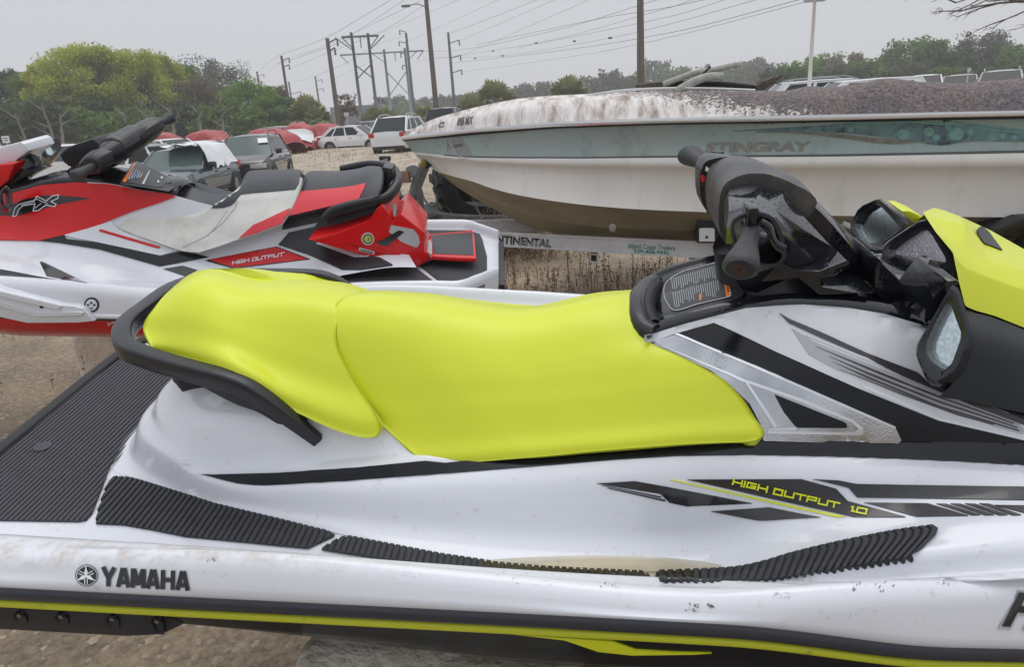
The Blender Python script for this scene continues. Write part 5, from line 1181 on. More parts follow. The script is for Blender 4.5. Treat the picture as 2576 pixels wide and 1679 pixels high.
E1('through_hull', cc(1541, 572, 9, 18), WHT, .012, 12, 0, thick=True)
rs = random.Random(9)
so_ = E1('burn_stains', [[(x-rs.uniform(4, 10), y), (x+rs.uniform(4, 12), y-1), (x+rs.uniform(0, 4), y+rs.uniform(3, 8)), (x-2, y+rs.uniform(1, 5))] for x, y in [(1900, 306), (1943, 306), (1925, 306), (2375, 302), (2384, 300), (2020, 305)]], mat('char_black', (.012, .011, .010), .8), .006, 12, thick=False); so_['kind'] = 'stuff'
# wrecked windscreen frame and charred wood lying on the deck
def bar(pts, r, name, m, th=None, n=8): return mesh_obj(name, *tube(catmull([FB.L(*p) for p in pts], 14), r, n, flatten=.8), m, (th or BT).e, True, 50)
AL = mat('bleached_frame', (.38, .38, .34), .45, noise_amt=.2, nscale=20)
CHW = mat('charred_wood', (.022, .020, .018), .9, bump=1, bscale=40, noise_amt=.6, nscale=30)
bar([(1668, 212, .35), (1700, 200, .33), (1745, 184, .3), (1800, 174, .28), (1853, 162, .25)], (.012, .022), 'windscreen_frame', AL)
bar([(1700, 231, .6), (1725, 216, .58), (1760, 199, .55), (1790, 192, .5), (1818, 193, .48)], (.014, .030), 'windscreen_frame', AL)
bar([(1752, 202, .4), (1787, 167, .38)], .008, 'snapped_strut', CHW)
bar([(1668, 210, .3), (1700, 206, .3), (1730, 214, .3), (1800, 211, .3), (1860, 216, .35), (1905, 222, .4)], .022, 'charred_beam', CHW)
bar([(1760, 209, .45), (1830, 213, .42), (1900, 221, .4)], .018, 'charred_beam', CHW)
bar([(1905, 224, .45), (1925, 210, .45), (1948, 200, .43), (1964, 191, .42)], [.035]*5+[.028]*5+[.012]*4, 'burnt_stub', mat('burnt_brown', (.09, .075, .06), .9, noise_amt=.5, nscale=25))
bar([(1480, 240, .50), (1560, 228, .52), (1650, 223, .56), (1760, 222, .6), (1900, 227, .66)], .010, 'grab_rail', STEEL)
bar([(1538, 241, .3), (1600, 238, .32), (1660, 238, .34)], .01, 'hatch_edge', AL)
bar([(1600, 222, .25), (1650, 215, .25), (1700, 212, .25), (1750, 213, .25)], .03, 'dashboard_edge', mat('burnt_brown', (0, 0, 0)))
# ------------------------------------------------------------------ trailer
T = TH_('boat_trailer', 'pale galvanised boat trailer with lettered side beam under the motorboat', 'trailer', FB)
GAL = mat('galvanised', (.66, .67, .69), .45, metal=.1, noise_amt=.10, nscale=6, dirt=(.25, .23, .2, .4), dscale=8, dlo=.55, dhi=.75)
GALD = mat('weathered_steel', (.20, .215, .215), .5, metal=.3, noise_amt=.15, nscale=8)
def channel(a0, a1, b0, b1, name, m=GAL, web=.012, fl_=.045, par=None):
    """C beam: top edge a0->a1, bottom edge b0->b1 (local points on the near face)"""
    vs, fs = [], []
    for (p, q, dz) in ((a0, a1, 0), ):
        pass
    t_ = Vector((0, fl_, 0)); h0 = (a0-b0).normalized(); e_ = .016
    def beam(c0, c1, c2, c3, d):
        b = len(vs); vs.extend([c0, c1, c2, c3, c0+d, c1+d, c2+d, c3+d]); fs.extend([(b, b+1, b+2, b+3), (b+7, b+6, b+5, b+4), (b, b+4, b+5, b+1), (b+1, b+5, b+6, b+2), (b+2, b+6, b+7, b+3), (b+3, b+7, b+4, b)])
    off = Vector((0, .012, 0))
    beam(a0+off, a1+off, b1+off, b0+off, Vector((0, web, 0)))
    beam(a0, a1, a1-Vector((0, 0, e_)), a0-Vector((0, 0, e_)), t_)
    beam(b0+Vector((0, 0, e_)), b1+Vector((0, 0, e_)), b1, b0, t_)
    return mesh_obj(name, vs, fs, m, par or T.e, False)
a0, a1 = FB.L(1180, 581, .22), FB.L(2700, 652, 1.10); b0, b1 = FB.L(1180, 616, .22), FB.L(2700, 706, 1.10)
vv_ = lambda x: .22+(x-1180)/1520*.88
sb_ = channel(a0, a1, b0, b1, 'side_beam')
c0, c1 = FB.L(1150, 556, .20), FB.L(1500, 549, -.55)
channel(c0, c1, FB.L(1150, 583, .20), FB.L(1500, 583, -.55), 'far_beam', GAL)
nb_off = Vector((0, .010, 0))
SBm = _S(); SBm.fr = FB; SBm.e = sb_; SBm.surf = [([v.co.copy() for v in sb_.data.vertices], [tuple(p.vertices) for p in sb_.data.polygons])]; bSb = make_bvh(SBm)
text_decal(SBm, 'beam_lettering_backing', 'CONTINENTAL', (1208, 609), (1387, 624), 21, mat('letter_grey', (.22, .22, .23), .5), bSb, .0015, bold=.05, vfall=.5)  # slightly larger, bolder grey copy behind the black letters
text_decal(SBm, 'beam_lettering', 'CONTINENTAL', (1210, 607), (1385, 621), 19, DECB, bSb, .003, bold=.02, vfall=.5)
TEA = mat('letter_teal', (.03, .27, .22), .5)
text_decal(SBm, 'dealer_name', 'Island Coast Trailers', (1581, 624), (1698, 630), 12, TEA, bSb, .002, bold=.012, vfall=.6)
text_decal(SBm, 'phone_number', '239-458-9442', (1594, 636), (1683, 641), 9.5, TEA, bSb, .002, bold=.02, vfall=.6)
# winch post, roller, drum, jack
def strut(p, q, r, name, m=GALD, n=4): return mesh_obj(name, *tube([FB.L(*p), FB.L(*q)], r, n), m, T.e, False)
strut((1054, 420, .03), (1028, 516, .03), (.020, .03), 'winch_leg'); strut((1072, 420, -.02), (1036, 516, -.02), (.020, .03), 'winch_leg')
strut((1052, 466, .0), (1061, 530, .0), (.034, .03), 'post_foot'); strut((968, 400, .10), (1012, 520, .10), (.036, .036), 'jack_post', mat('jack_grey', (.26, .28, .29), .45, metal=.3), 14)
strut((1000, 499, .14), (1020, 496, .14), .018, 'jack_handle', RUB, 8); strut((955, 398, .1), (982, 398, .1), .02, 'jack_cap', RUB, 10)
rp = FB.L(1061, 413, .06)
YEL = mat('amber_roller', (.30, .22, .015), .25, tr=.2, coat=.4)
mesh_obj('bow_roller', *tube([rp+Vector((0, y, 0)) for y in (0, .015, .05, .09, .12, .135)], [.015, .034, .038, .038, .034, .015], 20), YEL, T.e, True, 50)
slab(FB, [(1068, 404), (1085, 415), (1083, 419), (1075, 424), (1066, 420)], .03, -.06, 'roller_bracket', RUB, T.e, 0)
wp_ = FB.L(1034, 432, .05)
mesh_obj('winch_drum', *tube([wp_+Vector((0, y, 0)) for y in (0, .01, .012, .07, .072, .082)], [.052, .052, .028, .028, .052, .052], 22), GALD, T.e, True, 30)
slab(FB, [(1007, 431), (1026, 431), (1030, 460), (1009, 461)], .10, .02, 'winch_box', mat('rusty_plate', (.22, .10, .06), .8, col2=(.30, .20, .14), nscale=30), T.e, .004)
ch_ = catmull([FB.L(1060, 478, .06), FB.L(1066, 498, .07), FB.L(1078, 514, .08), FB.L(1090, 516, .08), FB.L(1098, 508, .08), FB.L(1097, 490, .08)], 26)
def link(p, d, k):
    d = d.normalized(); a = d.cross(Vector((0, 0, 1)) if k % 2 else Vector((0, 1, .3))).normalized(); R = []
    for i in range(8):
        t = 2*pi*i/8; R.append(p+d*.016*cos(t)+a*.009*sin(t))
    return tube(R+[R[0]], .0035, 4, cap=False)
for k in range(25): mesh_obj('chain_link', *link(ch_[k], ch_[min(k+1, 25)]-ch_[max(k-1, 0)], k), GALD, T.e)
# bunk brackets, fender, wheels
slab(FB, [(1754, 556), (1768, 549), (1840, 549), (1840, 612), (1754, 612)], .80, .55, 'bunk_block', RUB, T.e, .004)
slab(FB, [(1759, 577), (1763, 574), (1794, 574), (1798, 578), (1798, 608), (1759, 608)], .84, .83, 'bracket_plate', GAL, T.e, .002)
slab(FB, [(1775, 594), (1781, 594), (1781, 600), (1775, 600)], .845, .84, 'bracket_bolt', RUB, T.e, 0)
for x, y in ((1484, 641), (1738, 655)):
    slab(FB, [(x, y-3), (x+20, y-2), (x+20, y+20), (x, y+19)], vv_(x)-.03, vv_(x)-.10, 'cross_member_end', GAL, T.e, .002)
    slab(FB, [(x+3, y+1), (x+17, y+2), (x+17, y+17), (x+3, y+16)], vv_(x)-.029, vv_(x)-.031, 'cross_member_hollow', RUB, T.e, 0)
strut((2120, 560, .9), (2140, 570, .9), .02, 'bunk_clip', GAL, 6)
TYR = mat('tyre_rubber', (.022, .023, .026), .8, noise_amt=.3, nscale=12, bump=.5, bscale=60, dirt=(.10, .09, .075, .5), dscale=5, dlo=.5, dhi=.8)
def wheel_mesh(R, wd, lugs=0):
    prof_ = [(R*.58, -wd*.42), (R*.80, -wd*.5), (R*.94, -wd*.47), (R, -wd*.36), (R, wd*.36), (R*.94, wd*.47), (R*.80, wd*.5), (R*.58, wd*.42)]
    n = 36; vs = [Vector((r*cos(2*pi*k/n), y, r*sin(2*pi*k/n))) for r, y in prof_ for k in range(n)]
    m_ = (vs, gridfaces(8, n, True))
    for k in range(lugs):
        for s_ in (-1, 1):
            a = 2*pi*(k+.5*(s_ > 0))/lugs; b = box(-R*.085, R*.085, 0, wd*.46, R*.955, R*1.05)
            q = xform(b, Matrix.Rotation(-a, 4, 'Y') @ Matrix.Rotation(.35*s_, 4, 'Z') @ Matrix.Diagonal((1, s_, 1, 1)))
            m_ = join(m_, q)
    return m_
for s_ in (-1, 1):
    for u in (2.5, 3.35):
        w = mesh_obj('wheel', *[xform(wheel_mesh(.33, .2), Matrix.Translation((u, s_*1.0-(-.0), .33)))][0], TYR, T.e, True, 40)
    fd = [(1.9, .50), (2.0, .68), (2.2, .76), (3.6, .76), (3.8, .68), (3.9, .5)]
    m_ = prism_uw([(a, b) for a, b in fd]+[(a, b-.02) for a, b in reversed(fd)], s_*1.15-(.0), s_*.85)
    mesh_obj('fender', *m_, mat('fender_black', (.01, .01, .01), .5), T.e, False)
mesh_obj('axle', *tube([V(2.5, -1, .33), V(2.5, 1, .33)], .03, 8), GALD, T.e); mesh_obj('axle', *tube([V(3.35, -1, .33), V(3.35, 1, .33)], .03, 8), GALD, T.e)
mesh_obj('bunk', *box(1.0, 4.4, -.60, -.50, .52, .58), RUB, T.e, False); mesh_obj('bunk', *box(-.2, 4.4, .50, .60, .52, .58), RUB, T.e, False)
mesh_obj('tongue', *tube([V(-2.0, .12, .60), V(-3.0, .05, .60)], .04, 4), GALD, T.e, False)
# big lugged tyres lying beyond the trailer
def bigtyre(loc, R, wd, rot, label):
    o = mesh_obj('off_road_tyre', *wheel_mesh(R, wd, 18), TYR, None, True, 40); o.location = loc; o.rotation_euler = rot; tag(o, label, 'tyre', 'large tyres piled behind the trailer post')
    return o
bigtyre((-.40, 9.0, .27), .80, .50, (pi/2, .1, 0), 'large lugged tyre lying flat behind the boat trailer post')
bigtyre((-.30, 9.5, .88), .62, .46, (.5, .3, .5), 'second large tyre leaning on top of the flat tyre')
# dry brush in front of the tyres
def twigs(name, label, cx, cy, n, h, spread, seed, m, parent=None):
    r = random.Random(seed); ms = []
    for _ in range(n):
        a = r.uniform(0, 2*pi); q = Vector((cx+r.gauss(0, spread), cy+r.gauss(0, spread*.5), 0)); L = h*r.uniform(.4, 1.1); d = Vector((cos(a)*.5, sin(a)*.4, 1)).normalized()
        pts = [q]; 
        for k in range(4): d = (d+Vector((r.uniform(-.35, .35), r.uniform(-.3, .3), r.uniform(-.2, .1)))).normalized(); pts.append(pts[-1]+d*L/4)
        ms.append(tube(pts, [.006, .005, .004, .003, .002], 4, cap=False))
        for k in (1, 2, 3):
            if r.random() < .6: dd = (d+Vector((r.uniform(-1, 1), r.uniform(-1, 1), r.uniform(-.3, .5)))).normalized(); ms.append(tube([pts[k], pts[k]+dd*L*.22, pts[k]+dd*L*.3+Vector((0, 0, .03))], [.004, .003, .0015], 3, cap=False))
    o = mesh_obj(name, *join(*ms), m); tag(o, label, 'shrub'); return o
TWG = mat('dry_twig', (.24, .16, .10), .9, noise_amt=.4, nscale=40)
tw = twigs('dry_shrub', 'tangle of dry brown twigs in front of the big tyres', .15, 8.1, 150, .75, .42, 4, TWG)
# ================================================================== terrain
def sstep(a, b, x): t = max(0, min(1, (x-a)/(b-a))); return t*t*(3-2*t)
def hgt(x, y):
    e_ = 26+.12*x if x < -3 else 25.6+(x+3)*.9 
    b = sstep(e_, e_+5, y)*.36+sstep(38, 60, y)*.22
    n_ = noise.noise(Vector((x*.35, y*.35, 0)))*.05+noise.noise(Vector((x*1.3, y*1.3, 3)))*.02*(1 if y > 4 else .5)
    return b+n_*min(1, max(0, y-1)/6)-.02
def ground_mat():
    m = bpy.data.materials.new('packed_dirt'); m.use_nodes = True; n = m.node_tree; b = n.nodes['Principled BSDF']
    N = n.nodes.new; lk = n.links.new; t = N('ShaderNodeTexCoord')
    def nz_(sc, det, ro=.6):
        q = N('ShaderNodeTexNoise'); q.inputs['Scale'].default_value = sc; q.inputs['Detail'].default_value = det; q.inputs['Roughness'].default_value = ro; lk(t.outputs['Object'], q.inputs['Vector']); return q.outputs['Fac']
    def ramp(v, *st):
        r = N('ShaderNodeValToRGB'); lk(v, r.inputs[0]); e_ = r.color_ramp.elements
        e_[0].position, e_[0].color = st[0][0], (*st[0][1], 1); e_[1].position, e_[1].color = st[-1][0], (*st[-1][1], 1)
        for p, c in st[1:-1]: k = e_.new(p); k.color = (*c, 1)
        return r.outputs[0]
    big = ramp(nz_(.55, 5), (.36, (.17, .13, .088)), (.5, (.31, .24, .165)), (.62, (.46, .36, .255)))
    fine = ramp(nz_(30, 8, .75), (.35, (.42, .38, .34)), (.52, (1, 1, 1)), (.68, (1.5, 1.5, 1.45)))
    x = N('ShaderNodeMix'); x.data_type = 'RGBA'; x.blend_type = 'MULTIPLY'; x.inputs[0].default_value = .8; lk(big, x.inputs[6]); lk(fine, x.inputs[7])
    s = N('ShaderNodeSeparateXYZ'); lk(t.outputs['Object'], s.inputs[0]); mr = N('ShaderNodeMapRange'); lk(s.outputs[1], mr.inputs[0]); mr.inputs[1].default_value = 12; mr.inputs[2].default_value = 24
    sand = ramp(nz_(1.2, 7, .7), (.35, (.29, .23, .165)), (.5, (.40, .33, .25)), (.66, (.50, .43, .33)))
    y = N('ShaderNodeMix'); y.data_type = 'RGBA'; lk(mr.outputs[0], y.inputs[0]); lk(x.outputs[2], y.inputs[6]); lk(sand, y.inputs[7])
    lk(y.outputs[2], b.inputs['Base Color'])
    rr = N('ShaderNodeMapRange'); lk(nz_(1.1, 3), rr.inputs[0]); rr.inputs[3].default_value = .55; rr.inputs[4].default_value = .95; lk(rr.outputs[0], b.inputs['Roughness'])
    bp = N('ShaderNodeBump'); bp.inputs['Strength'].default_value = .8; bp.inputs['Distance'].default_value = .03; lk(nz_(22, 9, .75), bp.inputs['Height']); lk(bp.outputs[0], b.inputs['Normal'])
    return m
GM = ground_mat()
def terr():
    ys = [-25, -15, -8, -4, -2]; y = -1.
    while y < 900: ys.append(y); y += max(.22, .022*abs(y))
    vs, fs = [], []; nx = 190
    for y in ys:
        w = 24+abs(y)*1.35
        for i in range(nx): q = 2*i/(nx-1)-1; x = w*(abs(q)**1.25)*(1 if q > 0 else -1); vs.append(Vector((x, y, hgt(x, y))))
    o = mesh_obj('ground', vs, gridfaces(len(ys), nx), GM); o['kind'] = 'structure'; return o
terr()
# scattered shell and stone, dried litter
def scatter(name, label, n, area, size, m, seed, flat_=.5, cat='stones'):
    r = random.Random(seed); vs, fs = [], []
    ico = [(0, 0, 1), (.9, 0, .3), (.28, .85, .3), (-.72, .52, .3), (-.72, -.52, .3), (.28, -.85, .3)]
    for _ in range(n):
        x, y = area(r); s = size(r); b = len(vs); z = hgt(x, y); a = r.uniform(0, 6.3); ca, sa = cos(a), sin(a); k = r.uniform(.5, 1)
        for p in ico:
            px_, py_ = p[0]*s*r.uniform(.7, 1.2), p[1]*s*k*r.uniform(.7, 1.2); vs.append(Vector((x+px_*ca-py_*sa, y+px_*sa+py_*ca, z-.002+p[2]*s*flat_*r.uniform(.7, 1.1))))
        fs += [(b, b+1+i, b+1+(i+1) % 5) for i in range(5)]
    o = mesh_obj(name, vs, fs, m, None, False); tag(o, label, cat, None, 'stuff'); return o
PEB = mat('shell_rubble', (.42, .35, .26), .85, col2=(.26, .19, .12), nscale=7)
LIT = mat('leaf_litter', (.17, .105, .06), .9, col2=(.30, .21, .13), nscale=9)
scatter('pebbles', 'pale shell pebbles and rubble scattered over the dirt', 14000, lambda r: (r.uniform(-6, 5), 1.6+r.random()**1.1*11), lambda r: .006+.016*r.random()**3, PEB, 1)
scatter('pebbles', 'coarse pale pebbles on the dirt beside the yellow jet ski stern', 3500, lambda r: (r.uniform(-4.5, -.6), 1.6+r.random()*3.6), lambda r: .008+.022*r.random()**2, PEB, 5)
scatter('rubble', 'pale stones strewn on the sandy bank by the tyres', 9000, lambda r: (r.gauss(-1.4, 3.2), r.uniform(10, 26)), lambda r: .015+.05*r.random()**3, PEB, 2)
scatter('leaf_litter', 'dry brown leaf litter under the weeds', 14000, lambda r: (r.uniform(-4.5, 4.5), r.uniform(2, 8.5)), lambda r: .008+.018*r.random()**2, LIT, 3, .25, 'litter')
def weeds():
    r = random.Random(11); ms_v, ms_f = [], []
    for _ in range(1500):
        if r.random() < .8: x, y = r.uniform(-.6, 3.0), 3.2+4.0*r.random()**.8
        else: x, y = r.uniform(-5, 5), r.uniform(3.2, 9)
        z = hgt(x, y); h = r.uniform(.05, .16) if r.random() < .82 else r.uniform(.2, .48); w = .0022+.002*r.random(); a = r.uniform(0, 6.3); lx, ly = r.gauss(0, .12)*h, r.gauss(0, .12)*h
        b = len(ms_v); dx, dy = cos(a)*w, sin(a)*w
        for t, k in ((0, 1), (.5, .8), (1, .3)):
            cx, cy = x+lx*t*t, y+ly*t*t; ms_v += [Vector((cx-dx*k, cy-dy*k, z+h*t)), Vector((cx+dx*k, cy+dy*k, z+h*t))]
        ms_f += [(b, b+1, b+3, b+2), (b+2, b+3, b+5, b+4)]
        for q in range(int(3+h*26)):
            t = r.uniform(.15, 1); l = r.uniform(.008, .024); aa = r.uniform(0, 6.3); cx, cy, cz_ = x+lx*t*t, y+ly*t*t, z+h*t; b = len(ms_v)
            ms_v += [Vector((cx, cy, cz_)), Vector((cx+cos(aa)*l, cy+sin(aa)*l, cz_+l*.5)), Vector((cx+cos(aa+.6)*l*.7, cy+sin(aa+.6)*l*.7, cz_+l*1.1))]; ms_f.append((b, b+1, b+2))
    o = mesh_obj('dead_weeds', ms_v, ms_f, mat('dead_weed', (.13, .070, .040), .9, col2=(.27, .17, .09), nscale=5), None, False); tag(o, 'dead brown weed stalks standing in the dirt between the craft', 'weeds', None, 'stuff')
weeds()
def grassy():
    r = random.Random(21); v, f = [], []
    for _ in range(6000):
        x = r.uniform(-30, 2); y = r.uniform(27, 45) if r.random() < .7 else r.uniform(20, 27); z = hgt(x, y); h = r.uniform(.04, .16); a = r.uniform(0, 6.3); b = len(v)
        v += [Vector((x-cos(a)*.015, y-sin(a)*.015, z)), Vector((x+cos(a)*.015, y+sin(a)*.015, z)), Vector((x+r.gauss(0, .04), y+r.gauss(0, .04), z+h))]; f.append((b, b+1, b+2))
    o = mesh_obj('dry_grass', v, f, mat('dry_grass', (.30, .23, .12), .9, col2=(.20, .17, .08), nscale=2), None, False); tag(o, 'sparse dry grass tufts on the sandy lot', 'grass', None, 'stuff')
grassy()
# concrete under the craft
chunk('concrete_block', 'broken concrete block with chipped face under the yellow jet ski, front edge', -.20, 1.08, .56, .50, .64, -.08, 1)
_b = ray(255, 955); _b = _b*(-CZ/_b.z)
chunk('concrete_block', 'tall mossy concrete block standing behind the yellow jet ski stern', _b.x+.05, _b.y+.22, .42, .46, .60, .10, 2)
chunk('concrete_block', 'concrete block under the red jet ski stern', -.7, 3.75, .5, .5, .50, -.1, 3)
# ================================================================== vehicles
def glassm(): return mat('car_glass', (.012, .018, .020), .08, spec=.3)
GL = glassm(); GLT = mat('car_glass_green', (.07, .10, .095), .08, spec=.5); TRIM = mat('car_trim_black', (.012, .012, .013), .5); RIM = mat('alloy_rim', (.30, .30, .31), .35, metal=.8)
TAIL = mat('tail_lamp_red', (.45, .01, .01), .2, coat=.5); HEAD = mat('head_lamp', (.45, .47, .48), .1, coat=.8)
def paint(n_, c, r=.22): return mat('paint_'+n_, c, r, coat=.9, dirt=(.30, .27, .23, .25), dscale=4, dlo=.5, dhi=.8)
PW_ = paint('white', (.74, .75, .76)); PK = paint('black', (.012, .013, .016), .2); PB = paint('slate_blue', (.032, .055, .075)); PS = paint('silver', (.36, .37, .38)); PG = paint('dark_grey', (.06, .065, .075)); PM = paint('beige', (.34, .27, .25))
# side profiles: (x, z) lower line fixed; hood/cabin line; greenhouse
TYPES = {
 'suv': dict(L=4.6, W=1.86, H=1.68, belt=1.02, hood=1.0, cab=(-1.08, -.32, 1.45, 2.12), nose=-2.3, wb=(-1.38, 1.38), R=.36),
 'suv_low': dict(L=4.5, W=1.84, H=1.58, belt=.97, hood=.93, cab=(-1.15, -.30, 1.25, 2.0), nose=-2.25, wb=(-1.36, 1.36), R=.35),
 'sedan': dict(L=4.8, W=1.84, H=1.46, belt=.92, hood=.88, cab=(-1.05, -.15, 1.0, 1.85), nose=-2.4, wb=(-1.42, 1.42), R=.33),
 'hatch': dict(L=4.4, W=1.82, H=1.50, belt=.94, hood=.90, cab=(-.98, -.12, 1.2, 1.98), nose=-2.2, wb=(-1.32, 1.32), R=.34),
 'van': dict(L=5.0, W=1.95, H=1.82, belt=1.08, hood=1.02, cab=(-1.7, -.9, 1.9, 2.35), nose=-2.5, wb=(-1.5, 1.5), R=.36),
 'pickup': dict(L=5.7, W=1.98, H=1.86, belt=1.16, hood=1.14, cab=(-1.35, -.55, .75, 1.05), nose=-2.85, wb=(-1.75, 1.75), R=.40)}
CARMESH = {}
def car_meshes(tp):
    """body, glasshouse pieces, lamps as raw mesh data in car space (x back, front at -x)"""
    if tp in CARMESH: return CARMESH[tp]
    D = TYPES[tp]; L2 = D['L']/2; w = D['W']/2; H = D['H']; bl = D['belt']; hd = D['hood']; c0, c1, c2, c3 = D['cab']; R = D['R']
    tailz = bl+.0 if tp != 'sedan' else bl+.02
    st = []  # stations: x, half width, z top, z bottom
    xs = [-L2, -L2+.06, -L2+.25, -L2+.6, (c0-L2)/2-.1, c0-.1, c0+.25, c1, 0.2, c2, c3-.1, L2-.35, L2-.12, L2-.02, L2]
    def top(x):
        if x <= c0: t = (x+L2)/(c0+L2); return hd*.78+(hd*1.0+.04-hd*.78)*min(1, t*1.8)**.55
        if tp == 'pickup' and x > c3: return bl+.0
        if tp == 'sedan' and x > c3: return bl+.05-.05*(x-c3)/(L2-c3)
        return bl
    vs, fs = [], []
    for x in xs:
        e_ = 1-.16*max(0, (abs(x)-L2+.45)/.45)**2; hw = w*e_; zt = top(x); zb = .26 if abs(x) < L2-.3 else .26+.14*((abs(x)-L2+.3)/.3)
        sec = [(-hw*.86, zb), (-hw*.985, zb+.10), (-hw, zb+.32), (-hw*.985, zt-.14), (-hw*.93, zt-.03), (-hw*.72, zt), (0, zt+.025), (hw*.72, zt), (hw*.93, zt-.03), (hw*.985, zt-.14), (hw, zb+.32), (hw*.985, zb+.10), (hw*.86, zb)]
        vs += [Vector((x, y, z)) for y, z in sec]
    n = 13; fs = gridfaces(len(xs), n)+[tuple(range(n)), tuple(reversed(range((len(xs)-1)*n, len(xs)*n)))]+[(i*n, (i+1)*n, (i+1)*n+n-1, i*n+n-1) for i in range(len(xs)-1)]
    body = (vs, fs)
    ws = w*.93; wr = w*.74
    cb = [(c0, bl-.0, ws), (c1, H-.05, wr), ((c1+c2)/2, H, wr*1.0), (c2, H-.05, wr), (c3, bl, ws*.96)]
    # roof shell
    rp_ = [(c1-.02, H-.06), (c1+.12, H-.015), ((c1+c2)/2, H+.01), (c2-.1, H-.015), (c2+.02, H-.06)]
    rv = [Vector((x, y*wr, z-abs(y)**3*.05)) for x, z in rp_ for y in (-1.03, -.9, -.5, 0, .5, .9, 1.03)]
    roof = (rv, gridfaces(5, 7)); roof = join(roof, ([v-Vector((0, 0, .04)) for v in rv], gridfaces(5, 7)))
    A_ = [Vector((c0, s*ws, bl-.02)) for s in (-1, 1)]; B_ = [Vector((c1, s*wr, H-.06)) for s in (-1, 1)]; C_ = [Vector((c2, s*wr, H-.06)) for s in (-1, 1)]; E_ = [Vector((c3, s*ws*.96, bl-.02)) for s in (-1, 1)]
    front = ([A_[0], A_[1], B_[1], B_[0]], [(0, 1, 2, 3)]); back = ([E_[1], E_[0], C_[0], C_[1]], [(0, 1, 2, 3)])
    sides = []
    for s in (0, 1):
        m_ = [A_[s], E_[s], C_[s], B_[s]]
        def P(a, b): return (A_[s].lerp(E_[s], a)).lerp(B_[s].lerp(C_[s], a), b)
        ou = Vector((0, (-1, 1)[s]*.006, 0))
        for (a0_, a1_, t0, t1) in ((.10, .42, .12, .9), (.46, .74, .12, .9), (.78, .93, .12, .85)):
            if tp == 'pickup' and a0_ > .7: continue
            q0 = a0_+(.10 if a0_ < .2 else 0); sides.append(([P(a0_, t0)+ou, P(a1_, t0)+ou, P(a1_-(.05 if a0_ > .7 else 0), t1)+ou, P(max(a0_, .03), t1)+ou], [(0, 1, 2, 3)]))
    pill = join(*[([A_[s], E_[s], C_[s], B_[s]], [(0, 1, 2, 3)]) for s in (0, 1)])
    pill = join(pill, *[tube([a, b], .035, 5) for a, b in zip(A_+E_, B_+C_)])
    bodyB = bevel_mesh(*join(body), .02, 2, 35)
    arches = []
    whe = []
    for x in D['wb']:
        for s in (-1, 1):
            arches.append(xform(tube([Vector((0, -.02, 0)), Vector((0, .03, 0))], R*1.14, 20), Matrix.Translation((x, s*w*.985, R*.98))))
            whe.append((x, s*w*.93, R))
    gr = bevel_mesh(*box(-L2-.012, -L2+.10, -w*.55, w*.55, .42, .66), .01)
    bm_l = bevel_mesh(*box(-L2-.015, -L2+.2, -w*.78, w*.78, .27, .40), .01); bm_r = bevel_mesh(*box(L2-.2, L2+.015, -w*.78, w*.78, .27, .42), .01)
    CARMESH[tp] = dict(body=join(bodyB, roof, pill), front=front, back=back, sides=sides, arches=arches, wheels=whe, grille=gr, bump=join(bm_l, bm_r),
       head=[bevel_mesh(*box(-L2-.012, -L2+.38, s*w*.66-.24, s*w*.66+.24, .64, .79), .03) for s in (-1, 1)], tail=[bevel_mesh(*box(L2-.28, L2+.008, s*w*.78-.15, s*w*.78+.13, .80, 1.0 if tp != 'pickup' else 1.15), .02) for s in (-1, 1)], D=D)
    return CARMESH[tp]
WHM = {}
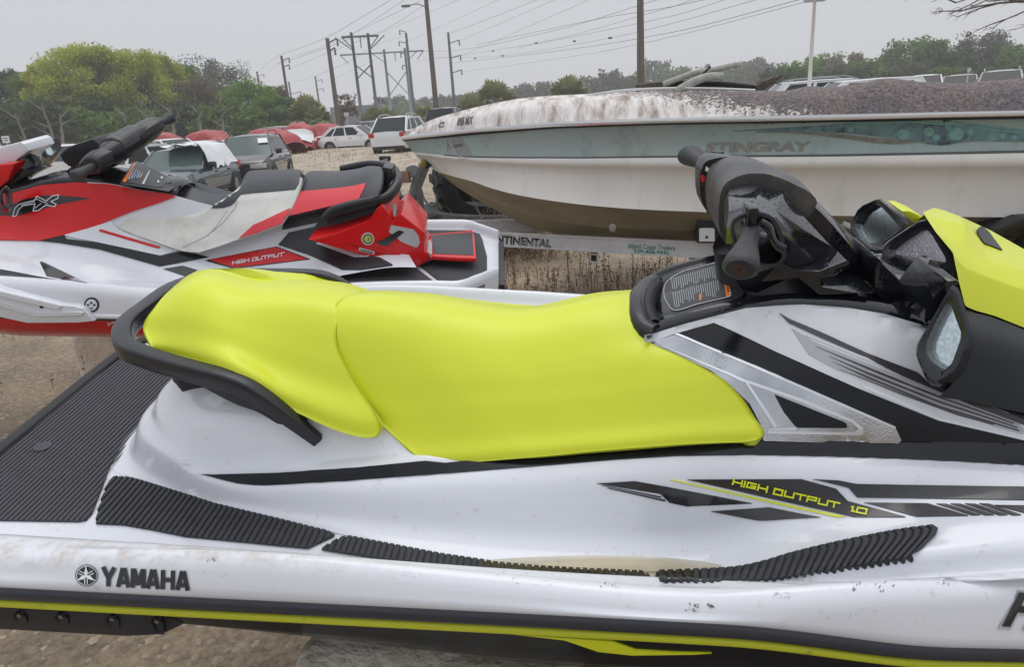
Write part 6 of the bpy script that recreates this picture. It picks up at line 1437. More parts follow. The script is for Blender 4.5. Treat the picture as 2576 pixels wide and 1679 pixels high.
def place_car(px, roof_y, dist, head, tp, pnt, label, glass=None, rack=False, detail=True, group='cars parked across the lot', name='parked_car', extra=None, cat='car'):
    """px: photo column of its middle, roof_y: row of its roof; stands dist metres away on the ground that fits"""
    d = ray(px, roof_y); t = dist/sqrt(d.x**2+d.y**2); p = CAM+d*t; D = TYPES[tp]; z = p.z-D['H']
    M = car_meshes(tp); e_ = bpy.data.objects.new(name, None); COL.objects.link(e_)
    e_.location = (p.x, p.y, z); e_.rotation_euler = (0, 0, radians(head)+pi)   # heading: world angle the nose points to
    tag(e_, label, cat, group); g = glass or GL
    def mk(n_, m_, mt, smooth=True, par=None):
        return mesh_obj(n_, *m_, mt, par or e_, smooth, 32)
    b = mk('body', M['body'], pnt); mk('windscreen', M['front'], g, False); mk('rear_window', M['back'], g, False)
    for s in M['sides']: mk('side_window', s, GL, False)
    
    for a_ in M['arches']: mk('wheel_arch', a_, TRIM)
    mk('grille', M['grille'], TRIM); mk('bumper_trim', M['bump'], TRIM)
    for s in M['head']: mk('headlight', s, HEAD)
    for s in M['tail']: mk('tail_light', s, TAIL)
    R = D['R']
    for x, y, zz in M['wheels']:
        k = round(R, 2)
        if k not in WHM:
            a = mesh_obj('wheel', *wheel_mesh(R, .22), TYR, None, True, 40); r_ = mesh_obj('rim', *tube([Vector((0, -.10, 0)), Vector((0, -.085, 0)), Vector((0, .085, 0)), Vector((0, .10, 0))], [R*.3, R*.6, R*.6, R*.3], 16), RIM, None, True, 40)
            WHM[k] = (a.data, r_.data); bpy.data.objects.remove(a); bpy.data.objects.remove(r_)
        a = bpy.data.objects.new('wheel', WHM[k][0]); r_ = bpy.data.objects.new('rim', WHM[k][1]); COL.objects.link(a); COL.objects.link(r_); a.parent = e_; r_.parent = a; a.location = (x, y, zz)
    w = D['W']/2
    for s in (-1, 1):
        mk('door_mirror', bevel_mesh(*box(D['cab'][0]+.35, D['cab'][0]+.50, s*w*1.0-.02 if s > 0 else -w-.18, w+.18 if s > 0 else -w*1.0+.02, D['belt']+.0, D['belt']+.15), .03), TRIM if pnt in (PK, PB) else pnt)
        for x in (-.15, .85): mk('door_handle', box(x, x+.16, s*w-.012, s*w+.012, D['belt']-.14, D['belt']-.11), TRIM)
        mk('sill_strip', box(-D['wb'][1]+.5, D['wb'][1]-.5, s*w*.99-.01, s*w*.99+.012, .28, .40), TRIM)
    if rack:
        for s in (-1, 1):
            mk('roof_rail', tube(catmull([Vector((D['cab'][1]+.1, s*w*.68, D['H']-.03)), Vector((D['cab'][1]+.25, s*w*.68, D['H']+.07)), Vector((D['cab'][2]-.2, s*w*.68, D['H']+.07)), Vector((D['cab'][2]-.05, s*w*.68, D['H']-.03))], 8), .018, 6), TRIM if pnt is PK else PS)
    return e_
suv = place_car(628, 338, 26, -84, 'suv', PK, 'black SUV facing the camera with a white paper on its windscreen', glass=GLT, rack=True)
blu = place_car(452, 371, 21.5, -88, 'hatch', PB, 'wrecked slate blue car with crushed wing under a white sheet', glass=GLT)
place_car(362, 360, 27.5, 60, 'suv', PW_, 'white SUV with its red tail lamp showing behind the slate blue wreck', name='parked_car')
place_car(432, 348, 38, -35, 'sedan', PW_, 'white sedan with sloped windscreen behind the white SUV')
place_car(350, 345, 46, 20, 'suv_low', PS, 'silver wagon with roof rails behind the handlebars of the red jet ski', rack=True)
place_car(515, 353, 31, -30, 'sedan', PW_, 'white sedan right behind the white sheet, its dark side glass beside the black SUV')
place_car(178, 362, 33, 100, 'suv_low', PW_, 'white car half hidden by the mirror of the red jet ski')
place_car(-10, 372, 36, 60, 'suv_low', PG, 'dark car at the left edge behind the red jet ski')
place_car(674, 319, 52, 178, 'suv', PS, 'silver SUV between the red wrapped cars')
audi = place_car(893, 314, 44, -18, 'suv_low', PW_, 'white hatchback with its smashed black front end in profile', name='parked_car')
nis = place_car(1012, 291, 34, 78, 'suv', PW_, 'white SUV seen from behind, next to the boat bow', rack=True)
trk = place_car(1120, 270, 40, 74, 'pickup', PG, 'dark grey pickup truck behind the bow of the boat', name='pickup_truck', cat='truck')
place_car(948, 303, 48, 60, 'suv_low', PG, 'dark grey car between the smashed hatchback and the white SUV')
place_car(2020, 203, 33, 172, 'van', PW_, 'white van with roof rack just behind the light mast', rack=True, group='cars beyond the boat')
place_car(2165, 199, 31, 175, 'van', PW_, 'long white van roof left of the burnt mound', group='cars beyond the boat')
place_car(2326, 188, 44, 60, 'suv', PW_, 'white SUV with dark rear window above the burnt deck', group='cars beyond the boat')
place_car(2418, 187, 46, 56, 'suv', PM, 'beige SUV beside the small white sign post', group='cars beyond the boat')
place_car(2480, 193, 44, 178, 'sedan', PW_, 'white sedan roof right of the beige SUV', group='cars beyond the boat')
place_car(2520, 176, 40, 55, 'suv', PS, 'grey SUV nearest the right edge above the burnt deck', rack=True, group='cars beyond the boat')
place_car(2600, 184, 44, 52, 'suv_low', PB, 'dark blue car cut by the right edge', group='cars beyond the boat')
# damage and details
def at_px(x, y, dist): d = ray(x, y); return CAM+d*(dist/sqrt(d.x**2+d.y**2))
def put_local(e_, m_, name, mt, smooth=False): return mesh_obj(name, *m_, mt, e_, smooth, 35)
L2 = TYPES['suv_low']['L']/2
rs = random.Random(4)
crum = []
for k in range(26):
    a = Vector((-L2+rs.uniform(-.15, .35), rs.uniform(-.85, .85), rs.uniform(.35, .85))); s_ = rs.uniform(.06, .2)
    crum.append(([a+Vector((rs.uniform(-1, 1), rs.uniform(-1, 1), rs.uniform(-1, 1)))*s_ for _ in range(4)], [(0, 1, 2), (0, 2, 3), (0, 3, 1), (1, 3, 2)]))
q = put_local(audi, join(*crum), 'crumpled_front', TRIM); q['kind'] = 'stuff'
crum = []
for k in range(16):
    a = Vector((-2.15+rs.uniform(-.12, .3), -rs.uniform(.25, .9), rs.uniform(.45, .85))); s_ = rs.uniform(.06, .16)
    crum.append(([a+Vector((rs.uniform(-1, 1), rs.uniform(-1, 1), rs.uniform(-1, 1)))*s_ for _ in range(4)], [(0, 1, 2), (0, 2, 3), (0, 3, 1), (1, 3, 2)]))
q = put_local(blu, join(*crum), 'crushed_wing', TRIM); q['kind'] = 'stuff'
put_local(suv, ([Vector((-.50, -.35, 1.54)), Vector((-.50, -.65, 1.54)), Vector((-.68, -.70, 1.39)), Vector((-.68, -.38, 1.39))], [(0, 1, 2, 3)]), 'paper_notice', DECW)
# white sheet draped over the blue wreck
def sheet():
    vs, fs = [], []; nx, ny = 22, 22
    for i in range(nx):
        for j in range(ny):
            a = i/(nx-1); b = j/(ny-1); x = -.55+2.0*a; y = -.3+1.55*b
            if y < .72: z = 1.53-.02*y*y
            else: z = 1.53-(y-.72)*1.05
            y2 = y if y < .72 else .72+(y-.72)*.55
            z += noise.noise(Vector((x*3.5, y*3.5, 1)))*.07; y2 += noise.noise(Vector((x*3, z*3, 5)))*.05
            if b > .82: z -= .35*abs(noise.noise(Vector((x*2.6, 0, 8))))
            vs.append(Vector((x, -y2, z+.03)))
    fs = gridfaces(nx, ny)
    o = mesh_obj('white_sheet', vs, fs, mat('white_film', (.72, .74, .77), .4, bump=.4, bscale=9, bdist=.05), None, True)
    o.matrix_world = Matrix.Translation(blu.location) @ blu.rotation_euler.to_matrix().to_4x4(); tag(o, 'torn white plastic sheet draped over the slate blue wreck', 'sheet')
sheet()
REDW = mat('red_shrink_wrap', (.36, .022, .028), .38, noise_amt=.15, nscale=5, bump=.6, bscale=5, bdist=.08); WHW = mat('white_patch', (.66, .67, .69), .45, bump=.4, bscale=8, bdist=.05)
def wrapped(px, roof_y, dist, head, label, patch=None, tp='suv', seed=0, sc=1.):
    d = ray(px, roof_y); t = dist/sqrt(d.x**2+d.y**2); p = CAM+d*t; D = TYPES[tp]; H = D['H']*sc; w = D['W']/2*1.04*sc; L = D['L']/2*1.02*sc
    e_ = bpy.data.objects.new('wrapped_car', None); COL.objects.link(e_); e_.location = (p.x, p.y, p.z-H); e_.rotation_euler = (0, 0, radians(head)+pi); tag(e_, label, 'wrapped car', 'cars wrapped in red film')
    nu, nv = 34, 22; vs = []
    for i in range(nu):
        x = -L+2*L*i/(nu-1)
        zt = smooth_tab([(-L, .55), (-L+.25, .85*sc), (-L*.45, 1.0*sc), (-L*.12, H-.02), (L*.45, H), (L*.86, 1.15*sc), (L, .7)], x)
        for j in range(nv):
            a = -pi/2+pi*j/(nv-1); y = math.copysign(abs(sin(a))**.7, sin(a))*w*(1-.10*(abs(x)/L)**6); z = zt*abs(cos(a))**.42
            n_ = noise.noise_vector(Vector((x*1.6+seed, y*1.6, z*1.6)))*.10+noise.noise_vector(Vector((x*4+seed, y*4, z*4)))*.035
            vs.append(Vector((x, y, max(0.02, z)))+n_*min(1, z*2))
    c = mesh_obj('film', vs, gridfaces(nu, nv), REDW, e_, True)
    if patch:
        i0, i1, j0, j1 = patch; pv, pf = [], []
        for i in range(i0, i1):
            for j in range(j0, j1):
                q = vs[i*nv+j]; pv.append(Vector((q.x*1.03-.01, q.y*1.03, q.z*1.03+.02)))
        mesh_obj('white_patch', pv, gridfaces(i1-i0, j1-j0), WHW, e_, True)
    for k in range(3):
        i = 10+int(seed*5+k*7) % 18; j = (6+k*4) % nv; q = vs[i*nv+j]
        mesh_obj('tape_square', *xform(box(-.10, .10, -.10, .10, -.012, .03), Matrix.Translation(q)), WHW, e_, False)
wrapped(536, 329, 46, -22, 'red wrapped car with a white corner above the white sedan', (22, 32, 1, 7), 'suv_low', 1)
wrapped(420, 335, 56, 0, 'red wrapped car farthest left above the white sedan roof', None, 'suv_low', 2)
wrapped(655, 327, 42, 150, 'red wrapped low car in front of the silver SUV', None, 'sedan', 3)
wrapped(750, 313, 46, -80, 'red wrapped car with a big white front patch, left one of the close pair', (1, 13, 4, 18), 'suv', 4, 1.05)
wrapped(817, 312, 47, -82, 'red wrapped car with a white front patch, right one of the close pair', (1, 10, 4, 18), 'suv', 5, 1.05)
wrapped(921, 309, 60, 0, 'small red wrapped car showing behind the dark grey car', None, 'suv_low', 6)
wrapped(2378, 194, 60, 0, 'red wrapped car peeping between the white and beige SUVs', None, 'sedan', 7)
wrapped(150, 361, 40, 20, 'red wrapped car low at the left behind the gauge of the red jet ski', None, 'sedan', 8)
# ================================================================== trees, palms, poles, wires
import numpy as np
BARK = mat('grey_bark', (.11, .095, .08), .9, noise_amt=.35, nscale=6)
LEAVES = {
 'yellowgreen': mat('leaves_yellow_green', (.28, .33, .035), .75, col2=(.50, .53, .07), nscale=.55, detail=4),
 'green': mat('leaves_green', (.075, .145, .03), .75, col2=(.17, .26, .05), nscale=.6, detail=4),
 'dark': mat('leaves_dark_green', (.045, .075, .03), .8, col2=(.095, .13, .05), nscale=.6, detail=4),
 'grey': mat('leaves_grey_green', (.085, .095, .07), .85, col2=(.15, .16, .115), nscale=.7, detail=4),
 'brown': mat('twigs_brown', (.15, .13, .09), .9, col2=(.24, .21, .15), nscale=.7, detail=4),
 'bright': mat('leaves_bright_green', (.095, .20, .025), .75, col2=(.21, .34, .05), nscale=.6, detail=4)}
for m_ in LEAVES.values():
    n_ = m_.node_tree; b_ = n_.nodes['Principled BSDF']; o_ = n_.nodes['Material Output']; t_ = n_.nodes.new('ShaderNodeBsdfTranslucent'); x_ = n_.nodes.new('ShaderNodeMixShader'); x_.inputs[0].default_value = .35
    n_.links.new(b_.inputs['Base Color'].links[0].from_socket, t_.inputs[0]); n_.links.new(b_.outputs[0], x_.inputs[1]); n_.links.new(t_.outputs[0], x_.inputs[2]); n_.links.new(x_.outputs[0], o_.inputs['Surface'])
def crown_mesh(seed, h, w, n, leaf, base=.18, dens=1., nclump=None, full=False):
    """many leaf-sized faces gathered in clumps spread through the crown volume"""
    r = np.random.RandomState(seed); k = nclump or int(34+w*7)
    # clump centres on an irregular shell and inside
    th_ = r.uniform(0, 2*pi, k); ph = r.uniform(-.45, 1.0, k); rr_ = r.uniform(.45, 1., k)**.6
    cz_ = h*(base+(1-base)*.52)+ph*h*(1-base)*.40*rr_
    prof_ = np.sqrt(np.clip(1-((cz_-h*(base+(1-base)*.45))/(h*(1-base)*.62))**2, .05, 1))
    if full: cz_ = h*(.12+.84*r.uniform(0, 1, k)**.75); prof_ = np.sqrt(np.clip(1-np.clip((cz_/h-.42)/.60, 0, 1)**2, .05, 1))*np.where(cz_ < .3*h, .85, 1)
    cx = np.cos(th_)*rr_*w*.42*prof_; cy = np.sin(th_)*rr_*w*.36*prof_; cs = r.uniform(.07, .15, k)*w**.5*h**.5*1.0
    top = cz_.argmax(); 
    idx = r.randint(0, k, n); d = r.normal(0, 1, (n, 3)); d /= np.linalg.norm(d, axis=1)[:, None]; d *= (r.uniform(0, 1, n)**.45)[:, None]
    P = np.stack([cx[idx], cy[idx], cz_[idx]], 1)+d*cs[idx][:, None]*np.array([1.15, 1.15, .85])
    P[:, 2] = np.clip(P[:, 2], h*base*.6, None); P[:, 2] *= h/max(P[:, 2].max(), .1)
    a = r.normal(0, 1, (n, 3)); a /= np.linalg.norm(a, axis=1)[:, None]; b = r.normal(0, 1, (n, 3)); b -= a*(a*b).sum(1)[:, None]; b /= np.linalg.norm(b, axis=1)[:, None]
    s = leaf*r.uniform(.6, 1.4, n)[:, None]; v = np.stack([P-a*s, P-b*s*.6, P+a*s, P+b*s*.6], 1).reshape(-1, 3)
    return v, k, (cx, cy, cz_)
def np_mesh(name, v, nq, m):
    me = bpy.data.meshes.new(name); me.vertices.add(len(v)); me.vertices.foreach_set('co', v.astype(np.float32).ravel())
    me.loops.add(nq*4); me.loops.foreach_set('vertex_index', np.arange(nq*4, dtype=np.int32)); me.polygons.add(nq); me.polygons.foreach_set('loop_start', np.arange(0, nq*4, 4, dtype=np.int32))
    try: me.polygons.foreach_set('loop_total', np.full(nq, 4, dtype=np.int32))
    except Exception: pass
    me.materials.append(m); me.update(calc_edges=True); me.validate(); return me
def tree(px, top_y, dist, wpx, kind, label, seed, group='trees along the edge of the lot', n=5200, leaf=None, base=.18, trunk=True, name='tree', cat='tree', bare=False, full=False):
    d = ray(px, top_y); t = dist/sqrt(d.x**2+d.y**2); p = CAM+d*t; gz = hgt(p.x, p.y); h = p.z-gz; w = wpx/FP*dist*1.08
    e_ = bpy.data.objects.new(name, None); COL.objects.link(e_); e_.location = (p.x, p.y, gz-.05); tag(e_, label, cat, group)
    lf = leaf or .16*dist/75
    v, k, cl = crown_mesh(seed, h, w, n, lf, base, full=full)
    me = np_mesh('crown', v, n, LEAVES[kind]); c = bpy.data.objects.new('crown', me); COL.objects.link(c); c.parent = e_
    if trunk:
        r = random.Random(seed); ms = []; r0 = .02*h+.06; lean = Vector((r.uniform(-.6, .6), r.uniform(-.4, .4), 0)); mid = Vector((0, 0, h*.38))+lean
        ms.append(tube([Vector((0, 0, 0)), Vector((lean.x*.3, lean.y*.3, h*.2)), mid], [r0, r0*.8, r0*.65], 7))
        for q in range(8 if not bare else 16):
            i = r.randrange(k); tgt = Vector((cl[0][i], cl[1][i], cl[2][i])); m2 = mid.lerp(tgt, .5)+Vector((0, 0, h*.04)); ms.append(tube([mid-Vector((0, 0, r.uniform(0, h*.12))), m2, tgt], [r0*.45, r0*.28, r0*.1], 5))
        mesh_obj('trunk', *join(*ms), BARK, e_)
    return e_
TG = 'broadleaf trees left of the lot'
spec = [
 (5, 172, 78, 110, 'dark', 'dark green tree at the far left edge of the tree line'), (62, 178, 74, 90, 'green', 'mid green tree second from the left edge'),
 (112, 150, 72, 100, 'yellowgreen', 'yellow green tree stepping up to the tallest crowns'), (158, 106, 74, 120, 'yellowgreen', 'tallest yellow green tree, left of the twin tops'), (218, 102, 72, 120, 'yellowgreen', 'tall yellow green tree, right of the twin tops'),
 (272, 118, 75, 100, 'yellowgreen', 'rounded yellow green tree right of the twin tops'), (332, 124, 72, 120, 'yellowgreen', 'broad yellow green tree above the far handlebar grip'), (385, 132, 76, 110, 'yellowgreen', 'olive tree beside the thin grey tops'),
 (440, 152, 80, 100, 'green', 'green tree with thin grey twigs on top'), (488, 136, 88, 90, 'grey', 'grey green tree rising behind the brown one'), (565, 146, 92, 95, 'grey', 'sparse grey tree with the sky showing through'),
 (470, 190, 74, 150, 'brown', 'leafless brown tree in the middle of the tree line'), (625, 193, 70, 140, 'bright', 'bright green tree at the right end of the clump'), (688, 214, 74, 70, 'brown', 'low brown tree right of the bright green one'), (712, 236, 70, 60, 'green', 'small green tree leaning on the slim poles')]
for i, s in enumerate(spec):
    tree(s[0], s[1], s[2], s[3]*1.15, s[4], s[5], 10+i, TG, n=15000 if s[4] != 'grey' else 6000, base=.04, leaf=.105, full=s[4] in ('yellowgreen', 'dark', 'green', 'bright'))
for i, (x, ty, w, kd) in enumerate([(30, 244, 150, 'dark'), (120, 262, 170, 'green'), (205, 250, 130, 'dark'), (300, 268, 170, 'green'), (395, 250, 170, 'dark'), (480, 250, 160, 'dark'), (560, 262, 150, 'green'), (640, 262, 140, 'green'), (700, 278, 90, 'dark')]):
    tree(x, ty, 66+(i % 3)*2, w*1.15, kd, ['dark undergrowth at the far left edge', 'green undergrowth below the tallest crowns, left part', 'dark undergrowth behind the red jet ski mirror', 'dark undergrowth behind the raised handlebar', 'green undergrowth right of the handlebar tip', 'dark undergrowth below the leafless brown tree', 'undergrowth left of the bright green tree', 'undergrowth right under the bright green tree', 'low undergrowth left of the fan palm'][i], 60+i, 'undergrowth below the tree line', n=7000, base=.02, leaf=.20, trunk=False, name='undergrowth', cat='bush')
BL_ = ['pale bare trunk nearest the small sign at the far left', 'forked pale trunk leaning left above the red jet ski mirror', 'straight pale trunk right beside the forked one', 'pale trunk leaning left just under the far handlebar grip', 'thin pale trunk rising beside the leaning one under the grip', 'pale trunk standing left of the silver SUV, below the brown tree', 'pale trunk half behind the black handlebar', 'pale trunk under the bright green tree', 'pale trunk between the handlebar tip and the brown tree']
for i, (x0, y0, x1, y1) in enumerate([(60, 345, 38, 285), (130, 345, 105, 262), (140, 340, 150, 285), (388, 338, 350, 255), (385, 340, 372, 270), (500, 330, 490, 250), (320, 340, 312, 280), (555, 318, 548, 250), (430, 335, 428, 270)]):
    p = at_px(x0, y0, 62); q = at_px(x1, y1, 62); p.z = hgt(p.x, p.y); m_ = tube([p, p.lerp(q, .5)+Vector((.15, 0, 0)), q], [.13, .10, .06], 6)
    for k in range(4): s_ = p.lerp(q, .45+.15*k); m_ = join(m_, tube([s_, s_+Vector((random.uniform(-1.4, 1.4), .2, random.uniform(.5, 1.3)))], [.05, .015], 4))
    o = bpy.data.objects.new('bare_tree', None); COL.objects.link(o); mesh_obj('trunk', *m_, mat('pale_bark', (.20, .18, .15), .9), o); tag(o, BL_[i], 'tree', 'bare trunks in front of the undergrowth')
FG = 'far trees beyond the power poles'
far = [(952, 243, 20), (990, 238, 55), (1035, 248, 60), (1085, 243, 60), (1130, 236, 60), (1175, 232, 60), (1225, 238, 60), (1290, 214, 60), (1340, 206, 60), (1385, 205, 55), (1440, 204, 60), (1480, 190, 50), (1535, 173, 46), (1575, 187, 55), (1600, 182, 50), (1655, 146, 62), (1700, 166, 60), (1750, 165, 62), (1800, 162, 62), (1850, 165, 60), (1890, 146, 66), (1940, 157, 70)]
FL_ = ['tiny hazy crown at the foot of the green frame tower', 'hazy rounded tree between the frame tower legs', 'low hazy trees right of the green frame tower', 'hazy tree behind the pole with left arms', 'hazy tree behind the dark pickup', 'hazy tree left of the fuller cabbage palm', 'hazy purple grey tree just right of the fuller cabbage palm', 'hazy spiky tree midway between the two tall palms', 'hazy tree with an open top left of the solitary palm', 'hazy tree touching the solitary palm on its left', 'hazy tree touching the solitary palm on its right', 'hazy tree second right of the solitary palm', 'umbrella shaped far tree standing over the others', 'hazy tree between the umbrella crown and the thick pole', 'hazy tree hidden partly by the thick wooden pole', 'taller feathery tree just right of the thick wooden pole', 'hazy tree above the snapped strut of the boat', 'hazy tree above the curved windscreen frame', 'hazy tree above the charred beam', 'hazy tree in the dip above the burnt stub', 'feathery peaked tree above the burnt stub', 'brownish far tree left of the bright green ones']
for i, (x, ty, w) in enumerate(far):
    tree(x, ty, 150+(i*37 % 40), w*1.25, ['grey', 'dark', 'green', 'grey'][i % 4] if x < 1640 else ['grey', 'green', 'brown'][i % 3], FL_[i], 100+i, FG, n=1500, leaf=.42, base=.02)
for i, (x, ty, w, kd, lb) in enumerate([(2010, 152, 80, 'bright', 'bright green tree just left of the white light mast'), (2075, 130, 95, 'bright', 'rounded bright green tree right of the white light mast'), (2130, 132, 80, 'brown', 'brownish tree with a notched top, second right of the mast'), (2180, 145, 80, 'green', 'olive tree in the dip before the tall green one'), (2235, 150, 70, 'grey', 'grey green tree at the foot of the tall green one'), (2295, 90, 120, 'green', 'tall green tree with a square shoulder above the white SUV'), (2345, 100, 70, 'green', 'narrow green tree joined to the tall square shouldered one'),
     (2405, 118, 90, 'dark', 'dark green tree between the two tall ones'), (2475, 72, 115, 'grey', 'tallest dark tree on the right above the grey SUV'), (2530, 110, 80, 'dark', 'dark tree in the dip near the right edge'), (2590, 102, 110, 'green', 'green tree cut by the right edge')]):
    tree(x, ty, 96+(i*13 % 18), w, kd, lb, 140+i, 'trees beyond the cars on the right', n=5200, leaf=.17, base=.05)
for i, x in enumerate(range(1960, 2620, 62)):
    tree(x, 168-(i*7 % 14), 86, 95, ['dark', 'green', 'grey'][i % 3], 'low undergrowth behind the parked cars on the right', 170+i, 'low undergrowth on the right', n=2200, leaf=.17, base=.02, trunk=False, name='undergrowth', cat='bush')
# palms
FROND = mat('palm_frond', (.20, .22, .09), .7, col2=(.38, .39, .18), nscale=1.5); DEADF = mat('dead_frond', (.20, .155, .085), .9, col2=(.13, .10, .06), nscale=2)
def palm(px, top_y, dist, wpx, label, seed, n=70, stub=False):
    d = ray(px, top_y); t = dist/sqrt(d.x**2+d.y**2); p = CAM+d*t; gz = hgt(p.x, p.y); h = p.z-gz; R = wpx/FP*dist*.86; hc = max(.5, h-R*.80); r = random.Random(seed)
    e_ = bpy.data.objects.new('palm', None); COL.objects.link(e_); e_.location = (p.x, p.y, gz-.05); tag(e_, label, 'palm', 'cabbage palms')
    if not stub: mesh_obj('trunk', *tube([Vector((0, 0, 0)), Vector((.1, 0, hc*.5)), Vector((0, 0, hc))], [.24, .19, .20], 9), BARK, e_)
    for nm, mt_, lo, hi, k in (('fronds', FROND, -.35, 1.45, n), ('dead_skirt', DEADF, -1.3, -.25, n//3)):
        vs, fs = [], []
        for _ in range(k):
            az = r.uniform(0, 2*pi); el = r.uniform(lo, hi); D_ = Vector((cos(az)*cos(el), sin(az)*cos(el), sin(el))); L = R*r.uniform(.7, 1.0); c = Vector((0, 0, hc)); side = D_.cross(Vector((0, 0, 1)));
            if side.length < .1: side = Vector((1, 0, 0))
            side.normalize(); up_v = side.cross(D_); hub = c+D_*L*.48; b = len(vs); vs += [c-side*.02, c+side*.02, hub]; fs.append((b, b+1, b+2))
            for q in range(11):
                a = -1.25+2.5*q/10; dd = (D_*cos(a)+side*sin(a)).normalized(); tip = hub+dd*L*.56*r.uniform(.85, 1.05)-Vector((0, 0, .13*L*(1+abs(a)))); w_ = up_v.cross(dd).normalized()*.06*R; b = len(vs)
                vs += [hub, hub.lerp(tip, .5)+w_*1.3+Vector((0, 0, .03)), tip, hub.lerp(tip, .5)-w_*1.3+Vector((0, 0, .03))]; fs.append((b, b+1, b+2, b+3))
        mesh_obj(nm, vs, fs, mt_, e_, False)
palm(1243, 196, 62, 84, 'cabbage palm left of the boat cabin, the fuller one', 1)
palm(1182, 232, 60, 76, 'low fan palm clump at the left foot of the fuller palm', 2, 70, True)
palm(1427, 184, 66, 78, 'solitary cabbage palm right of the pair, above the boat deck', 3)
palm(765, 237, 66, 74, 'fan palm beside the slim leaning poles at the left', 4, 90, True); palm(795, 258, 64, 50, 'small fan palm right of the leaning pole palm', 5, 50, True)
palm(955, 272, 70, 84, 'low fan palms between the two frame towers', 6, 80, True); palm(1066, 258, 66, 52, 'low fan palm above the dark pickup', 7, 60, True)
rb_ = tree(868, 232, 60, 50, 'brown', 'small half bare tree with rusty leaves beside the leaning pole', 200, 'small trees', n=500, leaf=.12, base=.25, bare=True)
# utility poles
WOOD = mat('pole_wood', (.125, .105, .085), .9, noise_amt=.3, nscale=3, stretch=(3, 3, .3)); STL = mat('pole_steel', (.13, .14, .15), .5, metal=.3); GRN = mat('pole_green_steel', (.20, .26, .27), .5, metal=.2)
def pbase(x, y, dist): p = at_px(x, y, dist); return p
def ztop(p, ty):
    """height at which the vertical through p reaches photo row ty"""
    lo, hi = 0., 60.
    for _ in range(50):
        m = (lo+hi)/2; q = Vector((p.x, p.y, m))-CAM; zz = q.dot(_f); y = PH/2-FP*q.dot(CU)/zz
        if y > ty: lo = m
        else: hi = m
    return lo
def arm(p, z, dx, dz=.25, r=.05): return tube([Vector((0, 0, z)), Vector((dx, 0, z+dz))], r, 5)
def pole(bx, by, ty, dist, r, m, label, arms=(), name='utility_pole', lamp=False):
    p = pbase(bx, by, dist); gz = hgt(p.x, p.y); zt = ztop(p, ty)
    e_ = bpy.data.objects.new(name, None); COL.objects.link(e_); e_.location = (p.x, p.y, gz-.1); tag(e_, label, 'pole', 'utility poles'); H = zt-gz
    mesh_obj('pole_shaft', *tube([Vector((0, 0, 0)), Vector((0, 0, H*.5)), Vector((0, 0, H))], [r*1.15, r, r*.8], 12), m, e_, True, 60)
    for (ay, lpx) in arms:
        z = ztop(p, ay)-gz; dx = lpx/FP*dist
        mesh_obj('cross_arm', *arm(p, z, dx), m, e_); mesh_obj('insulator', *tube([Vector((dx, 0, z+.25)), Vector((dx, 0, z-.25))], [.05, .09], 6), STL, e_)
    if lamp:
        z = H-.45; mesh_obj('lamp_arm', *tube(catmull([Vector((0, 0, z)), Vector((-.5, 0, z+.25)), Vector((-1.1, 0, z+.2))], 6), .03, 6), STL, e_); mesh_obj('lamp_head', *bevel_mesh(*box(-1.5, -1.0, -.12, .12, z+.12, z+.25), .04), STL, e_)
    return e_
pole(1097, 268, -6, 45, .155, WOOD, 'weathered wooden pole with a small lamp arm at the top', (), lamp=True)
pole(1612, 222, -60, 33, .17, WOOD, 'thick wooden pole rising straight behind the burnt windscreen')
pole(1143, 265, 78, 75, .15, STL, 'grey steel pole with three upswept arms on its right', ((106, 24), (144, 24), (181, 24)))
pole(1042, 285, 80, 85, .17, STL, 'grey steel pole with three arms on its left', ((106, -18), (135, -17), (166, -16), (78, -14)))
pole(852, 310, 92, 55, .17, WOOD, 'leaning dark pole left of the frame towers', ((104, 22), (126, 14)))
pole(728, 270, 137, 80, .16, WOOD, 'slimmer dark pole above the fan palm', ((150, 16), (167, 14)))
pole(735, 262, 203, 120, .16, STL, 'short far pole with a tee top beside the slimmer dark pole', ((235, 24), (235, -20)))
pole(802, 255, 190, 120, .16, STL, 'thin far pole standing alone between the two dark poles', ((203, 14), (225, 14)))
pole(652, 215, 178, 130, .2, WOOD, 'tiny far pole tip behind the bright green tree', ((190, 14),))
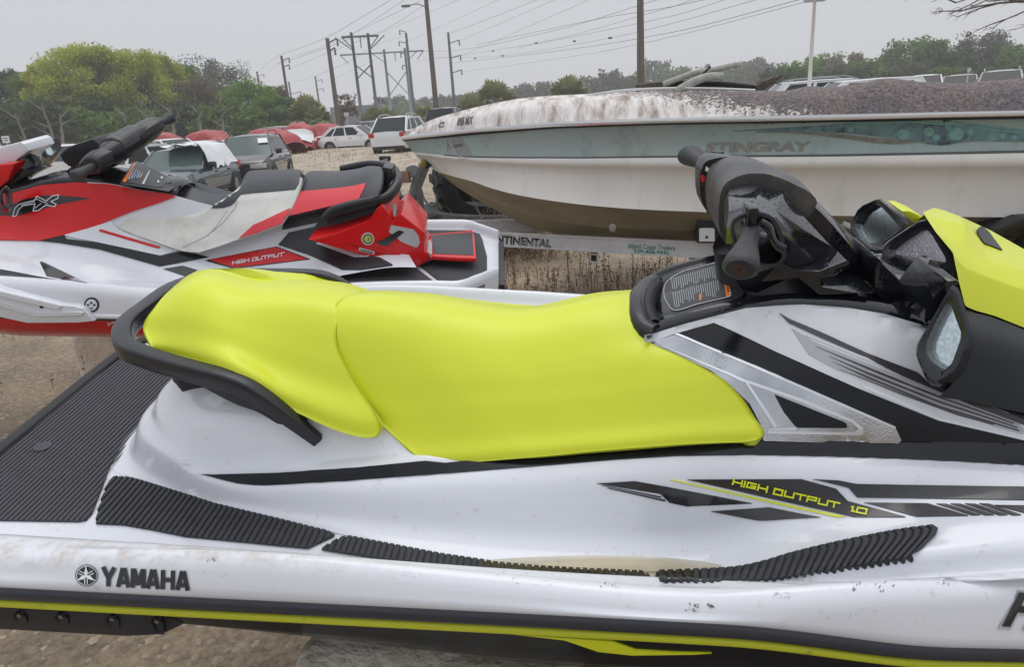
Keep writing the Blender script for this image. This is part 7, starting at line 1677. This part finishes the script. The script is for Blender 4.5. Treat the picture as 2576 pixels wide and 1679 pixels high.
def hframe(l0, l1, dist, m, label, beam, brace, r=.17, xs=None):
    (x0, y0, t0), (x1, y1, t1) = l0, l1; p = pbase(x0, y0, dist); q = pbase(x1, y1, dist); e_ = bpy.data.objects.new('frame_tower', None); COL.objects.link(e_); gz = hgt(p.x, p.y); e_.location = (p.x, p.y, gz-.1); tag(e_, label, 'power tower', 'two legged frame towers')
    o = Vector((p.x, p.y, gz)); P = [p-o, q-o]; P[0].z = P[1].z = 0; Z = [ztop(p, t0)-gz, ztop(q, t1)-gz]
    for a, z in zip(P, Z): mesh_obj('leg', *tube([a, a+Vector((0, 0, z))], [r, r*.7], 10), m, e_)
    zb = ztop(p, beam)-gz; u = (P[1]-P[0]); ul = u.length; u.normalize(); e0, e1 = xs or (-.6, 1.6)
    mesh_obj('cross_beam', *tube([P[0]+u*ul*e0+Vector((0, 0, zb)), P[0]+u*ul*e1+Vector((0, 0, zb))], .11, 6), m, e_)
    z0, z1 = ztop(p, brace[0])-gz, ztop(p, brace[1])-gz
    mesh_obj('x_brace', *tube([P[0]+Vector((0, 0, z0)), P[1]+Vector((0, 0, z1))], .06, 5), m, e_); mesh_obj('x_brace', *tube([P[0]+Vector((0, 0, z1)), P[1]+Vector((0, 0, z0))], .06, 5), m, e_)
    for t in (e0, .5, e1): c = P[0]+u*ul*t+Vector((0, 0, zb)); mesh_obj('insulator', *tube([c, c+u*.9*(1 if t <= 0 else -1 if t > 1 else .01)-Vector((0, 0, 1.0))], .05, 5), STL, e_)
    for s_, t in ((-1, 0), (1, 1)): mesh_obj('knee_brace', *tube([P[t]+Vector((0, 0, zb-1.2)), P[t]+u*s_*1.5+Vector((0, 0, zb))], .05, 5), m, e_)
hframe((912, 310, 78), (947, 270, 80), 70, STL, 'wooden grey frame tower with two legs and a high cross beam', 89, (160, 196), xs=(-.62, 1.65))
hframe((982, 270, 122), (1035, 285, 118), 92, GRN, 'pale green steel frame tower behind the grey one', 130, (178, 240), .2, xs=(-2.1, 1.9))
mp_ = pbase(2035, 225, 26); lm = bpy.data.objects.new('light_mast', None); COL.objects.link(lm); lm.location = (mp_.x, mp_.y, hgt(mp_.x, mp_.y)); tag(lm, 'slim white light mast rising behind the boat deck', 'light mast')
zt = ztop(mp_, 2)-lm.location.z; mesh_obj('mast', *tube([Vector((0, 0, 0)), Vector((0, 0, zt))], [.075, .05], 12), PW_, lm, True)
for s_ in (-1, 1): mesh_obj('floodlight', *bevel_mesh(*box(s_*.05, s_*.32, -.12, .12, zt-.02, zt+.14), .02), PS, lm)
for x, y0, y1, dist, w, lb in ((22, 372, 342, 40, .34, 'small white sign on a post at the far left'), (875, 316, 283, 50, .28, 'small pale sign on a thin post behind the smashed hatchback'), (2434, 196, 171, 42, .16, 'tiny white sign post over the beige SUV')):
    p = pbase(x, y0, dist); e_ = bpy.data.objects.new('sign_post', None); COL.objects.link(e_); z = p.z-.6; e_.location = (p.x, p.y, z); tag(e_, lb, 'sign'); zt = ztop(p, y1)-z
    mesh_obj('post', *tube([Vector((0, 0, -1)), Vector((0, 0, zt))], .03, 6), PW_, e_); mesh_obj('sign_plate', *box(-w/2, w/2, -.05, -.035, zt-w*.9, zt), PW_, e_, False)
    for k in range(2): mesh_obj('sign_mark', *box(-w*.32, w*.32, -.054, -.050, zt-w*(.35+.28*k), zt-w*(.25+.28*k)), PG, e_, False)
# overhead wires: sagging lines strung between real end points
WIR = mat('cable', (.13, .13, .14), .6)
wires = [((650, 180, 130), (700, 140, 80), (820, 95, 55), (985, -2, 45), (1200, -120, 38)), ((655, 200, 130), (712, 152, 80), (830, 110, 55), (1055, 3, 45)), ((735, 170, 80), (835, 128, 55), (960, 78, 50), (1100, -10, 42)),
 ((895, 80, 70), (1018, -2, 50), (1100, -60, 45)), ((951, 85, 70), (1150, 0, 50), (1250, -50, 42)), ((1030, 102, 85), (1250, 0, 50), (1340, -50, 42)), ((1133, 83, 75), (1348, 0, 50), (1440, -45, 42)), ((1152, 103, 75), (1392, 0, 50), (1480, -48, 42)), ((1155, 142, 75), (1478, 0, 46), (1560, -45, 40)),
 ((1022, 128, 85), (1150, 126, 75), (1400, 75, 55), (1655, -2, 40)), ((1040, 156, 85), (1349, 108, 60), (1700, 14, 36), (1760, -8, 34)), ((1090, 144, 85), (1264, 140, 66), (1535, 95, 46), (1700, 56, 36), (1904, -2, 30)), ((1137, 158, 75), (1400, 128, 56), (1700, 79, 38), (2013, -2, 30)),
 ((1160, 181, 75), (1450, 140, 55), (1690, 92, 38), (2030, 3, 30)), ((1300, 120, 60), (1690, 40, 36), (1825, -2, 32)), ((1200, 112, 70), (1500, 48, 48), (1680, 18, 38), (1775, -2, 34)), ((740, 205, 100), (850, 168, 60), (950, 112, 70), (1015, 90, 80)), ((735, 235, 120), (800, 215, 120), (900, 170, 90), (965, 140, 92)), ((700, 160, 80), (825, 118, 55), (900, 90, 60))]
WL_ = ['outermost power line running up from the far pole tips at the left', 'second power line leaving the slim left pole toward the lamp pole', 'power line from the short tee pole past the leaning dark pole', 'power line rising steeply from the left top of the grey frame tower', 'power line rising from the right top of the grey frame tower', 'power line leaving the top of the pole with left arms', 'power line from the tip of the three armed pole', 'power line from the upper arm of the three armed pole', 'power line from the middle arm of the three armed pole', 'power line crossing just under the top of the three armed pole', 'doubled power line with a spacer that crosses the lamp pole', 'thick power line with spacers passing behind the big wooden pole', 'power line passing low behind the lamp pole to the right', 'lowest power line from the bottom arm of the three armed pole', 'short stretch of power line nearest the big wooden pole top', 'second stretch of power line nearest the big wooden pole top', 'far power line from the thin poles to the green frame tower', 'faint far power line low between the thin poles', 'power line between the slimmer and the leaning dark pole']
for i, w_ in enumerate(wires):
    P = [at_px(*q) for q in w_]; o = mesh_obj('power_line', *tube(catmull(P, 24), [.009 if i % 3 else .012]*24, 4, cap=False), WIR); tag(o, WL_[i], 'cable', 'overhead power lines')
SL_ = ['spacer on the doubled line midway between the lamp pole and the thick pole', 'spacer nearest the thick wooden pole on the doubled line', 'spacer on the lower line just right of the three armed pole', 'spacer on the lower line close to the thick wooden pole', 'leftmost spacer, right beside the three armed pole', 'second spacer from the three armed pole']
for si_, (x, y, dd) in enumerate(((1349, 108, 60), (1445, 103, 54), (1264, 140, 66), (1535, 95, 46), (1195, 146, 72), (1240, 128, 66))):
    o = mesh_obj('line_spacer', *bevel_mesh(*xform(box(-.12, .12, -.05, .05, -.06, .06), Matrix.Translation(at_px(x, y, dd))), .03), STL); tag(o, SL_[si_], 'spacer', 'spacers on the overhead lines')
# bare branches reaching in at the top right corner
bt_ = bpy.data.objects.new('bare_tree', None); COL.objects.link(bt_); b0_ = at_px(2900, 300, 12); b0_.z = 0; bt_.location = b0_; tag(bt_, 'leafless tree whose twigs reach into the top right corner', 'tree')
def loc(x, y, dd): return at_px(x, y, dd)-b0_
ms = [tube([Vector((0, 0, 0)), Vector((.1, .1, 2)), loc(2850, 40, 12)], [.16, .13, .09], 9)]
mesh_obj('trunk', *ms[0], BARK, bt_); r = random.Random(6); tw_ = []
def branch(P, r0, depth):
    Q = catmull(P, 10); tw_.append(tube(Q, [r0*(1-.75*i/9) for i in range(10)], 5))
    if depth <= 0: return
    for k in range(6):
        i = r.randint(3, 9); d = (Q[i]-Q[i-2]).normalized(); a = Vector((r.uniform(-.8, .3), r.uniform(-.5, .5), r.uniform(-.8, .6))); L = (Q[-1]-Q[0]).length*r.uniform(.18, .36); e_ = (d+a).normalized()
        branch([Q[i], Q[i]+e_*L*.5+Vector((0, 0, r.uniform(-.03, .03))), Q[i]+(e_+Vector((-.2, 0, -.1))).normalized()*L], r0*.4, depth-1)
branch([loc(2850, 40, 12), loc(2700, 15, 11.8), loc(2576, 2, 11.6), (loc(2480, 12, 11.5)), loc(2420, 26, 11.4)], .032, 2)
branch([loc(2850, 40, 12), loc(2700, 10, 12), loc(2600, 18, 12), loc(2540, 46, 12), loc(2524, 50, 12)], .026, 2)
branch([loc(2850, 40, 12), loc(2690, -30, 12.2), loc(2560, -30, 12.2), loc(2440, -5, 12.2), loc(2405, 6, 12)], .028, 2)
mesh_obj('branches', *join(*tw_), BARK, bt_)
# pale far building edge behind the half bare tree
fbp = at_px(905, 300, 95); o = mesh_obj('far_shed', *bevel_mesh(*box(-3.2, 3.2, -2, 2, 0, 3.4), .05), mat('shed_grey', (.22, .24, .26), .7), None, False); o.location = (fbp.x, fbp.y, hgt(fbp.x, fbp.y)); tag(o, 'low grey shed far behind the smashed hatchback', 'shed')
# ================================================================== rain haze
hz = mesh_obj('haze', *box(-330, 330, -30, 330, -1.2, 24), None, None, False); hz['kind'] = 'stuff'; tag(hz, 'pale rain haze over the lot', 'haze')
hm = bpy.data.materials.new('haze'); hm.use_nodes = True; hm.node_tree.nodes.clear(); ho = hm.node_tree.nodes.new('ShaderNodeOutputMaterial'); hv = hm.node_tree.nodes.new('ShaderNodeVolumePrincipled')
hv.inputs['Color'].default_value = (.93, .95, .98, 1); hv.inputs['Density'].default_value = .0016; hv.inputs['Anisotropy'].default_value = .2; hm.node_tree.links.new(hv.outputs[0], ho.inputs['Volume']); hz.data.materials.append(hm)
